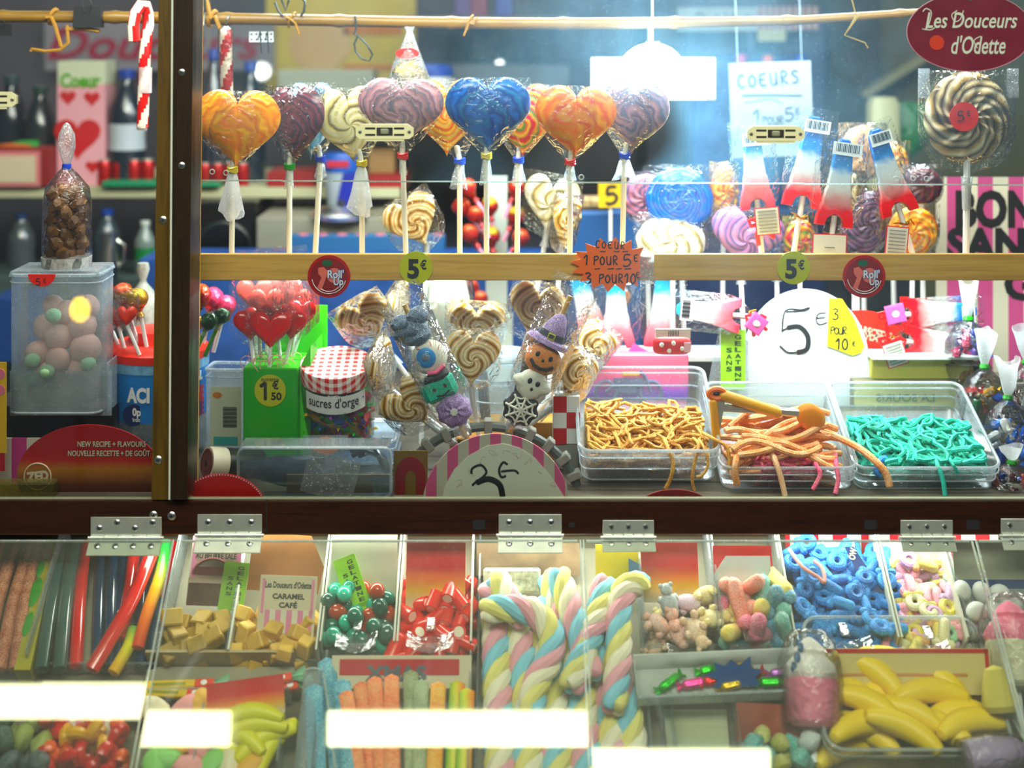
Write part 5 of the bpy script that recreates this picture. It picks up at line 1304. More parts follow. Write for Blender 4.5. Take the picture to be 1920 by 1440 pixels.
for z in (205, 235): t.part('spot', MB(mat('spot_pink', '#d87a94', .5)).prism(circ(10, 16, cx=14, cz=z), -2, -1))
single('clear_slab', 'low clear yellowish slab in the left corner of the sill', 'slab', MB(film('yellow_slab', tint=(.75, .7, .25), gloss=.06, rough=.1, haze=.2, hazecol=(.6, .55, .15))).box((0, 0, 0), (110, 30, 34), 3), 50, 918, 1.652)
# ------------------------------------------------------------------ lower display behind the right pane
GB = mat('green_box', '#2fa31c', .35, coat=.3); GBD = mat('green_box_top', '#5ac832', .4)
t = Th('green_box', 'bright green display box full of red heart lollipops, with a yellow price dot', 'display box', 507, 882, 1.745, (0, 0, -4))
t.part('box', MB(GB).box((0, 66, 95), (104, 132, 190), 1.5)); t.part('top', MB(GBD).box((0, 66, 191), (102, 130, 2)))
t.part('back_flap', MB(GBD).box((26, 134, 190), (110, 3, 190), 0)); t.part('side_flap', MB(GBD).prism([(52, 190), (72, 230), (72, 20), (52, 0)], 20, 130))
for i, z in enumerate((40, 80)): t.part('slot_print', MB(mat('green_dark', '#14701a', .5)).box((0, 30 + z, 192.4), (90, 4, .6)))
s_ = t.part('price_dot', MB(YEL).prism(circ(30, 30, cx=0, cz=150), -2, -1)); t.part('lettering', MB(INK).pen([[(-18, 158), (-9, 165)], [(-9, 165), (-9, 133)]], 0, 0, -3, 1, 6.5).text('€', 10, 161, -3, 15, 12, .03).text('50', 12, 140, -3, 14, 20, .03), s_); t.part('faint_lettering', MB(mat('faint_ink', '#6a6a20', .5)).text('sucette', 0, 171, -3, 8, 34, .02), s_)
k = 0
for (x, y, w, Yh, st, yaw) in ((507, 622, 78, 1.752, (505, 695), 0), (470, 612, 66, 1.766, (476, 692), 18), (546, 612, 62, 1.768, (533, 697), -14), (520, 600, 66, 1.79, (527, 688), 0), (486, 605, 64, 1.80, (490, 680), 10), (566, 592, 62, 1.81, (545, 684), -24),
                               (478, 556, 70, 1.83, (480, 676), 0), (530, 552, 74, 1.835, (520, 676), 0), (556, 568, 60, 1.825, (548, 678), -15), (500, 572, 66, 1.815, (500, 678), 8)):
    lab = ('front red heart lollipop with pale line print, foremost in the green box', 'red heart lollipop left of the foremost one in the green box', 'red heart lollipop right of the foremost one in the green box', 'red heart lollipop just behind the foremost one in the green box', 'red heart lollipop in the second row of the green box, leftmost', 'red heart lollipop at the right edge of the green box bundle',
           'pale red heart lollipop at the back left of the green box', 'pale red heart lollipop at the back centre of the green box', 'pale red heart lollipop at the back right of the green box', 'pale red heart lollipop in the middle of the green box bundle')[k]
    small_heart(lab, (x, y), w, w * .92, (st[0], st[1] - 5), Yh, wrapw=w * .62, yaw=yaw, lines=k < 6, m=REDH if k < 6 else mat('pale_red_heart', '#e25a50', .3, sss=.2)); k += 1

# checked-lid jar of barley sugars
GING = stripes('red_gingham', '#c81e2c', '#f2eeea', .0105, 0, .5, .5, .0, 'yz')
t = Th('sweet_jar', 'glass jar of foil wrapped barley sugars with a red checked lid, leaning forward', 'jar', 634, 818, 1.79, (14, 0, 2))
t.part('glass', MB(film('jar_glass', tint=(.95, .97, .96), gloss=.05, rough=.02, haze=.02)).lathe([(60, 0), (68, 6), (68, 116), (60, 124)], 40))
t.part('lid', MB(GING).lathe([(62, 121), (67, 122), (68, 149), (66, 152), (0, 152)], 48))
mb = MB(PAPER); n = 20
mb.grid(lambda u, v: (69.5 * math.sin((u - .48) * 1.75), -69.5 * math.cos((u - .48) * 1.75), 86 + 35 * v - 3 * math.sin(u * 3)), 20, 1); lb = t.part('label', mb)
mb = MB(INK); wrap_text(mb, "sucres d'orge", R(-1), 103, 70.6, 19, 98, .008); t.part('lettering', mb, lb)
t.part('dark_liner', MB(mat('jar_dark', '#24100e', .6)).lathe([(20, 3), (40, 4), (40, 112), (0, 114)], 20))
JM = Matrix.Translation(P(634, 818, 1.79)) @ Euler((R(14), 0, R(2))).to_matrix().to_4x4()
WP = {}
def wrapped(label, M, col, L=24, r=7, k=K(1.75), group='foil wrapped sweets', cat='sweet', metal=.6):
    key = (col, L, r, round(k, 5))
    if key not in WP:
        m = mat('wrap_' + col.strip('#'), col, .22, metal, bump=.5, bs=200)
        mb = MB(m).capsule((-L / 2 + r, 0, 0), (L / 2 - r, 0, 0), r, 8); a = mb.build('wrapped_sweet', None, k)
        a['category'] = cat
        for s in (-1, 1):
            m2 = MB(m)
            m2.grid(lambda u, v: (s * (L / 2 - 2 + 10 * v), (u - .5) * r * (.8 + 2 * v), r * .35 * math.sin(u * 9) * (.3 + v)), 6, 2)
            m2.build('twisted_end', a, k)
        WP[key] = a
        r_ = a
    else:
        r_ = dup(WP[key])
    r_.matrix_world = M; tag(r_, label, cat, group); return r_
def rot3(a, b, c): return Euler((a, b, c)).to_matrix().to_4x4()
JC = [('#1fc032', 'green'), ('#e0b418', 'gold'), ('#c82030', 'red'), ('#a04ac0', 'purple'), ('#2a6ad8', 'blue'), ('#8a2a30', 'maroon')]
random.seed(3)
for i in range(30):
    a = -PI / 2 + random.uniform(-1.5, 1.5); z = 8 + 84 * ((i * .618) % 1)
    c, nm = JC[(0 if (i % 3 == 0 and z < 60) else i) % 6]
    M = JM @ Matrix.Translation(Vector((52 * math.cos(a), 52 * math.sin(a), z)) * K(1.79)) @ Matrix.Rotation(a + PI / 2, 4, 'Z') @ rot3(0, random.uniform(-1.2, 1.2), 0)
    wrapped(nm + ' foil wrapped barley sugar in the checked-lid jar', M, c, 56 if i % 2 else 44, 10, K(1.79), nm + ' barley sugars in the jar', metal=.15)
t = Th('clear_tray', 'low clear tray under the checked-lid jar', 'tray', 652, 872, 1.765); open_tub(t, 176, 150, 44, 12, yc=75); t.part('insert', MB(FROST).box((0, 76, 40), (166, 140, 3)))

# clear tub with a barcode label, tin roll and small things at the left
t = Th('clear_tub', 'frosted clear tub with a barcode label, between the post and the green box', 'tub', 420, 852, 1.80, (0, 0, -3)); open_tub(t, 72, 60, 158, 10, m=FROST, yc=30)
s_ = t.part('label', MB(mat('tub_label', '#c9cfb8', .5)).box((4, -2.5, 72), (58, 1, 112)))
mb = MB(INK)
for i in range(16): mb.box((12, -3.5, 72 - 20 + i * 2.5), (26, .5, .9 + (i * 5 % 3) * .5))
t.part('barcode', mb, s_); t.part('teal_print', MB(mat('teal_print', '#4aa0a0', .5)).box((4, -3.5, 26), (46, .5, 16)), s_); t.part('orange_print', MB(mat('orange_print', '#c88040', .5)).prism(circ(9, 14, 1, .6, -12, 112), -4, -3), s_)
t = Th('nougat_roll', 'roll with a brown nougat end and white wrapper lying by the post', 'roll', 388, 868, 1.70, (0, 0, 0))
T = Matrix.Rotation(R(35), 4, 'Z') @ Matrix.Rotation(R(12), 4, 'Y')
t.part('wrapper', MB(mat('roll_white', '#c8c4b0', .45)).cyl((0, 0, 0), (34, 0, 0), 30, 26, T)); t.part('dark_wrapper', MB(mat('roll_dark', '#1d1a12', .4)).cyl((34, 0, 0), (110, 0, 0), 29.5, 26, T)); t.part('end', MB(mat('roll_brown', '#5a2410', .7, nz=.4, nzs=120)).cyl((-1.5, 0, 0), (0, 0, 0), 26, 26, T)); t.part('hole', MB(INK).cyl((-2.5, 0, 0), (-1, 0, 0), 5, 12, T))
t = Th('round_red_card', 'red domed card with a dotted edge standing on the sill right of the post', 'sign', 415, 937, 1.625)
pts = circ(86, 40, 1, .85, 0, -24, R(16), R(164)); t.part('card', MB(mat('card_bright_red', '#d01408', .4)).prism(pts, -1, 1)); mb = MB(PAPER)
for i in range(40): a = R(20 + i * 3.6); mb.box((84 * math.cos(a), -1.6, -24 + 71 * math.sin(a)), (2, .6, 2))
t.part('dotted_edge', mb)
t = Th('round_red_card', 'top of a dull red domed card in front of the golden string bin', 'sign', 1265, 937, 1.625)
t.part('card', MB(mat('card_dull_red', '#8e2a1c', .4)).prism(circ(72, 30, 1, .55, 0, -20, R(30), R(150)), -1, 1)); t.part('stake', MB(STICK).box((0, 2, -4), (6, 2, 20)))
t = Th('clear_sweet_box', 'large clear lidded box of dark sweets lying at the front of the sill', 'box', 590, 930, 1.632)
BXF = film('box_front', tint=(.85, .92, .95), gloss=.08, rough=.1, haze=.10, hazecol=(.8, .9, .95))
t.part('front', MB(BXF).prism(rrect(288, 96, 14, 4, 0, 44), -1, 1)); mb = MB(RIMC); mb.tube([(x, -2, z) for x, z in rrect(286, 94, 14, 4, 0, 44)], 3, 6, closed=True); t.part('rim', mb)
t.part('top', MB(BXF).box((0, 30, 92), (280, 58, 1))); t.part('wooden_strip', MB(mat('strip_wood', '#8a6840', .6, nz=.3, nzs=40)).box((44, 12, 20), (196, 6, 34)))
t.part('dark_sweets', MB(mat('dark_sweet', '#1c2a38', .4, nz=.5, nzs=60, bump=.5, bs=60)).ell((-50, 34, 40), (86, 20, 26), 14, None, .4)); t.part('tape', MB(CELLO2).box((20, -4, 44), (100, .5, 80), 0, Matrix.Rotation(R(14), 4, 'Y')))
t = Th('orange_dot_label', 'faded orange dot on a clear slip above the clear sweet box', 'price dot', 610, 850, 1.70, (-8, 0, 0)); t.part('slip', MB(FROST).box((0, 0, 8), (84, 1, 50))); t.part('dot', MB(mat('faded_orange', '#e08a62', .5)).prism(circ(27, 28, 1, .6, 0, 14), -2, -1)); t.part('post', MB(FROST).box((0, 2, -35), (40, 2, 60)))
LIC = mat('liquorice', '#10141a', .25, coat=.4)
for i in range(7):
    mb = MB(LIC).tube([(0, 0, 0), (22, -6, 14 - i), (46, -10, 8 - i * 2), (62, -12, -16 - i * 3), (68, -12, -46)], 4.5, 7)
    single('liquorice_strap', 'black liquorice strap in the bundle beside the clear sweet box', 'liquorice', mb, 658 + i * 3, 846 + (i * 7 % 4) * 3, 1.70 + i * .006, group='liquorice straps')
t = Th('crumpled_bag', 'crumpled clear bag over the liquorice straps', 'bag', 725, 905, 1.685); t.part('film', MB(CELLO2).grid(lambda u, v: (-40 + 80 * u, -10 + 14 * noise.noise(Vector((u * 4, v * 4, 2))), 60 * v - 20 * u * v), 10, 8)); t.part('fold', MB(CELLO2).grid(lambda u, v: (-46 + 70 * u, 8 * noise.noise(Vector((u * 5, v * 4, 7))), -20 + 40 * v), 8, 6))
t = Th('brown_card', 'brown card with a dark red arch on it, left of the 3 euro disc', 'card', 770, 930, 1.655); t.part('card', MB(mat('card_ochre', '#6f5a22', .6)).box((0, 0, 40), (64, 2, 90))); a_ = [(28 * math.cos(a), 40 + 34 * math.sin(a)) for a in [PI * i / 16 for i in range(17)]]
t.part('arch', MB(mat('arch_red', '#7c1414', .5)).prism([(28, 0)] + a_ + [(-28, 0), (-10, 0), (-10, 34)] + [(10 * math.cos(PI - PI * i / 8), 34 + 14 * math.sin(PI * i / 8)) for i in range(9)] + [(10, 0)], -2, -1.2))
t = Th('small_clear_box', 'small clear cube box in front of the brown card', 'box', 718, 932, 1.632); t.part('front', MB(FROST).box((0, 0, 18), (40, 1, 40))); t.part('dark_end', MB(mat('arch_red', '#7c1414')).box((17, 4, 18), (7, 2, 38))); t.part('floor', MB(FROST).box((0, 10, 0), (40, 20, 2)))
# price disc 3 euro
PKW = stripes('disc_stripes', '#d86a92', '#cfcbb8', .0246, 0, .5, .55, .27)
def arch(r, zc, x0=0, n=48, base=-4):
    a = math.asin(max(-1, (base - zc) / r)); return circ(r, n, 1, 1, x0, zc, a, PI - a)
t = Th('price_disc', 'pink striped disc sign with white paper handwritten 3 euros, at the front of the sill', 'price sign', 930, 937, 1.632)
t.part('disc', MB(PKW).prism(arch(138, -14), -1, 2)); mb = MB(mat('sign_paper', '#eef2de', .6))
mb.prism([(-102, -4), (-96, 26), (-78, 58), (-50, 84), (-16, 102), (14, 106), (44, 98), (74, 78), (100, 48), (122, 16), (134, -4)], -2.4, -1.6); p_ = t.part('paper', mb)
mb = MB(INK).pen([[(-46, 50), (-44, 60), (-28, 66), (-18, 54), (-24, 44), (-38, 34), (-44, 28)]], 0, 0, -3.2, 1, 5).pen([(2.2, [(-36, 33), (-14, 40), (6, 30), (12, 10), (12, -4)])], 0, 0, -3.2, 1, 5); mb.pen(G['C'], 4, 44, -3.2, 28, 4.4, rot=R(-8)); mb.pen([[(10, 54), (34, 56), (42, 50)]], 0, 0, -3.4, 1, 4); t.part('handwriting', mb, p_)
mb = MB(mat('scribble', '#c8a8a0', .6))
for i in range(9): mb.pen([[(random.uniform(-10, 10), random.uniform(-8, 8)) for _ in range(5)]], -70 + i * 22, 30 + 60 * math.sin(PI * i / 8), -2.7, 1, .7)
t.part('pale_scribbles', mb, p_)
t = Th('notched_ring', 'grey plastic ring with square notches standing behind the 3 euro disc', 'ring', 915, 930, 1.69)
NG = mat('notched_grey', '#8d9088', .4); mb = MB(mat('ring_dark', '#4d5450', .4))
mb.tube([(172 * math.cos(a), 0, -20 + 150 * math.sin(a)) for a in [R(8 + i * 4.1) for i in range(41)]], 9, 8); t.part('ring', mb)
for i in range(13): a = R(10 + i * 13.3); t.part('notch', MB(NG).box((0, 0, 0), (15, 24, 26), 2, Matrix.Translation((176 * math.cos(a), -4, -20 + 153 * math.sin(a))) @ Matrix.Rotation(PI / 2 - a, 4, 'Y')))
KR = mat('kraft_board', '#a8781c', .6, nz=.2, nzs=60)
t = Th('kraft_tin', 'ochre tin with slanting black stripes holding the lollipop sticks', 'tin', 905, 880, 1.745); t.part('tin', MB(KR).lathe([(62, 0), (62, 70), (60, 72), (60, 66)], 28))
mb = MB(INK)
for i in range(9): a = -PI / 2 + (i - 4) * .2; mb.box((0, 0, 0), (3.5, 1, 15), 0, Matrix.Translation((62.6 * math.cos(a), 62.6 * math.sin(a), 60)) @ Matrix.Rotation(a + PI / 2, 4, 'Z') @ Matrix.Rotation(R(35), 4, 'Y'))
t.part('stripe_print', mb)
single('kraft_carton', 'brown ribbed carton behind the tin of lollipop sticks', 'carton', MB(KR).box((0, 30, 36), (210, 60, 90), 2), 955, 872, 1.785)

# brown and cream hearts in the middle
CH = [('brown and cream heart lollipop at the upper left, above the checked jar', (688, 603), 104, 102, 1.80, 8, -32, 20),
      ('brown heart lollipop seen nearly edge-on beside the grey skewer bag', (748, 578), 100, 96, 1.85, 72, -18, 0),
      ('dark brown heart lollipop seen edge-on right of the checked lid', (716, 690), 96, 108, 1.755, 66, -30, 0),
      ('brown heart lollipop hanging low right of the barley sugar jar', (772, 762), 106, 100, 1.715, 6, -42, 8),
      ('brown and cream heart lollipop in the middle, the farther one', (892, 612), 112, 96, 1.815, -4, 4, 18),
      ('brown and cream heart lollipop in the middle, the nearer one', (886, 674), 104, 108, 1.74, 6, 4, 0),
      ('brown and cream heart lollipop high up under the orange star', (1003, 584), 106, 108, 1.79, 8, 14, 6),
      ('brown and cream heart lollipop half hidden behind the witch hat skewer', (1110, 652), 84, 96, 1.83, 20, 40, 0),
      ('pale brown heart lollipop behind the pumpkin skewer', (1078, 706), 84, 100, 1.76, 30, 34, 0)]
for i, (lab, c, w, h, Y, yaw, roll, pitch) in enumerate(CH):
    swirl_lolly(lab, c, w, h, SW['caramel'], Y, (906 + (c[0] - 906) * .14, 856 - (i % 3) * 6), yaw, roll, pitch, 'heart', 12, 1.0, 5, .06, CG, name='heart_lollipop', tailL=60, sr=5)

# halloween marshmallow skewers
def skewer(label, foot, deg, Y, pieces, L, bagw):
    t = Th('marshmallow_skewer', label, 'skewer', foot[0], foot[1], Y, (0, deg, 0), 'marshmallow skewers in clear bags')
    t.part('stick', MB(mat('bamboo_stick', '#b08a4a', .5)).cyl((0, 6, 0), (0, 6, L + 40), 5, 10))
    pieces(t)
    mb = MB(CELLO); sheets(mb, lambda v: bagw if v < .86 else bagw - (bagw - 12) * ((v - .86) / .14), L + 76, 48, 26, 10, 14, foot[0] * .01, 2); t.part('bag', mb)
    mb = MB(CELLO2); tail(mb, 0, 56, 44, 9, 16, foot[0] * .2, 2); t.part('bag_end', mb)
    return t
GREYM = sugar('grey_marshmallow', '#3c4a58', '#8797a6'); WHM = mat('white_marshmallow', '#e6e8d8', .7, sss=.3); PURM = sugar('purple_marshmallow', '#6f5c86', '#b8a8c8'); TEALM = sugar('teal_marshmallow', '#22a084', '#6fd0b8'); ORM = sugar('orange_marshmallow', '#e08440', '#f0b488'); BLKM = mat('black_sugar', '#1a1c20', .6)
TT = lambda x, z, a=0, y=0: Matrix.Translation((x, y, z)) @ Matrix.Rotation(R(a), 4, 'Y')
def oval(w, h): return lambda a: (w / 2 * math.cos(a), h / 2 * math.sin(a))
def left_p(t):
    mb = MB(GREYM).ell((-6, 0, 232), (36, 18, 22), 14, None, .25).ell((-20, -2, 252), (20, 16, 16), 12, None, .2).ell((16, -2, 252), (22, 16, 17), 12, None, .2).ell((0, -4, 216), (30, 16, 14), 12, None, .2); t.part('grey_cloud', mb)
    t.part('eyeball', MB(WHM).pillow(oval(68, 66), 36, 6, 15, 0, 2.4, T=TT(2, 172, 0)))
    mb = MB(mat('eye_blue', '#1f86c8', .5)).pillow(oval(36, 38), 30, 5, 3, -15, 2.4, T=TT(-2, 176), back=False); t.part('iris', mb); t.part('pupil', MB(GREYM).pillow(oval(16, 16), 20, 4, 2, -18, 2.4, T=TT(-2, 177), back=False))
    mb = MB(mat('eye_pink', '#e06a8a', .5)).tube([(-12, -14, 148), (4, -16, 143), (22, -13, 148)], 4, 8)
    for a in (20, 55, 110, 160): mb.tube([(2 + 24 * math.cos(R(a)), -14, 172 + 24 * math.sin(R(a))), (2 + 31 * math.cos(R(a + 8)), -10, 172 + 31 * math.sin(R(a + 8)))], .9, 5)
    t.part('veins', mb)
    t.part('green_face', MB(TEALM).box((-6, 0, 112), (66, 24, 46), 9)); t.part('hair', MB(BLKM).ell((-2, -3, 134), (32, 13, 10), 12, None, .3)); mb = MB(INK)
    for x in (-14, 8): mb.ell((x, -13, 114), (3.4, 2, 4), 8)
    mb.tube([(-14, -13, 102), (-2, -14, 98), (12, -13, 103)], 1.4, 6); t.part('face_print', mb)
    t.part('purple_rose', MB(PURM).pillow(lambda a: (33 * (1 + .06 * math.sin(8 * a)) * math.cos(a), 32 * (1 + .06 * math.sin(8 * a)) * math.sin(a)), 40, 7, 14, 0, 2.6, 1.6, 8, .1, TT(2, 62))); mb = MB(WHM)
    for a in range(4): mb.box((0, -15, 0), (14, 2, 3.4), 0, TT(2, 62, a * 45))
    t.part('star_print', mb)
def right_p(t):
    mb = MB(PURM).lathe([(44, 0), (40, 8), (26, 12), (21, 34), (13, 54), (4, 62)], 20, TT(-4, 182, 4) @ Matrix.Scale(.5, 4, (0, 1, 0))); t.part('witch_hat', mb); t.part('hat_band', MB(BLKM).lathe([(26.5, 12), (24, 24)], 20, TT(-4, 182, 4) @ Matrix.Scale(.52, 4, (0, 1, 0)))); t.part('buckle', MB(mat('buckle_yellow', '#b8b020', .5)).tube([(-10, -15, 194), (2, -15, 194), (2, -15, 204), (-10, -15, 204)], 1.8, 6, closed=True))
    t.part('pumpkin', MB(ORM).pillow(lambda a: (34 * (1 + .04 * abs(math.sin(3 * a))) * math.cos(a), 30 * math.sin(a)), 40, 7, 15, 0, 2.4, T=TT(0, 152))); mb = MB(INK)
    for x in (-14, 12): mb.ell((x, -14, 160), (4.5, 2, 5.5), 10)
    mb.ell((0, -15, 152), (3, 2, 3), 8); mb.tube([(-22, -12, 146), (-12, -15, 138), (0, -16, 136), (12, -15, 139), (22, -12, 148)], 3.2, 7); t.part('pumpkin_face', mb)
    t.part('stalk', MB(TEALM).ell((0, -8, 182), (10, 6, 5), 8))
    t.part('ghost', MB(WHM).pillow(lambda a: ((30 + 8 * math.cos(3 * a) ** 2) * math.cos(a), (28 + 5 * math.cos(4 * a)) * math.sin(a)), 40, 7, 14, 0, 2.4, T=TT(0, 100))); mb = MB(INK)
    for x in (-7, 9): mb.ell((x, -14, 108), (4.5, 2, 6), 10)
    mb.ell((2, -15, 95), (3, 2, 3.4), 8); t.part('ghost_face', mb)
    t.part('web_disc', MB(BLKM).pillow(lambda a: (33 * (1 + .07 * math.cos(8 * a)) * math.cos(a), 33 * (1 + .07 * math.cos(8 * a)) * math.sin(a)), 48, 6, 10, 0, 3, T=TT(0, 50))); mb = MB(WHM)
    for a in range(8):
        b = R(a * 45); mb.tube([(0, -11, 50), (15 * math.cos(b), -11, 50 + 15 * math.sin(b)), (31 * math.cos(b), -7, 50 + 31 * math.sin(b))], 2.2, 6)
        c = R(a * 45 + 45)
        for r_ in (14, 25): mb.tube([(r_ * math.cos(b), -11 + r_ * .1, 50 + r_ * math.sin(b)), (r_ * .82 * math.cos((b + c) / 2), -11 + r_ * .1, 50 + r_ * .82 * math.sin((b + c) / 2)), (r_ * math.cos(c), -11 + r_ * .1, 50 + r_ * math.sin(c))], 1.7, 6)
    t.part('web_icing', mb)
skewer('bagged marshmallow skewer with grey cloud, eyeball, green face and purple rose', (876, 826), -25, 1.675, left_p, 240, 44)
skewer('bagged marshmallow skewer with witch hat, pumpkin, ghost and spider web', (956, 812), 24, 1.675, right_p, 240, 46)
t = Th('cotton_cup', 'white fluffy sweet in a clear bag behind the brown hearts', 'sweet', 838, 760, 1.88); t.part('fluff', MB(WHM).lathe([(30, 100), (38, 130), (40, 180), (44, 200), (36, 232), (14, 246), (0, 248)], 20, None, wob=.04)); t.part('bag', MB(CELLO).lathe([(34, 90), (48, 150), (52, 210), (44, 262)], 14, None, wob=.05)); t.part('stick', MB(STICKW).cyl((0, 0, -60), (0, 0, 110), 5, 8))
t = Th('black_marker', 'black flat-bodied pen standing between the brown hearts and pumpkin skewer', 'pen', 952, 860, 1.765, (0, 12, 0)); t.part('body', MB(BLK).box((0, 0, 160), (22, 12, 160), 4)); t.part('cap', MB(BLK).box((0, 0, 120), (30, 16, 46), 4)); t.part('stem', MB(mat('bamboo_stick', '#b08a4a')).cyl((0, 0, 0), (0, 0, 90), 5, 8))
t = Th('black_marker', 'short black pen behind the nearer middle heart\'s stick', 'pen', 916, 870, 1.80, (0, -4, 0)); t.part('body', MB(BLK).box((0, 0, 120), (20, 10, 110), 3)); t.part('clip', MB(BLK).box((0, -7, 140), (5, 4, 60), 1)); t.part('stem', MB(mat('bamboo_stick', '#b08a4a')).cyl((0, 0, 0), (0, 0, 70), 5, 8))
t = Th('clear_beaker', 'ribbed clear beaker behind the middle heart lollipops', 'beaker', 935, 850, 1.815); t.part('wall', MB(FROST).lathe([(56, 0), (62, 60), (66, 180), (69, 184), (69, 188)], 28)); mb = MB(RIMC)
for z in (60, 110, 150, 184): mb.tube([((60 + z * .045) * math.cos(a), (60 + z * .045) * math.sin(a), z) for a in [2 * PI * i / 28 for i in range(28)]], 1.8, 5, closed=True)
t.part('ribs', mb)
t = Th('checked_carton', 'small red and white checked carton left of the golden string bin', 'carton', 1062, 880, 1.745); t.part('carton', MB(PAPER).box((0, 20, 92), (50, 40, 90), 1)); mb = MB(mat('check_red', '#b0121c', .5))
for i in range(2):
    for j in range(3):
        if (i + j) % 2 == 0: mb.box((-12 + 25 * i, -.6, 62 + 30 * j), (25, 1, 30))
t.part('check_print', mb); t.part('base', MB(mat('notched_grey', '#8d9088')).box((0, 20, 23), (44, 36, 46)))
t = Th('picture_carton', 'pink and violet carton with a motorbike picture behind the golden string bin', 'carton', 1186, 838, 1.857); t.part('carton', MB(zramp('carton_sunset', [(0, '#5a3ab0'), (.15, '#8a4ac0'), (.3, '#e05a90'), (.7, '#f0708a'), (1, '#e8809a')], .065, .125, 2, .45, nz=.02)).box((0, 14, 124), (210, 28, 98), 2)); mb = MB(mat('bike_grey', '#4a5a78', .4))
for x in (-50, 34): mb.tube([(x + 20 * math.cos(a), -2, 104 + 20 * math.sin(a)) for a in [2 * PI * i / 20 for i in range(20)]], 3.4, 6, closed=True)
mb.box((-8, -3, 122), (56, 4, 16)).box((-10, -3, 110), (34, 4, 14)); mb.tube([(34, -3, 104), (24, -3, 132), (14, -3, 144)], 3, 6); mb.tube([(-50, -3, 104), (-24, -3, 124)], 3, 6); t.part('motorbike_print', mb); t.part('seat_print', MB(mat('bike_yellow', '#d8a838', .5)).box((-4, -5, 138), (34, 3, 8), 2)); t.part('green_print', MB(mat('green_dots', '#7ab06a', .5)).prism(circ(15, 16, cx=-88, cz=132), -2, -1)); t.part('base', MB(mat('shelf_riser', '#6a6450')).box((0, 14, 37), (190, 26, 74)))

# the three clear bins of sugar strings, tipped towards the front
def string_bin(label, xf, yf, w, h, d, Y, tilt):
    t = Th('string_bin', label, 'bin', xf, yf, Y, (tilt, 0, 0), 'clear bins of sugar strings'); open_tub(t, w, d, h, 22, flare=.05, yc=d / 2)
    mb = MB(RIMC); o = rrect(w * .985, d * .985, 20, 5); mb.tube([(x, y + d / 2, h * .42) for x, y in o], 1.6, 5, closed=True); t.part('moulded_line', mb); return t
B1 = string_bin('clear bin of golden sugar strings, leftmost of the three', 1217, 905, 262, 72, 268, 1.685, 21)
B2 = string_bin('clear bin of peach sugar ropes with tongs in it, middle of the three', 1478, 922, 256, 54, 270, 1.672, 21)
B3 = string_bin('clear bin of teal sugar strings, rightmost of the three', 1736, 922, 272, 54, 270, 1.672, 21)
for t_, xx, Y in ((B1, 1217, 1.685), (B2, 1478, 1.672), (B3, 1736, 1.672)):
    mb = MB(FROST).prism([(-110, 0), (110, 0), (110, -2), (-110, -2)], 0, 150, Matrix.Translation((0, 90, 6)))
wg = MB(mat('wedge_board', '#57513f', .7)); k_ = 1
wx0, wx1 = P(1090, 0, 1.69).x, P(1880, 0, 1.69).x
a0 = 1.70; a1 = 1.84
wg.add([(x, y, z) for x in (wx0, wx1) for y, z in ((a0, ZF), (a1, ZF), (a1, ZF + .05), (a0, ZF + .0006))], [(0, 1, 2, 3), (7, 6, 5, 4), (0, 4, 5, 1), (1, 5, 6, 2), (2, 6, 7, 3), (3, 7, 4, 0)])
struct('floor_ramp', wg)
def tangle(mb, n, w, d, z0, z1, r, L, seed, y0=0, curl=1.0, sides=6, lift=None):
    random.seed(seed)
    for i in range(n):
        x = random.uniform(-w / 2, w / 2); y = random.uniform(0, d); a = random.uniform(0, 2 * PI); p = []
        zz = z0 + (z1 - z0) * (i / n); ph = random.uniform(0, 6)
        for j in range(26):
            p.append((x, y0 + y, max(z0 * .6, zz + (lift(x, y) if lift else 0) + 5 * math.sin(j * .55 + ph))))
            a += random.gauss(0, .55 * curl); nx, ny = x + L * math.cos(a), y + L * math.sin(a)
            if abs(nx) > w / 2 - 4 or not 4 < ny < d - 4: a += 1.7; nx, ny = max(-w / 2 + 4, min(w / 2 - 4, nx)), max(4, min(d - 4, ny))
            x, y = nx, ny
        mb.tube(p, r, sides)
    return mb
GOLDS = sugar('golden_sugar', '#b07a1e', '#e6c888'); TEALS = sugar('teal_sugar', '#0a9a84', '#4ed0bc'); PEACH = sugar('peach_sugar', '#f0985e', '#fbd2b0'); PINKS = sugar('pink_sugar', '#e05a78', '#f4a8b4')
def inbin(B, mb, name, label, cat, group=None, kind=None):
    o = mb.build(name, None, B.k); o.matrix_world = B.o.matrix_basis if False else Matrix.LocRotScale(B.o.location, B.o.rotation_euler, None); return tag(o, label, cat, group, kind)
inbin(B1, tangle(MB(GOLDS), 74, 232, 170, 6, 48, 3.2, 13, 5, 14, 1.1, lift=lambda x, y: 16 - .0009 * (y - 60) ** 2), 'golden_sugar_strings', 'tangled heap of golden sugar strings in the leftmost clear bin', 'sweets', kind='stuff')
inbin(B3, tangle(MB(TEALS), 74, 238, 150, 6, 44, 4.2, 13, 9, 14, 1.0, lift=lambda x, y: 14 - .0009 * (y - 60) ** 2), 'teal_sugar_strings', 'tangled heap of teal sugar strings in the rightmost clear bin', 'sweets', kind='stuff')
random.seed(21)
for i in range(34):
    z = 14 + i * 1.7; y = 16 + (i * 37 % 130); a = random.uniform(-.25, .25); x0 = random.uniform(-112, -70); x1 = random.uniform(60, 112)
    p = [(x0 + (x1 - x0) * q, y + (q - .5) * 190 * a + 20 * math.sin(q * 5.5 + i), z + 9 * math.sin(q * 5 + i * 2) + 14 * math.sin(PI * q)) for q in [j / 12 for j in range(13)]]
    inbin(B2, MB(PEACH).tube([(x, min(230, max(12, yy)), zz) for x, yy, zz in p], 6.2, 8), 'sugar_rope', 'peach sugar rope lying crosswise in the middle clear bin', 'sweet', 'peach sugar ropes')
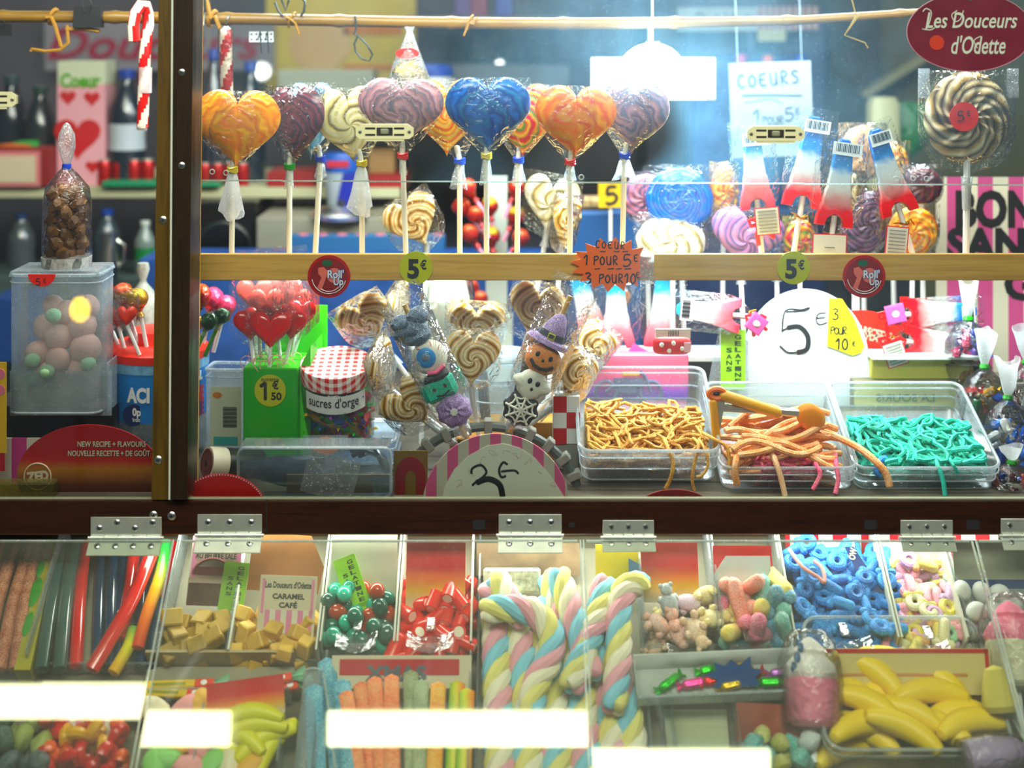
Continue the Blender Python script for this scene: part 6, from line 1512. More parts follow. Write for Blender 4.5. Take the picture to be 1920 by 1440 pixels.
inbin(B2, tangle(MB(PINKS), 16, 130, 60, 10, 50, 4, 11, 4, 8, 1.2), 'pink_sugar_strings', 'small tangle of pink sugar strings at the front of the peach ropes', 'sweets', kind='stuff')
def strand(B, m, pts, r, label, group=None):
    """a strand hanging over the bin's front edge: picture points with a depth"""
    k = B.k; c = P(*pts[0]); q = []
    W_ = [P(*a) - c for a in pts]
    for i in range(len(W_) - 1):
        a, b, cc, d = W_[max(0, i - 1)], W_[i], W_[i + 1], W_[min(len(W_) - 1, i + 2)]
        for u in (0, .33, .66): q.append(.5 * ((2 * b) + (cc - a) * u + (2 * a - 5 * b + 4 * cc - d) * u * u + (3 * b - a - 3 * cc + d) * u ** 3))
    q.append(W_[-1])
    o = MB(m).tube([v / k for v in q], r, 8).build('sugar_strand', None, k); o.location = c; return tag(o, label, 'sweet', group)
A_, B_ = 1.70, 1.668
strand(B1, GOLDS, [(1245, 822, A_), (1252, 840, 1.678), (1262, 868, B_), (1258, 895, B_), (1248, 916, B_)], 4, 'golden sugar strand hanging straight over the leftmost bin\'s front, left one')
strand(B1, GOLDS, [(1300, 822, A_), (1310, 834, 1.678), (1302, 868, B_), (1298, 900, B_), (1302, 920, B_)], 3.2, 'golden sugar strand hanging over the leftmost bin\'s front, middle one')
strand(B1, GOLDS, [(1310, 824, A_), (1320, 840, 1.678), (1328, 868, B_), (1318, 890, B_), (1306, 894, B_)], 3, 'golden sugar strand curling back under the leftmost bin\'s front corner')
strand(B1, GOLDS, [(1318, 812, A_), (1340, 824, 1.68), (1362, 838, 1.672), (1368, 865, B_), (1364, 882, B_)], 3.4, 'golden sugar strand arching over towards the peach ropes')
strand(B2, PEACH, [(1392, 842, A_), (1382, 858, 1.665), (1378, 885, 1.66), (1382, 908, 1.66)], 7, 'thick peach sugar rope end hanging at the left front of the middle bin')
strand(B2, sugar('pale_peach_sugar', '#e8b890', '#f4dcc4'), [(1440, 840, A_), (1452, 860, 1.664), (1464, 895, 1.655), (1472, 930, 1.65)], 5.5, 'pale peach sugar rope end hanging down to the sill')
strand(B2, PEACH, [(1560, 815, A_), (1610, 840, 1.68), (1645, 868, 1.66), (1662, 890, 1.655), (1668, 912, 1.652)], 7, 'thick peach sugar rope curling out to the right over the teal bin')
strand(B2, PINKS, [(1525, 852, A_), (1530, 872, 1.664), (1538, 890, 1.656), (1524, 918, 1.652)], 4.5, 'pink sugar strand hanging over the middle bin\'s front, left one')
strand(B2, PINKS, [(1566, 850, A_), (1568, 874, 1.664), (1572, 900, 1.656), (1566, 926, 1.65)], 4.5, 'pink sugar strand hanging over the middle bin\'s front, right one')
strand(B3, TEALS, [(1750, 850, A_), (1758, 872, 1.664), (1768, 900, 1.655), (1772, 930, 1.65)], 4.5, 'teal sugar strand hanging down over the rightmost bin\'s front')
strand(B3, TEALS, [(1775, 850, A_), (1784, 866, 1.662), (1796, 886, 1.658)], 3.4, 'short teal sugar strand just over the rightmost bin\'s rim')
strand(B3, sugar('blue_sugar', '#1f6ac8', '#6aa8e8'), [(1662, 858, A_), (1648, 866, 1.666), (1644, 884, 1.66), (1650, 890, 1.66)], 6, 'short blue sugar strand at the left front of the teal bin')
# tongs
YO = mat('tong_orange', '#e87a08', .35); YY = mat('tong_yellow', '#e0a80c', .35)
t = Th('tongs', 'kitchen tongs with yellow grips and orange heads lying on the peach ropes', 'tongs', 1343, 737, 1.70, (0, 0, 0))
t.part('joint', MB(YO).tube([(14 * math.cos(a), -4, 9 * math.sin(a)) for a in [2 * PI * i / 20 for i in range(20)]], 6, 8, closed=True)); t.part('pin', MB(INK).ell((0, -4, 0), (7, 4, 4), 10))
t.part('long_arm', MB(STEEL).box((88, 4, -27), (190, 12, 14), 3, Matrix.Rotation(R(4), 4, 'Y'))); t.part('long_grip', MB(YY).capsule((14, -2, -4), (112, -2, -36), 11, 10)); t.part('short_arm', MB(STEEL).prism([(-2, 0), (-10, -90), (2, -96), (16, -14), (24, -20)], -4, 6)); t.part('short_grip', MB(YY).capsule((-6, -4, -16), (2, 0, -104), 8, 10))
mb = MB(mat('tong_head', '#f09a0c', .4)); mb.pillow(lambda a: (30 * math.cos(a), 24 * math.sin(a)), 30, 5, 12, 0, 2.4, T=Matrix.Translation((178, 4, -46)) @ Matrix.Rotation(R(38), 4, 'Y')); t.part('head', mb)
# 5 euro sign and its yellow card
t = Th('price_disc', 'white arched sign handwritten 5 euros with a yellow 3 for 10 card, behind the bins', 'price sign', 1510, 838, 1.866)
arc_ = [(128, 0), (124, 160)] + circ(118, 30, 1, 1.12, 0, 164, 0, PI) + [(-124, 160), (-128, 0)]
t.part('board', MB(mat('sign_white_bright', '#e4eef0', .5)).prism(arc_, -2, 2))
mb = MB(INK).pen([[(6, 262), (-8, 258), (-38, 256), (-44, 216)]], 0, 0, -3, 1, 3).pen([(2.3, [(-34, 224), (-12, 226), (4, 208), (2, 184), (-16, 178)])], 0, 0, -3, 1, 4).pen([[(-44, 218), (-30, 226)], [(-16, 178), (-34, 178), (-48, 190)]], 0, 0, -3, 1, 3.4).pen([[(8, 262), (-2, 256), (-36, 254)]], 0, 0, -3, 1, 3)
mb.pen([[(38, 252), (24, 250), (20, 238), (26, 230), (40, 234)], [(20, 242), (36, 243)]], 0, 0, -3, 1, 2.4); t.part('handwriting', mb)
y_ = t.part('yellow_card', MB(mat('card_neon_yellow', '#f0ea00', .5)).prism([(44, 280), (68, 278), (92, 240), (110, 190), (104, 178), (88, 172), (40, 190)], -4, -3))
mb = MB(INK); hand(mb, '3', 50, 240, -4.8, 20, w=2.6); hand(mb, 'POUR', 46, 212, -4.8, 14, .56, 2.2); hand(mb, '10', 56, 184, -4.8, 20, .6, 3); mb.pen(G['E'], 88, 190, -4.8, 9, 1.8); t.part('card_handwriting', mb, y_)
NEON = mat('neon_green_label', '#9fd812', .5)
def gelatine(t, cx, cz, w, h, y, rot=0, T=None, dim=False):
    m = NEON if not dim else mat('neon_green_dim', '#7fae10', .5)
    TT_ = (T or Matrix()) @ Matrix.Translation((cx, 0, cz)) @ Matrix.Rotation(rot, 4, 'Y')
    a = t.part('green_label', MB(m).box((0, y, 0), (w, 1, h), 0, TT_)); mb = MB(mat('label_ink', '#1f3a10', .5))
    for i, ch in enumerate('GELATINE'): mb.text(ch, w * .2, h * .38 - i * h * .105, y - 1, h * .075, w * .26, .03, T=TT_)
    for i, ch in enumerate('SANS'): mb.text(ch, -w * .16, h * .16 - i * h * .105, y - 1, h * .075, w * .24, .03, T=TT_)
    t.part('lettering', mb, a)
t = Th('clear_plate', 'clear plate with a yellow-green gelatine label behind the middle bin', 'plate', 1366, 850, 1.85); t.part('plate', MB(FROST).prism([(-64, 0), (36, 0), (36, 210), (-16, 244)], -1, 1)); gelatine(t, 8, 176, 46, 112, -2)
t = Th('mouse_sweets_card', 'olive card with mirrored lettering seen through the back of the teal bin', 'card', 1700, 850, 1.845, (-6, 0, 0)); t.part('card', MB(mat('card_olive', '#b7b47c', .55)).box((0, 0, 84), (192, 2, 100))); mb = MB(mat('card_grey_ink', '#5f6a58', .5)).text('LA SOURIS', 0, 102, -2, 14, 110, .02, T=Matrix.Scale(-1, 4, (1, 0, 0))); t.part('lettering', mb); t.part('grey_picture', MB(mat('card_grey_pic', '#8a9478', .5)).box((-6, -1.4, 66), (100, 1, 44))); t.part('pink_foot', MB(mat('card_pink', '#c87a7c', .5)).box((0, -1.4, 40), (188, 1, 10))); t.part('stake', MB(FROST).box((0, 2, 20), (40, 2, 40)))
t = Th('round_orange_sign', 'orange-red round sign with cream lettering half hidden behind the white price disc', 'sign', 1612, 820, 1.90); t.part('board', MB(mat('sign_orange_red', '#d8421a', .5)).prism(circ(78, 40, 1, .62, 0, 190), -2, 2)); t.part('lettering', MB(CRM).text('NOUVELLE RECETTE', -2, 204, -4, 14, 124, .04, rot=R(-14)).text('FLAVOURS', 44, 184, -4, 15, 66, .04, rot=R(-14))); t.part('stake', MB(STICK).box((0, 3, 70), (8, 3, 145)))
sq = lambda w, h: (lambda a: (w * math.copysign(abs(math.cos(a)) ** .5, math.cos(a)), h * math.copysign(abs(math.sin(a)) ** .5, math.sin(a))))
t = Th('sweet_bag', 'small red printed bag of sweets with a white header lying at the pale tower\'s foot', 'sweet bag', 1260, 648, 1.80); t.part('bag', MB(mat('bag_red_print', '#b8101e', .35, nz=.3, nzs=70)).pillow(sq(36, 17), 40, 6, 8)); t.part('header', MB(PAPER).box((2, 2, 22), (66, 2, 18), 0)); mb = MB(INK)
for i in range(7): mb.box((-6 + i * 3, .4, 22), (1.4, .5, 11))
t.part('barcode', mb)
for x, z in ((-20, 3), (2, 6), (18, -4), (-6, -8)): t.part('dot_print', MB(PAPER).ell((x, -8, z), (4, 1, 4.4), 10))
t.part('side_card', MB(mat('tag_pale_pink', '#d8b8c8', .5)).box((28, -7, -2), (12, 1, 18)))
t = Th('riser_shelf', 'narrow white riser behind the golden string bin', 'shelf', 1220, 672, 1.885); t.part('board', MB(WHITE).box((-10, 60, -4), (330, 100, 8))); t.part('front', MB(mat('shelf_riser', '#6a6450')).box((-10, 120, -90), (320, 6, 166)))
t = Th('sweet_cup', 'orange and yellow jelly sweet cup under the orange star sign', 'sweet', 1160, 672, 1.93); t.part('jelly', MB(mat('jelly_orange', '#f0922c', .3, sss=.2)).ell((0, 0, 116), (22, 14, 18), 12)); t.part('wrapper', MB(CELLO).lathe([(10, 90), (26, 110), (26, 130), (8, 150)], 12)); t.part('stick', MB(STICKW).cyl((0, 0, 0), (0, 0, 100), 4, 8))
# red chupa-style ball lollipops on the white upright board
for i, (x, y, r, fx, fy) in enumerate(((876, 352, 18, 912, 405), (866, 388, 18, 908, 440), (892, 402, 16, 916, 446), (918, 385, 17, 926, 440), (880, 438, 18, 912, 488), (919, 442, 19, 930, 500), (969, 352, 17, 946, 408), (968, 404, 18, 944, 452), (976, 446, 17, 946, 494), (880, 540, 19, 912, 590), (900, 560, 15, 926, 600))):
    labs = ('topmost left', 'upper far left', 'third left, tucked behind', 'upper middle', 'lower left', 'lower middle', 'topmost right', 'middle right', 'lower right', 'left just under the rail', 'small, just under the rail')
    ball_lolly('red and yellow ball lollipop on the white upright, ' + labs[i], x, y, r, (fx, fy), 2.17 if i % 2 else 2.15, FOIL['red'], mat('pink_stick', '#e0a0b8', .4), FOIL['yellow'] if i in (3, 5, 7) else FOIL['orange'], group='ball lollipops on the white upright')
# cellophane bags of sweets at the right edge
def sweet_bag(label, px, base, r, h, Y, cols, lab, frill=60, n=7, seed=0):
    t = Th('sweet_bag', label, 'sweet bag', px, base, Y, group='tied cellophane bags of sweets at the right')
    t.part('bag', MB(CELLO).lathe([(r * .7, 0), (r, h * .15), (r * 1.02, h * .45), (r * .7, h * .8), (r * .2, h * .97), (7, h)], 16, None, wob=.07))
    mb = MB(LACE); fr = MB(LACE); tail(fr, 0, 0, frill, 7, r * .42, seed); mb.add([(x, y, h + 6 - z) for x, y, z in fr.v], fr.f); t.part('frill', mb)
    t.part('tie', MB(tie_mat('green')).lathe([(8, h - 4), (10, h), (8, h + 5)], 12))
    random.seed(seed)
    for i in range(n):
        a = 2.4 * i + seed; rr = r * .6
        M = Matrix.Translation(P(px, base, Y) + Vector((rr * math.cos(a), rr * math.sin(a) * .8, h * (.16 + .55 * i / n))) * K(Y)) @ rot3(random.uniform(-1, 1), random.uniform(-1, 1), random.uniform(0, 3))
        wrapped(lab, M, cols[i % len(cols)], 34, 9, K(1.75), lab + 's', metal=.25)
sweet_bag('tied bag of mixed sweets hanging highest, against the striped poster', 1815, 680, 40, 82, 1.84, ['#5a3a8a', '#a83a5a', '#3a4a9a'], 'purple or pink wrapped sweet in the highest tied bag', 64, 6, 1)
sweet_bag('tied bag with dark shiny sweets below the highest one', 1808, 720, 46, 78, 1.87, ['#183a2a', '#8a6a10', '#1a2a5a', '#5a1a1a'], 'dark shiny wrapped sweet under the highest tied bag', 30, 7, 2)
sweet_bag('tied white-necked bag of mixed sweets in front of the striped poster', 1846, 800, 46, 112, 1.80, ['#1a3a7a', '#8a1a1a', '#b88a1a', '#2a6a3a'], 'mixed wrapped sweet in the white-necked bag', 62, 7, 3)
sweet_bag('tied bag of blue and white wrapped bars right of the teal bin', 1890, 880, 52, 134, 1.755, ['#1a4a9a', '#2a6ac0', '#d8d8d8'], 'blue or white wrapped bar in the bag right of the teal bin', 66, 9, 4)
sweet_bag('tied bag of brown bars cut by the right edge, behind the blue bar bag', 1925, 830, 52, 150, 1.80, ['#5a2414', '#3a1a14', '#8a8a90'], 'brown wrapped bar in the bag cut by the right edge', 60, 7, 5)
sweet_bag('low bag of red-brown wrapped bars in the bottom right corner of the case', 1898, 938, 52, 70, 1.69, ['#6a1a14', '#8a2a1a', '#4a1410', '#1a2a6a'], 'red-brown wrapped bar in the low corner bag', 26, 8, 6)
# ------------------------------------------------------------------ sloping pick-and-mix bins under the lids
_v = Vector((0, .22, .163)).normalized(); _n = Vector((0, -_v.z, _v.y))
_o = Vector((0, 1.72, EYE - .613))
SM = Matrix(((1, 0, 0, _o.x), (0, _v.y, _n.y, _o.y), (0, _v.z, _n.z, _o.z), (0, 0, 0, 1)))   # x right, y up the slope, z off the slope
CAM = Vector((0, 0, EYE))
def onS(px, py, w=0.0):
    d = Vector(((px - 960) / F, 1, (HZ - py) / F)); o = _o + _n * w
    s = (o - CAM).dot(_n) / d.dot(_n); q = CAM + d * s - _o
    return q.x, q.dot(_v)
def S(px, py, w=0.0): u, v = onS(px, py, w); return Vector((u, v, w))
def MS(px, py, w=0.0): return SM @ Matrix.Translation(S(px, py, w))
KS = K(1.61)
BED = mat('bin_bed_board', '#6f6b5a', .6, nz=.15, nzs=10)
v0, v1 = onS(960, 1700)[1], onS(960, 1004)[1]
mb = MB(BED).box((0, (v0 + v1) / 2, -.012), (2.0, v1 - v0, .02)); o = mb.build('floor_bins'); o.matrix_world = SM; tag(o, kind='structure')
struct('wall_bins', wbox(-.9, 1.0, 1.735, 1.75, EYE - .9, P(0, 1000, 1.735).z, mat('bin_back_board', '#5c4a34', .6, nz=.3, nzs=8)))

CARDW = mat('white_board', '#c6c8bc', .55)
TRAYB = mat('tray_base', '#8f8c7a', .55, nz=.15, nzs=14)
def tray(label, xl, xr, yb, yt, h=.042, m=None, group='sloping trays under the lids', walls='lrf', wl=None, hf=None):
    """a tray on the slope: its left and right walls at picture columns xl, xr of row yb; from row yb up to row yt"""
    ul, v0 = onS(xl, yb); ur, _ = onS(xr, yb); vt = onS(960, yt)[1]; m = m or BINC
    t = Th('sweet_tray', label, 'tray', M=SM @ Matrix.Translation((0, 0, 0)), k=1, group=group)
    tk = .0022
    t.part('base', MB(TRAYB).box(((ul + ur) / 2, (v0 + vt) / 2, .001), (ur - ul, vt - v0, .002)))
    for s, u in (('l', ul), ('r', ur)):
        if s in walls: t.part('side_wall', MB(wl or m).box((u, (v0 + vt) / 2, h / 2), (tk, vt - v0, h)))
    t.part('front_wall', MB(m).box(((ul + ur) / 2, v0, (hf or h * .5) / 2), (ur - ul, tk, hf or h * .5)))
    return t
tray('sloping tray of liquorice strips at the left', 62, 300, 1262, 1012)
tray('sloping tray of dark nougat caramels', 304, 432, 1256, 1016)
tray('sloping tray of coffee caramels', 436, 598, 1256, 1016, wl=CARDW)
tray('sloping tray of jelly eggs', 606, 742, 1240, 1016, wl=CARDW)
tray('sloping tray of red filled sweets', 748, 884, 1240, 1016, wl=CARDW)
tray('long sloping tray of twisted marshmallow ropes', 892, 1224, 1500, 1030, .03)
tray('sloping tray of pale sugared bears', 1206, 1342, 1232, 1020, .05)
tray('sloping tray of pastel mixed gummies', 1350, 1474, 1232, 1020, .05)
tray('sloping tray of blue dummy gummies', 1482, 1672, 1240, 1020, .05, wl=CARDW)
tray('sloping tray of pastel dummy gummies', 1678, 1800, 1240, 1020, .05, wl=CARDW)
tray('sloping tray of white sugared eggs at the right edge', 1806, 1965, 1230, 1020, .05)

PL = []
def pile(pts_fn, n, r, seed, wmax=.05, tries=12, base=.002):
    """drop n balls of radius r (metres) one by one into an area of the slope; returns their (u,v,w)"""
    random.seed(seed); got = []
    for i in range(n):
        best = None
        for _ in range(tries):
            px, py = pts_fn(); u, v = onS(px, py, base); w = base + r
            for (a, b, c) in got:
                d2 = (a - u) ** 2 + (b - v) ** 2
                if d2 < (1.75 * r) ** 2: w = max(w, c + math.sqrt((1.75 * r) ** 2 - d2))
            if best is None or w < best[2]: best = (u, v, w)
        if best[2] < wmax: got.append(best)
    return got
def rect(x0, x1, y0, y1, sk=0):
    def f():
        y = random.uniform(y0, y1); q = (y - y0) / (y1 - y0)
        return random.uniform(x0, x1) + sk * q, y
    return f
def scatter(name, cat, spots, makers, label, group, seed=0, flat=False, sc=(.92, 1.08), extra=None):
    """makers: list of (builder -> object, label, group) tried in turn; each spot gets its own copy"""
    random.seed(seed); first = {}
    for i, (u, v, w) in enumerate(spots):
        j = i % len(makers) if not extra else extra(i)
        mk, lb, gr = makers[j]
        M = SM @ Matrix.Translation((u, v, w)) @ (rot3(random.uniform(-.35, .35), random.uniform(-.35, .35), random.uniform(0, 6.3)) if flat else rot3(random.uniform(0, 6), random.uniform(0, 6), random.uniform(0, 6))) @ Matrix.Scale(random.uniform(*sc), 4)
        if j not in first: o = mk(); first[j] = o
        else: o = dup(first[j])
        o.matrix_world = M; o.name = name; tag(o, lb or label, cat, gr or group)
# caramels
def one(name, mb): return lambda: mb().build(name, None, KS)
CARA = mat('caramel_cube', '#dab464', .5, sss=.15, nz=.2, nzs=50, bump=.2, bs=120); CARD_ = mat('nougat_cube', '#a88a40', .55, sss=.1, nz=.3, nzs=50, bump=.2, bs=120)
sp = pile(rect(452, 590, 1178, 1246, -10), 36, 14 * KS, 1, .056)
scatter('caramel_cube', 'caramel', sp, [(one('caramel_cube', lambda: MB(CARA).box((0, 0, 0), (34, 30, 27), 2.5)), None, None), (one('caramel_cube', lambda: MB(CARA).box((0, 0, 0), (40, 27, 25), 2.5)), None, None)], 'light brown caramel cube in the heap below the coffee caramel card', 'coffee caramels', 2, sc=(.9, 1.05))
sp = pile(rect(322, 425, 1180, 1244, -14), 24, 14 * KS, 4, .05)
scatter('caramel_cube', 'caramel', sp, [(one('caramel_cube', lambda: MB(CARD_).box((0, 0, 0), (36, 30, 28), 2.5)), None, None)], 'darker brown nougat caramel cube in the heap below the nougat card', 'nougat caramels', 5, True)
# jelly eggs
EG = [('#1f6a5a', 'dark green'), ('#2f9c86', 'teal'), ('#3fb8a0', 'turquoise'), ('#b04a34', 'red-brown'), ('#27584f', 'deep teal')]
def egg(c): return one('jelly_egg', lambda: MB(mat('jelly_' + c.strip('#'), c, .15, sss=.2, coat=.6)).ell((0, 0, 0), (19, 15, 15), 14))
sp = pile(rect(622, 736, 1130, 1232, -8), 46, 15 * KS, 7, .046)
scatter('jelly_egg', 'jelly egg', sp, [(egg(c), nm + ' glossy jelly egg in the tray under the tilted green label', nm + ' jelly eggs') for c, nm in EG], '', '', 8)
# red filled sweets
REDJ = mat('red_jelly_tube', '#d8401e', .25, sss=.2, coat=.4); CORE = mat('cream_core', '#f0e2d0', .6)
def redtube(): return MB(REDJ).lathe([(6, -17), (13, -17.5), (13, 17.5), (6, 17)], 16).m(CORE).cyl((0, 0, -17.6), (0, 0, 17.6), 9, 12)
sp = pile(rect(762, 882, 1105, 1240, -4), 74, 12.5 * KS, 11, .05)
scatter('filled_sweet', 'filled sweet', sp, [(one('filled_sweet', redtube), None, None)], 'red tube sweet with a cream core in the tray below the orange-red card', 'red filled sweets', 12)
sp = [onS(738, 1220, .03) + (.03,), onS(772, 1230, .03) + (.03,), onS(748, 1236, .026) + (.026,)]
scatter('filled_sweet', 'filled sweet', sp, [(one('filled_sweet', lambda: MB(REDJ).capsule((-20, 0, 0), (20, 0, 0), 14, 10)), None, None)], 'smooth red sweet lying over the tray wall beside the jelly eggs', 'smooth red sweets', 13, True)
# pale bears and pastel gummies
PB = ['#d8b89a', '#e0cf9a', '#d8a898', '#b8c0c4', '#cbb4c4']
def bear(c):
    m = sugar('bear_' + c.strip('#'), c, None, .6, .25, .4)
    def f(): return MB(m).ell((0, 0, 0), (14, 11, 20), 12).ell((0, -2, 24), (10, 9, 10), 10).ell((-8, -3, 31), (4, 3, 4), 8).ell((8, -3, 31), (4, 3, 4), 8).ell((-12, -7, 6), (5, 7, 6), 8).ell((12, -7, 6), (5, 7, 6), 8).ell((-9, -8, -17), (6, 8, 6), 8).ell((9, -8, -17), (6, 8, 6), 8)
    return one('sugared_bear', f)
sp = pile(rect(1222, 1330, 1140, 1224, 6), 22, 23 * KS, 15, .05)
scatter('sugared_bear', 'gummy bear', sp, [(bear(c), nm + ' sugared gummy bear in the tray left of the blue cardboard divider', nm + ' gummy bears') for c, nm in zip(PB, ('peach', 'pale yellow', 'pinkish', 'greyish', 'mauve'))], '', '', 16, sc=(1.15, 1.4))
PM = [('#c86a84', 'pink'), ('#4a8aa4', 'blue'), ('#d8c46a', 'yellow'), ('#d88a7a', 'salmon'), ('#7ab0a4', 'sea green')]
def stick_g(c): return one('pastel_gummy', lambda: MB(sugar('pg_' + c.strip('#'), c, None, .6, .25, .3)).capsule((-24, 0, 0), (24, 0, 0), 12, 10))
sp = pile(rect(1354, 1462, 1132, 1226, 8), 36, 17 * KS, 17, .052)
scatter('pastel_gummy', 'gummy', sp, [(stick_g(c), nm + ' finger-shaped gummy in the tray of pastel mixed gummies', nm + ' finger gummies') for c, nm in PM], '', '', 18, sc=(1.1, 1.3))
# dummy-shaped gummies
def dummy(m1, m2=None, m3=None):
    def f():
        mb = MB(m1).tube([(15 * math.cos(a) - 26, 14 * math.sin(a), 0) for a in [2 * PI * i / 20 for i in range(20)]], 9, 8, closed=True)
        mb.m(m2 or m1).capsule((-8, -14, 0), (-8, 14, 0), 10, 8); mb.m(m3 or m2 or m1).capsule((0, 0, 0), (32, 0, 0), 12, 10)
        return mb
    return one('dummy_gummy', f)
BLU = sugar('blue_sour', '#0f62ac', '#6aaee0'); BLU2 = sugar('blue_sour_dark', '#0a4a8e', '#4a94d0')
sp = pile(rect(1484, 1656, 1062, 1230, 16), 84, 16 * KS, 19, .06)
scatter('dummy_gummy', 'gummy', sp, [(dummy(BLU), None, None), (dummy(BLU2), None, None)], 'blue sugared dummy-shaped gummy in the heap of the blue tray', 'blue dummy gummies', 20, True, sc=(.74, .88))
SG = {n: sugar('sg_' + n, c, None, .6, .25, .4) for n, c in dict(y='#d8c83a', p='#d890a0', g='#8fbf9a', w='#dcd8b0', m='#b890b8', o='#d8a060').items()}
sp = pile(rect(1652, 1776, 1080, 1232, 18), 44, 16 * KS, 23, .056)
scatter('dummy_gummy', 'gummy', sp, [(dummy(SG[a], SG[b], SG[c]), nm + ' sugared dummy-shaped gummy in the pastel tray', nm + ' dummy gummies') for a, b, c, nm in (('y', 'm', 'm', 'yellow and mauve'), ('g', 'p', 'p', 'green and pink'), ('w', 'y', 'p', 'cream and pink'), ('m', 'o', 'y', 'mauve and orange'), ('p', 'w', 'w', 'pink and white'))], '', '', 24, True, sc=(.78, .92))
WE = mat('white_egg', '#c9ccc8', .5, sss=.1)
sp = pile(rect(1784, 1890, 1146, 1226, 24), 26, 18 * KS, 25, .05)
scatter('sugar_egg', 'sugared egg', sp, [(one('sugar_egg', lambda: MB(WE).ell((0, 0, 0), (21, 17.5, 17.5), 16)), None, None)], 'white sugared egg in the tray at the right edge', 'white sugared eggs', 26)
for px, py in ((1852, 1232), (1822, 1238)):
    o = MB(WE).ell((0, 0, 0), (22, 18, 18), 16).build('sugar_egg', None, KS); o.matrix_world = MS(px, py, .04); tag(o, 'white sugared egg lying loose on the tray wall beside the pink-topped lollipop' if px == 1852 else 'pinkish white sugared egg at the corner of the pastel tray', 'sugared egg')

# liquorice strips and sugar ropes on the left
def rod(label, pts, r, m, name='liquorice_strip', cat='liquorice', group='fruit liquorice strips', n=10, flat=None, smooth=True):
    """pts: (px, py, w) along the slope"""
    q = [S(x, y, w) for x, y, w in pts]; c = q[0].copy(); p = []
    for i in range(len(q) - 1):
        a, b, cc, d = q[max(0, i - 1)], q[i], q[i + 1], q[min(len(q) - 1, i + 2)]
        for u in (0, .25, .5, .75): p.append(.5 * ((2 * b) + (cc - a) * u + (2 * a - 5 * b + 4 * cc - d) * u * u + (3 * b - a - 3 * cc + d) * u ** 3))
    p.append(q[-1])
    o = MB(m).tube([(v - c) / KS for v in p], r, n).build(name, None, KS); o.matrix_world = SM @ Matrix.Translation(c); return tag(o, label, cat, group)
LR = mat('strip_red', '#c82418', .16, sss=.1, coat=.7); LB = mat('strip_blue_dark', '#06304e', .16, coat=.7); LK = mat('strip_smoke', '#3c5450', .2, coat=.6)
L0 = 1018
rod('red glossy strip running straight down, left of the blue ones', [(160, L0, .012), (150, 1110, .014), (142, 1250, .014)], 13, LR)
for i, (a, b, w) in enumerate(((190, 182, .012), (212, 206, .014), (236, 220, .012), (108, 84, .012), (272, 262, .010), (300, 285, .012))):
    rod('dark blue glossy strip, ' + ('first right of the straight red one', 'second right of the straight red one', 'third right of the straight red one', 'near the clear strips at the left', 'beneath the diagonal red one', 'along the tray\'s right wall')[i], [(a, L0, w), ((a + b) / 2, 1120, w), (b, 1252, w)], 12, LB)
rod('red glossy strip between the blue ones and the diagonal red one', [(252, L0, .016), (244, 1100, .018), (226, 1200, .018)], 13, LR)
rod('thick red glossy strip lying diagonally over the others', [(288, 1030, .034), (250, 1120, .038), (205, 1200, .038), (172, 1256, .034)], 14, LR)
RB = zramp('rainbow_strip', [(0, '#c83a14'), (.35, '#e0861c'), (.55, '#d8c41c'), (.75, '#3aa024'), (1, '#0f6a4a')], -.14, .01, 1, .18)
rod('rainbow strip fading from green to orange at the right of the tray', [(312, L0, .026), (300, 1080, .03), (276, 1150, .03), (258, 1215, .026)], 12, RB)
rod('yellow and green strip end below the diagonal red one', [(250, 1180, .022), (240, 1215, .024), (212, 1262, .024)], 12, zramp('lime_strip', [(0, '#d8a81c'), (.5, '#c8c81c'), (1, '#1f8a4a')], -.05, .005, 1, .2))
rod('red strip half hidden by the lid hinge at the tray\'s right', [(322, L0, .014), (312, 1060, .014), (296, 1120, .014)], 11, LR)
for i, (a, b) in enumerate(((120, 78), (138, 112))): rod('smoky clear strip at the left of the strip tray, ' + ('outer' if i == 0 else 'inner'), [(a, L0, .02), ((a + b) / 2 - 2, 1130, .022), (b, 1256, .02)], 14, LK)
BRS = sugar('brown_sour', '#8a4630', '#c89a84')
for i, (a, b) in enumerate(((6, -60), (30, -30), (58, 0), (74, 28))):
    rod('brown-red sugared rope at the left edge, ' + ('farthest left', 'second', 'third', 'nearest the yellow carton edge')[i], [(a, L0, .02), ((a + b) / 2 - 4, 1130, .026), (b, 1256, .02)], 12.5, BRS, 'sugar_rope', 'sugared rope', 'brown sugared ropes')
t = Th('yellow_carton', 'yellow carton edge with green print between the brown ropes and the strips', 'carton', M=SM, k=1)
a, b, c, d = S(88, 1010, .03), S(108, 1010, .03), S(56, 1256, .03), S(26, 1256, .03)
t.part('panel', MB(mat('carton_lemon', '#a8a012', .5, nz=.2, nzs=20)).add([tuple(a), tuple(b), tuple(c), tuple(d)] + [(q.x, q.y, .002) for q in (a, b, c, d)], [(0, 1, 2, 3), (4, 7, 6, 5), (0, 4, 5, 1), (1, 5, 6, 2), (2, 6, 7, 3), (3, 7, 4, 0)]))
for px, py, s_ in ((76, 1065, 1), (66, 1110, 1.6), (52, 1170, 1.3)): t.part('leaf_print', MB(mat('leaf_print_green', '#3a8a1c', .5)).ell(tuple(S(px, py, .0305)), (.004 * s_, .012 * s_, .0006), 10))
t.part('lettering', MB(mat('carton_red', '#a82418', .5)).text('OLA', 0, 0, 0, .016, .03, .02, T=Matrix.Translation(S(97, 1030, .031)) @ Matrix.Rotation(R(-90), 4, 'X') @ Matrix.Rotation(R(-70), 4, 'Y')))

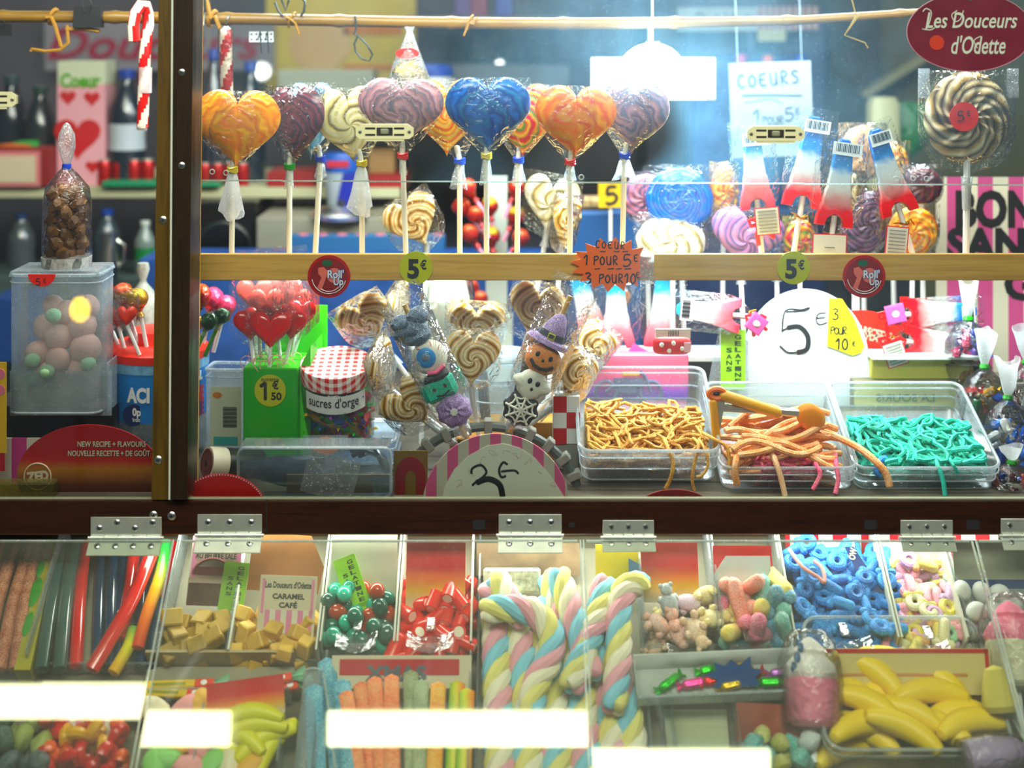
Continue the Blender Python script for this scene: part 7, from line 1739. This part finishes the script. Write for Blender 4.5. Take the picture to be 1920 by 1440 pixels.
# marshmallow ropes: four twisted strands, each a part
RC4 = [mat('twist_' + n, c, .75, sss=.35) for n, c in (('pink', '#e2a8b4'), ('blue', '#8fc8dc'), ('yellow', '#e2db94'), ('cream', '#ece6d0'))]
def twist(label, pts, R_=27, pitch=125, ph=0):
    q = [S(x, y, w) for x, y, w in pts]; c = q[0].copy(); p = []
    for i in range(len(q) - 1):
        a, b, cc, d = q[max(0, i - 1)], q[i], q[i + 1], q[min(len(q) - 1, i + 2)]
        m = max(3, int((cc - b).length / KS / 9))
        for j in range(m):
            u = j / m; p.append(.5 * ((2 * b) + (cc - a) * u + (2 * a - 5 * b + 4 * cc - d) * u * u + (3 * b - a - 3 * cc + d) * u ** 3))
    p.append(q[-1]); p = [(v - c) / KS for v in p]
    t = Th('marshmallow_rope', label, 'marshmallow', M=SM @ Matrix.Translation(c), k=KS, group='twisted marshmallow ropes')
    fr = []; s = 0; pt = (p[1] - p[0]).normalized(); nr = Vector((0, 0, 1)); nr = (nr - pt * nr.dot(pt)).normalized()
    for i, v in enumerate(p):
        tt = (p[min(i + 1, len(p) - 1)] - p[max(i - 1, 0)]).normalized(); nr = pt.rotation_difference(tt) @ nr; nr = (nr - tt * nr.dot(tt)).normalized(); pt = tt
        if i: s += (p[i] - p[i - 1]).length
        fr.append((v, nr.copy(), tt.cross(nr), s))
    for k in range(4):
        path = []
        for v, n_, b_, s in fr:
            a = ph + k * PI / 2 + 2 * PI * s / pitch; path.append(v + (n_ * math.cos(a) + b_ * math.sin(a)) * R_ * .5)
        rs = [R_ * .56] * len(path); rs[0] = rs[-1] = R_ * .42
        o = MB(RC4[k]).tube(path, rs, 9).build(('pink', 'blue', 'yellow', 'cream')[k] + '_strand', t.o, KS)
    return t
b_ = .018
TW = [('first twisted marshmallow rope along the tray\'s left wall', [(938, 1470, b_), (934, 1330, b_), (930, 1200, b_), (932, 1120, b_)]),
      ('second twisted marshmallow rope from the tray\'s left wall', [(992, 1470, b_), (988, 1330, b_), (976, 1200, b_), (966, 1125, b_)]),
      ('third twisted marshmallow rope, lying under the crossing one', [(1046, 1470, b_), (1040, 1330, b_), (1022, 1210, b_), (1006, 1130, b_)]),
      ('fourth twisted marshmallow rope, leaning up to the left', [(1100, 1470, b_), (1094, 1330, b_), (1074, 1220, b_ + .004), (1044, 1120, b_ + .008), (1034, 1080, b_ + .008)]),
      ('fifth twisted marshmallow rope in the bottom layer', [(1152, 1470, b_), (1146, 1350, b_), (1136, 1240, b_), (1140, 1150, b_)]),
      ('sixth twisted marshmallow rope along the tray\'s right wall', [(1188, 1470, b_), (1186, 1400, b_), (1168, 1310, b_ + .01), (1136, 1220, b_ + .012)]),
      ('twisted marshmallow rope with its tip highest in the middle of the tray', [(1110, 1270, .05), (1088, 1200, .052), (1066, 1130, .05), (1046, 1076, .046)]),
      ('twisted marshmallow rope rising towards the small right hinge', [(1070, 1290, .052), (1096, 1220, .054), (1122, 1150, .05), (1134, 1090, .045)]),
      ('twisted marshmallow rope curling across the left of the tray', [(906, 1146, .05), (950, 1140, .056), (1002, 1150, .058), (1034, 1188, .056), (1030, 1235, .054), (1004, 1285, .05), (996, 1340, .046)]),
      ('twisted marshmallow rope hooked over the tray\'s right wall', [(1150, 1330, .05), (1160, 1230, .052), (1160, 1150, .056), (1172, 1106, .058), (1194, 1094, .056), (1204, 1104, .05)]),
      ('short twisted marshmallow rope at the top left of the tray', [(984, 1168, .04), (958, 1130, .046), (930, 1084, .046)]),
      ('short twisted marshmallow rope end sticking out under the crossing one', [(904, 1118, .034), (930, 1112, .036), (968, 1122, .036)])]
for i, (lab, pts) in enumerate(TW): twist(lab, pts, 27 if i < 6 else 24, 130, i * 1.1)
for i, (px, c) in enumerate(((960, '#e0c8d0'), (990, '#8fc4d8'), (968, '#e0d8a0'))):
    pass

# cards standing in the trays
def card(label, px, py, w, h, m, tilt=-24, roll=0, w0=.03, name='tray_card', cat='card'):
    c = SM @ S(px, py, w0); return Th(name, label, cat, M=Matrix.Translation(c) @ Euler((R(tilt), R(roll), 0)).to_matrix().to_4x4(), k=KS)
PKS = stripes('shop_pink_stripes', '#d88aa8', '#dcd6c4', .0125, 0, .5)
CRMC = mat('card_cream', '#d8cfb8', .6)
t = card('pink and cream nougat card standing in the dark caramel tray', 392, 1130, 0, 0, None, roll=2); t.part('sheet', MB(mat('nougat_card', '#b8a494', .6)).box((4, 0, 56), (96, 2, 124))); t.part('side_stripes', MB(PKS).box((-38, -1.4, 80), (12, 1, 74)).box((46, -1.4, 80), (12, 1, 74)))
mb = MB(INK).text('NOUGAT', 4, 100, -2.4, 12, 62, .04).text('AU BEURRE SALÉ', 4, 84, -2.4, 10, 78, .03); t.part('lettering', mb); t.part('round_emblem', MB(mat('emblem_maroon', '#6a2428', .6)).box((0, -2, 56), (70, 1, 14)).tube([(36 * math.cos(a), -2, 50 + 28 * math.sin(a)) for a in [PI * i / 14 for i in range(15)]], 3, 6)); t.part('brown_picture', MB(mat('picture_brown', '#4a2a1a', .7, nz=.4, nzs=40)).box((0, -2, 14), (84, 1, 40)))
gelatine(t, 44, 30, 48, 86, -5, R(3), dim=True)
t = card('coffee caramel card with the shop name and pink stripes', 534, 1192, 0, 0, None, -18, 2); t.part('sheet', MB(mat('caramel_card', '#d2c8ae', .6)).box((0, 0, 46), (106, 2, 116))); t.part('pink_stripes', MB(PKS).box((4, -1.4, 24), (88, 1, 40))); t.part('pink_edge', MB(mat('pink_edge', '#d88aa8', .6)).box((-46, -1.4, 68), (5, 1, 60)).box((46, -1.4, 68), (5, 1, 60)))
t.part('lettering', MB(INK).text("Les Douceurs d'Odette", 0, 88, -2.4, 11, 86, .02).text('CARAMEL', 2, 68, -2.4, 9, 60, .03).text('CAFÉ', 2, 54, -2.4, 9, 34, .03))
t = card('brown corrugated board behind the coffee caramel card', 520, 1110, 0, 0, None, -20, 4); t.part('sheet', MB(mat('brown_board', '#7a4e18', .7, nz=.2, nzs=30)).prism([(-60, 0), (76, 0), (82, 50), (52, 104), (-60, 104)], 10, 13))
t = card('tilted yellow-green gelatine label standing among the jelly eggs', 672, 1130, 0, 0, None, -16, -22); gelatine(t, 0, 38, 44, 96, 0); t.part('foot', MB(NEON).box((2, 0, -14), (42, 1, 24)))
t = card('dull grey backing card behind the jelly eggs', 680, 1110, 0, 0, None, -16); t.part('sheet', MB(mat('grey_back', '#a3a391', .6)).box((0, 12, 44), (126, 2, 116)))
def flame_card(label, px, py, w, h, tilt=-20, roll=0, w0=.03, dark=True):
    t = card(label, px, py, w, h, None, tilt, roll, w0)
    t.part('sheet', MB(zramp('flame_fade_%d' % h, [(0, '#c8c0a8'), (.25, '#d8a83a'), (.42, '#e07a24'), (.6, '#c8321a'), (1, '#b82418')], 0, h * KS, 2, .45, nz=.05)).box((0, 0, h / 2), (w, 2, h)))
    return t
flame_card('orange-red fading card standing in the tray of red filled sweets', 816, 1140, 112, 118)
flame_card('orange-red fading card standing in the tray of pale bears', 1258, 1130, 108, 108)
flame_card('orange-red fading card with a pale foot in the tray of pastel mixed gummies', 1396, 1120, 112, 92)
t = card('pale blank card leaning in the pastel mixed gummies tray', 1396, 1140, 0, 0, None, -26); t.part('sheet', MB(mat('blank_card', '#b4bab4', .6)).prism([(-54, 0), (54, 0), (54, 92), (-30, 92), (-54, 60)], -6, -4))
t = card('yellow board behind the marshmallow rope hook', 1162, 1100, 0, 0, None, -14); t.part('sheet', MB(mat('board_yellow', '#b8aa28', .6)).box((0, 12, 40), (90, 2, 70)))
t = card('blue cardboard divider behind the pale bears', 1200, 1110, 0, 0, None, -14); t.part('sheet', MB(mat('board_steel_blue', '#5a7a90', .6)).prism([(-20, 0), (20, 0), (20, 60), (6, 46), (-20, 60)], 8, 10))
t = card('brown picture board above the marshmallow ropes', 990, 1078, 0, 0, None, -10, 0, .02); t.part('sheet', MB(mat('picture_board', '#8f7860', .6, nz=.5, nzs=24)).box((0, 14, 26), (200, 2, 60)))
t = card('sprinkled white sweet box at the head of the marshmallow ropes', 960, 1104, 0, 0, None, -12, 0, .02); t.part('box', MB(mat('speckled_white', '#c8c8b8', .6, nz=.5, nzs=160)).box((0, 10, 14), (110, 20, 44), 4))
for px, lab in ((1548, 'white tray back board behind the blue dummy gummies'), (1706, 'white tray back board behind the pastel dummy gummies')):
    t = card(lab, px, 1068, 0, 0, None, -14, 0, .02); t.part('sheet', MB(CARDW).box((0, 6, 18), (120, 2, 64)))
t = card('red and white striped carton behind the pastel dummy tray', 1620, 1050, 0, 0, None, -8, 0, .015); t.part('sheet', MB(stripes('rw_stripes', '#a81c30', '#c8c4b8', .034, 0, .5)).box((60, 18, 20), (420, 2, 50)))
t = card('dark blue printed card between the blue and pastel dummy gummies', 1640, 1120, 0, 0, None, -30, -16, .03); t.part('sheet', MB(mat('card_royal', '#14306e', .5)).prism([(-10, 0), (20, 0), (-6, 96), (-22, 100)], -2, 0)); t.part('lettering', MB(CRM).text('OW', -12, 84, -2.6, 12, 22, .04, rot=R(60)))
t = card('grey-green board with a blue band behind the white eggs', 1860, 1140, 0, 0, None, -18, 0, .03); t.part('sheet', MB(mat('board_greygreen', '#8f9484', .6)).box((20, 0, 60), (170, 2, 120))); t.part('blue_band', MB(mat('band_blue', '#163a6a', .5)).box((20, -1.4, 42), (168, 1, 16))); t.part('pale_foot', MB(mat('board_pale', '#7f8a8a', .6)).box((20, -1.4, 18), (168, 1, 30)))
rod('thin pink string lying over the blue dummy gummies', [(1480, 1030, .05), (1504, 1062, .056), (1534, 1082, .056), (1546, 1092, .056), (1542, 1066, .054), (1526, 1052, .05)], 3.5, mat('salmon_string', '#c88a80', .5), 'sweet_string', 'sweet', None)
# clear scoops in the trays
SCP = film('scoop_plastic', tint=(.92, .95, .95), gloss=.16, rough=.08, haze=.08, bump=.3, bs=60)
for px, py, w, lab in ((668, 1196, 74, 'clear plastic scoop half buried in the jelly eggs'), (806, 1196, 84, 'clear round scoop in the red filled sweets'), (1296, 1220, 84, 'clear scoop at the front of the pale bears'), (1408, 1216, 78, 'clear scoop at the front of the pastel mixed gummies'), (1590, 1206, 90, 'clear scoop with gold reflections in the blue dummy gummies'), (1750, 1212, 60, 'clear scoop in the pastel dummy gummies'), (1860, 1216, 80, 'clear scoop lying over the white eggs')):
    t = Th('scoop', lab, 'scoop', M=MS(px, py, .052) @ Matrix.Rotation(R(-20), 4, 'X'), k=KS, group='clear scoops')
    t.part('bowl', MB(SCP).grid(lambda u, v: ((u - .5) * w, -20 + 40 * v, -16 * math.sin(PI * u) * (1 - .2 * v)), 12, 6)); t.part('front', MB(SCP).grid(lambda u, v: ((u - .5) * w, -20, -16 * math.sin(PI * u) * (1 - v) + v * 6), 12, 3)); t.part('handle', MB(SCP).box((0, 34, 2), (16, 34, 4), 1.5))

# ---- front row
t = Th('front_tray', 'clear tray with a wooden edge holding long wrapped fruit chews', 'tray', M=SM, k=1); ul, vb = onS(268, 1322); ur, vt = onS(556, 1262)
t.part('base', MB(TRAYB).box(((ul + ur) / 2, (vb + vt) / 2, .012), (ur - ul, vt - vb, .002))); t.part('front', MB(FROST).box(((ul + ur) / 2, vb, .02), (ur - ul, .002, .03))); t.part('back', MB(mat('tray_edge_tan', '#a89a78', .6)).box(((ul + ur) / 2, vt + .004, .02), (ur - ul, .003, .036)))
def chew(label, px, py, L, ang, w):
    M = MS(px, py, w) @ Matrix.Rotation(R(ang), 4, 'Z'); t = Th('fruit_chew', label, 'wrapped sweet', M=M, k=KS, group='long wrapped fruit chews')
    t.part('bar', MB(mat('chew_yellow', '#d8b81c', .35)).box((0, 0, 0), (L, 15, 11), 2)); t.part('orange_end', MB(mat('chew_red', '#d8501c', .35)).box((L * .42, 0, 0), (L * .3, 15.6, 11.6), 2)); t.part('dot_print', MB(PAPER).ell((L * .42, 0, 6), (6, 5, .6), 10)); t.part('name_print', MB(mat('chew_green', '#8a8a1c', .4)).box((-L * .1, -1, 6), (L * .5, 5, .5)))
    mb = MB(mat('chew_mint', '#8fc0a4', .4)); mb.grid(lambda u, v: (L * .56 + 26 * u, (v - .5) * (8 + 24 * u), 4 * math.sin(v * 14)), 5, 8); t.part('twisted_end', mb)
chew('long yellow fruit chew with a red end, upper left of the row', 330, 1284, 120, 2, .03); chew('long yellow fruit chew lying just below the upper left one', 318, 1300, 110, -2, .03); chew('long yellow fruit chew pointing up to the right', 478, 1282, 116, 11, .034); chew('orange fruit chew under the one pointing right', 500, 1294, 100, 10, .026)
flame_card('tilted orange-red fading card in front of the fruit chews', 462, 1346, 136, 62, -26, -8, .05)
YB = mat('banana_lemon', '#dcd81a', .45, sss=.25); YBB = mat('banana_yellow', '#ffd400', .45, sss=.25)
def banana(m, L=96, r=15): return MB(m).tube([(L * (q - .5), 14 * math.sin(PI * q) * L / 96, 0) for q in [i / 14 for i in range(15)]], [r * (.32 + .68 * math.sin(PI * min(1, max(0, q * .96 + .02))) ** .55) for q in [i / 14 for i in range(15)]], 10)
t = Th('banana_tray', 'frosted tray of lemon yellow foam sweets, middle left at the bottom', 'tray', M=SM, k=1); ul, vb = onS(372, 1460); ur, vt = onS(540, 1352); t.part('base', MB(TRAYB).box(((ul + ur) / 2, (vb + vt) / 2, .002), (ur - ul, vt - vb, .002)))
for u in (ul, ur): t.part('side_wall', MB(FROST).box((u, (vb + vt) / 2, .02), (.002, vt - vb, .04)))
for i, (px, py, a, w) in enumerate(((470, 1352, 4, .05), (478, 1374, 8, .044), (440, 1392, -20, .04), (500, 1396, 30, .036), (462, 1410, 10, .03), (520, 1404, 60, .03))):
    o = banana(YB, 110, 18).build('foam_banana', None, KS); o.matrix_world = MS(px, py, w) @ Matrix.Rotation(R(a), 4, 'Z'); tag(o, 'lemon yellow foam banana in the frosted tray below the tilted card', 'foam sweet', 'lemon foam bananas')
FO = [('#8fc87a', 'green'), ('#e6dcc0', 'cream'), ('#e0a0a0', 'pink'), ('#e0b060', 'orange')]
sp = [S(x, y, .03) for x, y in ((310, 1424), (350, 1372), (372, 1392), (330, 1392), (400, 1432), (430, 1436), (356, 1440), (470, 1440), (290, 1440), (288, 1330), (350, 1330), (376, 1324))]
for i, q in enumerate(sp):
    c, nm = FO[i % 4]; o = MB(mat('foam_' + nm, c, .6, sss=.25)).ell((0, 0, 0), (34, 22, 18), 14, None, .2, i).build('foam_sweet', None, KS); o.matrix_world = SM @ Matrix.Translation(q) @ rot3(0, 0, i); tag(o, nm + ' rounded foam sweet at the bottom left, right of the lid joint', 'foam sweet', nm + ' rounded foam sweets')
t = Th('pink_striped_card', 'white and pink striped card slip above the red jelly sweets, bottom left', 'card', M=Matrix.Translation(SM @ S(160, 1384, .02)) @ Euler((R(-30), 0, 0)).to_matrix().to_4x4(), k=KS); t.part('sheet', MB(PKS).box((0, 0, 12), (120, 2, 40))); t.part('sheet_top', MB(CRMC).box((0, 0, 62), (180, 2, 60))); t.part('lettering', MB(INK).text('ME', 10, 84, -2, 9, 20, .03))
GD = [('#12402e', 'dark green'), ('#0f3038', 'dark teal'), ('#8f9a5a', 'pale olive')]
sp = pile(rect(-30, 92, 1372, 1470), 30, 20 * KS, 31, .05)
scatter('sour_ball', 'gummy', sp, [(one('sour_ball', lambda c=c: MB(sugar('gd_' + c.strip('#'), c, None, .5, .1, .15)).ell((0, 0, 0), (24, 19, 17), 12, None, .25, 2)), nm + ' gummy sweet in the bottom left corner', nm + ' corner gummies') for c, nm in GD], '', '', 32)
RD = [('#c02814', 'red'), ('#d8641c', 'orange'), ('#d8a81c', 'amber'), ('#c8341c', 'scarlet')]
sp = pile(rect(100, 236, 1386, 1470), 34, 18 * KS, 33, .05)
scatter('jelly_lump', 'gummy', sp, [(one('jelly_lump', lambda c=c: MB(mat('rd_' + c.strip('#'), c, .25, sss=.25)).tube([(18 * math.cos(a), 14 * math.sin(a), 0) for a in [R(-30 + i * 20) for i in range(14)]], 10, 8)), nm + ' crescent jelly at the bottom left, beside the dark green gummies', nm + ' crescent jellies') for c, nm in RD], '', '', 34)
# sour belts
t = Th('belt_tray', 'clear tray of sugared belts in the middle of the front row', 'tray', M=SM, k=1); ul, vb = onS(596, 1480); ur, vt = onS(884, 1262); t.part('base', MB(TRAYB).box(((ul + ur) / 2, (vb + vt) / 2, .002), (ur - ul, vt - vb, .002)))
for u in (ul, ur): t.part('side_wall', MB(FROST).box((u, (vb + vt) / 2, .024), (.002, vt - vb, .048)))
t = card('red card lettered like xmas behind the sugared belts', 752, 1290, 0, 0, None, -18, 0, .04); t.part('sheet', MB(CRMC).box((0, 4, 26), (250, 2, 54))); t.part('red_panel', MB(mat('xmas_red', '#b8303a', .5)).box((-4, 2, 34), (214, 1, 26))); t.part('lettering', MB(mat('xmas_grey', '#5a6470', .5)).text('XMAS', -10, 24, .8, 24, 110, .05))
BC = {'blue': sugar('belt_blue', '#2f7896', '#9cc8d0'), 'peach': sugar('belt_peach', '#e8784a', '#f4b894'), 'grey': sugar('belt_grey', '#8a9478', '#b8c0a4'), 'gold': sugar('belt_gold', '#e89a3a', '#f4cc8a'), 'rainbow': zramp('belt_rainbow', [(0, '#4aa84a'), (.4, '#d8d81c'), (.7, '#e8a01c'), (1, '#d84a1c')], -.012, .012, 0, .5, nz=.1)}
def belt(label, c, pts, w):
    q = [S(x, y, z) for x, y, z in pts]; o0 = q[0].copy(); mb = MB(BC[c])
    mb.tube([(v - o0) / KS for v in q], w * .5, 8, flat=(1, 1, .34)); o = mb.build('sour_belt', None, KS); o.matrix_world = SM @ Matrix.Translation(o0); tag(o, label, 'sugared belt', 'sugared belts')
for i, (c, x0, y0, x1, lab) in enumerate((('blue', 612, 1240, 640, 'blue sugared belt standing tallest at the left'), ('blue', 588, 1290, 596, 'blue sugared belt inside the clear tube'), ('peach', 648, 1300, 676, 'short peach sugared belt beside the tall blue one'), ('peach', 676, 1284, 702, 'peach sugared belt, second from the tall blue one'), ('peach', 702, 1274, 720, 'peach sugared belt behind, with a darker tip'), ('peach', 734, 1270, 736, 'straight peach sugared belt in the middle of the tray'), ('grey', 770, 1262, 774, 'grey-green sugared belt in the middle of the tray'), ('grey', 790, 1280, 786, 'second grey-green sugared belt'), ('gold', 822, 1284, 812, 'golden orange sugared belt'), ('rainbow', 858, 1282, 846, 'yellow rainbow sugared belt'), ('rainbow', 876, 1296, 866, 'green-edged rainbow sugared belt at the right wall'), ('blue', 640, 1280, 664, 'short blue sugared belt tucked behind the peach ones'))):
    belt(lab, c, [(x0, y0, .05 + (i % 3) * .004), ((x0 + x1) / 2, (y0 + 1480) / 2, .036 + (i % 3) * .006), (x1, 1490, .03 + (i % 3) * .006)], 27 if c != 'blue' else 32)
t = Th('clear_tube', 'clear round tube lying along the slope left of the sugared belts', 'tube', M=SM, k=1); a, b = S(588, 1262, .046), S(566, 1480, .04); mb = MB(FROST).tube([a, (a + b) / 2, b], .0105, 16, False); t.part('tube', mb); t.part('rim', MB(RIMC).tube([a + Vector((.0105 * math.cos(q), 0, .0105 * math.sin(q))) for q in [2 * PI * i / 20 for i in range(20)]], .0009, 6, closed=True)); t.part('bright_edge', MB(EDGE).tube([S(606, 1262, .05), S(618, 1340, .05), S(628, 1440, .05)], .0016, 6))
# shallow tray of foil sweets with a blue star card
c = SM @ S(1374, 1316, .045); TM = Matrix.Translation(c) @ Euler((R(34), R(-2.5), 0)).to_matrix().to_4x4()
t = Th('shallow_tray', 'shallow frosted tray of foil wrapped sweets lying across the trays', 'tray', M=TM, k=KS); FR2 = film('frosted_white', tint=(.92, .95, .93), gloss=.06, rough=.2, haze=.55, hazecol=(.9, .95, .92))
t.part('floor', MB(FR2).box((0, 34, 1), (336, 68, 2))); t.part('front', MB(FR2).box((0, 0, 14), (336, 2, 26))); t.part('back', MB(FR2).box((0, 68, 24), (340, 2, 46)))
for s in (-1, 1): t.part('side', MB(FR2).box((s * 168, 34, 18), (2, 68, 34)))
t.part('rim', MB(RIMC).tube([(-168, 0, 27), (168, 0, 27)], 2.6, 6))
for i, (x, y, a, c_, L, nm) in enumerate(((-108, 34, .6, '#12b03a', 46, 'green'), (-66, 30, .15, '#e04a90', 44, 'pink'), (-30, 36, .3, '#d83030', 40, 'red'), (0, 24, .2, '#c8a818', 40, 'gold'), (40, 40, .4, '#d8402a', 38, 'red'), (70, 26, 0, '#3aa83a', 40, 'green'), (124, 34, .2, '#1a78c8', 48, 'blue'), (96, 44, .1, '#b070c0', 50, 'lilac'), (-40, 54, .2, '#3ac83a', 26, 'green'), (20, 56, .3, '#d8b020', 30, 'gold'))):
    wrapped(nm + ' foil sweet in the shallow frosted tray, ' + ('far left', 'second from the left', 'left of the middle', 'under the blue star', 'right of the star\'s centre', 'beneath the star\'s right point', 'by the pink cone lollipop', 'behind the blue one', 'at the back left', 'at the back middle')[i], TM @ Matrix.Translation(Vector((x, y, 12)) * KS) @ rot3(0, 0, a), c_, L, 8.5, KS, 'foil sweets in the shallow tray')
t = Th('star_card', 'dark blue star-edged card standing in the shallow frosted tray', 'card', M=TM @ Matrix.Translation(Vector((10, 20, 12)) * KS) @ Euler((R(-46), 0, 0)).to_matrix().to_4x4(), k=KS)
t.part('card', MB(mat('star_blue', '#0a4a86', .4)).prism([(-40, 0), (-34, 14), (-58, 22), (-36, 28), (-38, 42), (-18, 36), (-8, 46), (6, 36), (28, 50), (28, 30), (48, 26), (34, 16), (40, 0)], -1, 1))
# things under and beside it
t = Th('divided_box', 'clear divided box below the shallow frosted tray', 'box', M=SM, k=1)
for px in (1230, 1252, 1370): a, b = S(px, 1320, .01), S(px + 20, 1480, .01); t.part('divider', MB(FROST).add([tuple(a), tuple(b), (b.x, b.y, .05), (a.x, a.y, .05)], [(0, 1, 2, 3)]))
t.part('back', MB(mat('back_greenish', '#a8ac90', .6)).add([tuple(S(1244, 1330, .012)), tuple(S(1362, 1330, .012)), tuple(S(1374, 1480, .012)), tuple(S(1258, 1480, .012))], [(0, 1, 2, 3)]))
t = card('reddish brown picture card below the shallow frosted tray', 1440, 1392, 0, 0, None, -24, 3, .03); t.part('sheet', MB(mat('card_russet', '#8a3a20', .6, nz=.4, nzs=30)).box((0, 0, 30), (110, 2, 62)))
GB_ = [('#3a8a84', 'teal'), ('#5aa09a', 'pale teal'), ('#a8a83a', 'olive'), ('#b8c0c0', 'whitish')]
sp = pile(rect(1400, 1516, 1404, 1470), 24, 17 * KS, 41, .045)
scatter('sour_ball', 'gummy', sp, [(one('sour_ball', lambda c=c: MB(sugar('gb_' + c.strip('#'), c)).ell((0, 0, 0), (20, 17, 16), 12, None, .25, 3)), nm + ' sugared gummy below the russet picture card', nm + ' gummies under the russet card') for c, nm in GB_], '', '', 42)
def cone_lolly(label, px, py, w0, s, mt, mbs, ang, sprk=True):
    t = Th('cupcake_lollipop', label, 'lollipop', M=Matrix.Translation(SM @ S(px, py, w0)) @ Euler((R(-30), R(ang), 0)).to_matrix().to_4x4(), k=KS * s, group='cupcake-shaped marshmallow lollipops')
    t.part('cup', MB(mbs).lathe([(0, 0), (34, 2), (42, 10), (47, 66), (44, 74), (0, 78)], 24)); t.part('topping', MB(mt).lathe([(42, 72), (47, 82), (40, 98), (30, 108), (26, 112), (28, 118), (16, 132), (4, 140), (0, 141)], 24, None, wob=.05))
    if sprk:
        for x, z, c, n in ((-28, 104, '#1a5a8a', 'blue_fleck'), (-22, 120, '#1a5a8a', 'blue_fleck'), (-34, 88, '#3a8aa0', 'blue_fleck'), (36, 110, '#c8a41c', 'gold_fleck')): t.part(n, MB(mat(n, c, .4)).ell((x, -30, z), (6, 4, 9), 8))
    t.part('wrapper', MB(CELLO).lathe([(48, 4), (54, 70), (54, 100), (40, 140), (30, 150)], 18, None, wob=.05)); t.part('stick', MB(STICKW).cyl((0, 0, 2), (0, 0, -50), 6, 8))
CPK = mat('cup_pink', '#f48aa4', .7, sss=.3); CWH = mat('cup_white', '#e2dcd6', .7, sss=.3); CGW = mat('cup_ivory', '#d8d4b8', .7, sss=.3); CPK2 = mat('topping_pink', '#f07a98', .6, sss=.3)
cone_lolly('pink cupcake lollipop with white swirled topping and blue flecks, by the shallow tray', 1524, 1366, .042, 1.05, CWH, CPK, 4)
cone_lolly('ivory cupcake lollipop with pink topping at the right edge', 1908, 1292, .042, 1.05, CPK2, CGW, 4, False)
t = Th('yellow_cone', 'pale yellow foam cone between the banana bin and the right edge', 'foam sweet', M=Matrix.Translation(SM @ S(1880, 1336, .06)) @ Euler((R(-20), R(-6), 0)).to_matrix().to_4x4(), k=KS); t.part('body', MB(mat('foam_lemon', '#c8bc6a', .7, sss=.3)).lathe([(0, 0), (28, 2), (33, 12), (26, 44), (16, 70), (0, 76)], 20)); 
t = Th('lilac_cone', 'lilac clear-wrapped cone lying in the bottom right corner', 'sweet', M=MS(1862, 1418, .06) @ Matrix.Rotation(R(8), 4, 'Z'), k=KS); t.part('body', MB(mat('lilac_foam', '#a898b8', .6, sss=.2)).lathe([(0, -52), (30, -46), (32, 0), (26, 40), (8, 64), (0, 66)], 18, Matrix.Rotation(R(90), 4, 'Y'))); t.part('wrapper', MB(CELLO).lathe([(34, -56), (36, 0), (30, 44), (10, 72)], 16, Matrix.Rotation(R(90), 4, 'Y')))
# banana bin
c = SM @ S(1716, 1462, .012); BM = Matrix.Translation(c) @ Euler((R(30), 0, 0)).to_matrix().to_4x4()
YBN = film('yellowed_bin', tint=(.93, .92, .78), gloss=.06, rough=.12, haze=.16, hazecol=(.8, .78, .55)); RYB = film('yellowed_rim', tint=(.9, .9, .8), gloss=.09, rough=.15, haze=.4, hazecol=(.85, .83, .65))
t = Th('banana_bin', 'yellowish clear bin full of yellow foam bananas at the bottom right', 'bin', M=BM, k=KS); open_tub(t, 318, 262, 84, 30, m=YBN, flare=.06, yc=131)
t.part('inner_line', MB(RYB).tube([(x * .97, y * .97 + 131, 56) for x, y in rrect(318, 262, 28, 5)], 2, 6, closed=True))
t = card('cream card with a red border standing behind the banana bin', 1690, 1290, 0, 0, None, -16, 0, .05); t.part('sheet', MB(mat('card_straw', '#cfc08a', .6)).box((0, 6, 26), (330, 2, 76))); t.part('red_border', MB(mat('border_red', '#b03024', .5)).box((0, 4.4, 60), (320, 1, 7)).box((157, 4.4, 34), (7, 1, 58))); t.part('faint_print', MB(mat('card_faint_red', '#c08a5a', .6)).pen([[(-110, 14), (-60, 15)], [(-30, 14), (20, 15), (60, 13)], [(74, 15), (120, 14)]], 0, 6, 4.4, 1, 5))
random.seed(50); pos = []
for i in range(30):
    for _ in range(30):
        x, y = random.uniform(-108, 108), random.uniform(30, 176); z = 22
        for a, b, cc in pos:
            d2 = ((a - x) / 1.9) ** 2 + (b - y) ** 2
            if d2 < 36 ** 2: z = max(z, cc + math.sqrt(36 ** 2 - d2) * .75)
        if z < 84: break
    else: continue
    pos.append((x, y, z))
b0 = None
for i, (x, y, z) in enumerate(pos):
    M = BM @ Matrix.Translation(Vector((x, y, z)) * KS) @ rot3(random.uniform(-.3, .3), random.uniform(-.2, .2), random.uniform(-.9, .4))
    if b0 is None: b0 = banana(YBB, 130, 22).build('foam_banana', None, KS); o = b0
    else: o = b0.copy(); COL.objects.link(o)
    o.matrix_world = M; tag(o, 'bright yellow foam banana in the yellowish clear bin at the bottom right', 'foam sweet', 'yellow foam bananas')
t = Th('clear_shelf_edge', 'clear angled strip beside the banana bin at the right edge', 'strip', M=SM, k=1); a, b = S(1846, 1250, .05), S(1960, 1460, .05); t.part('strip', MB(FROST).add([tuple(a), tuple(b), (b.x + .02, b.y, .05), (a.x + .014, a.y, .05)], [(0, 1, 2, 3)])); t.part('edge', MB(EDGE).tube([a, b], .0012, 6))
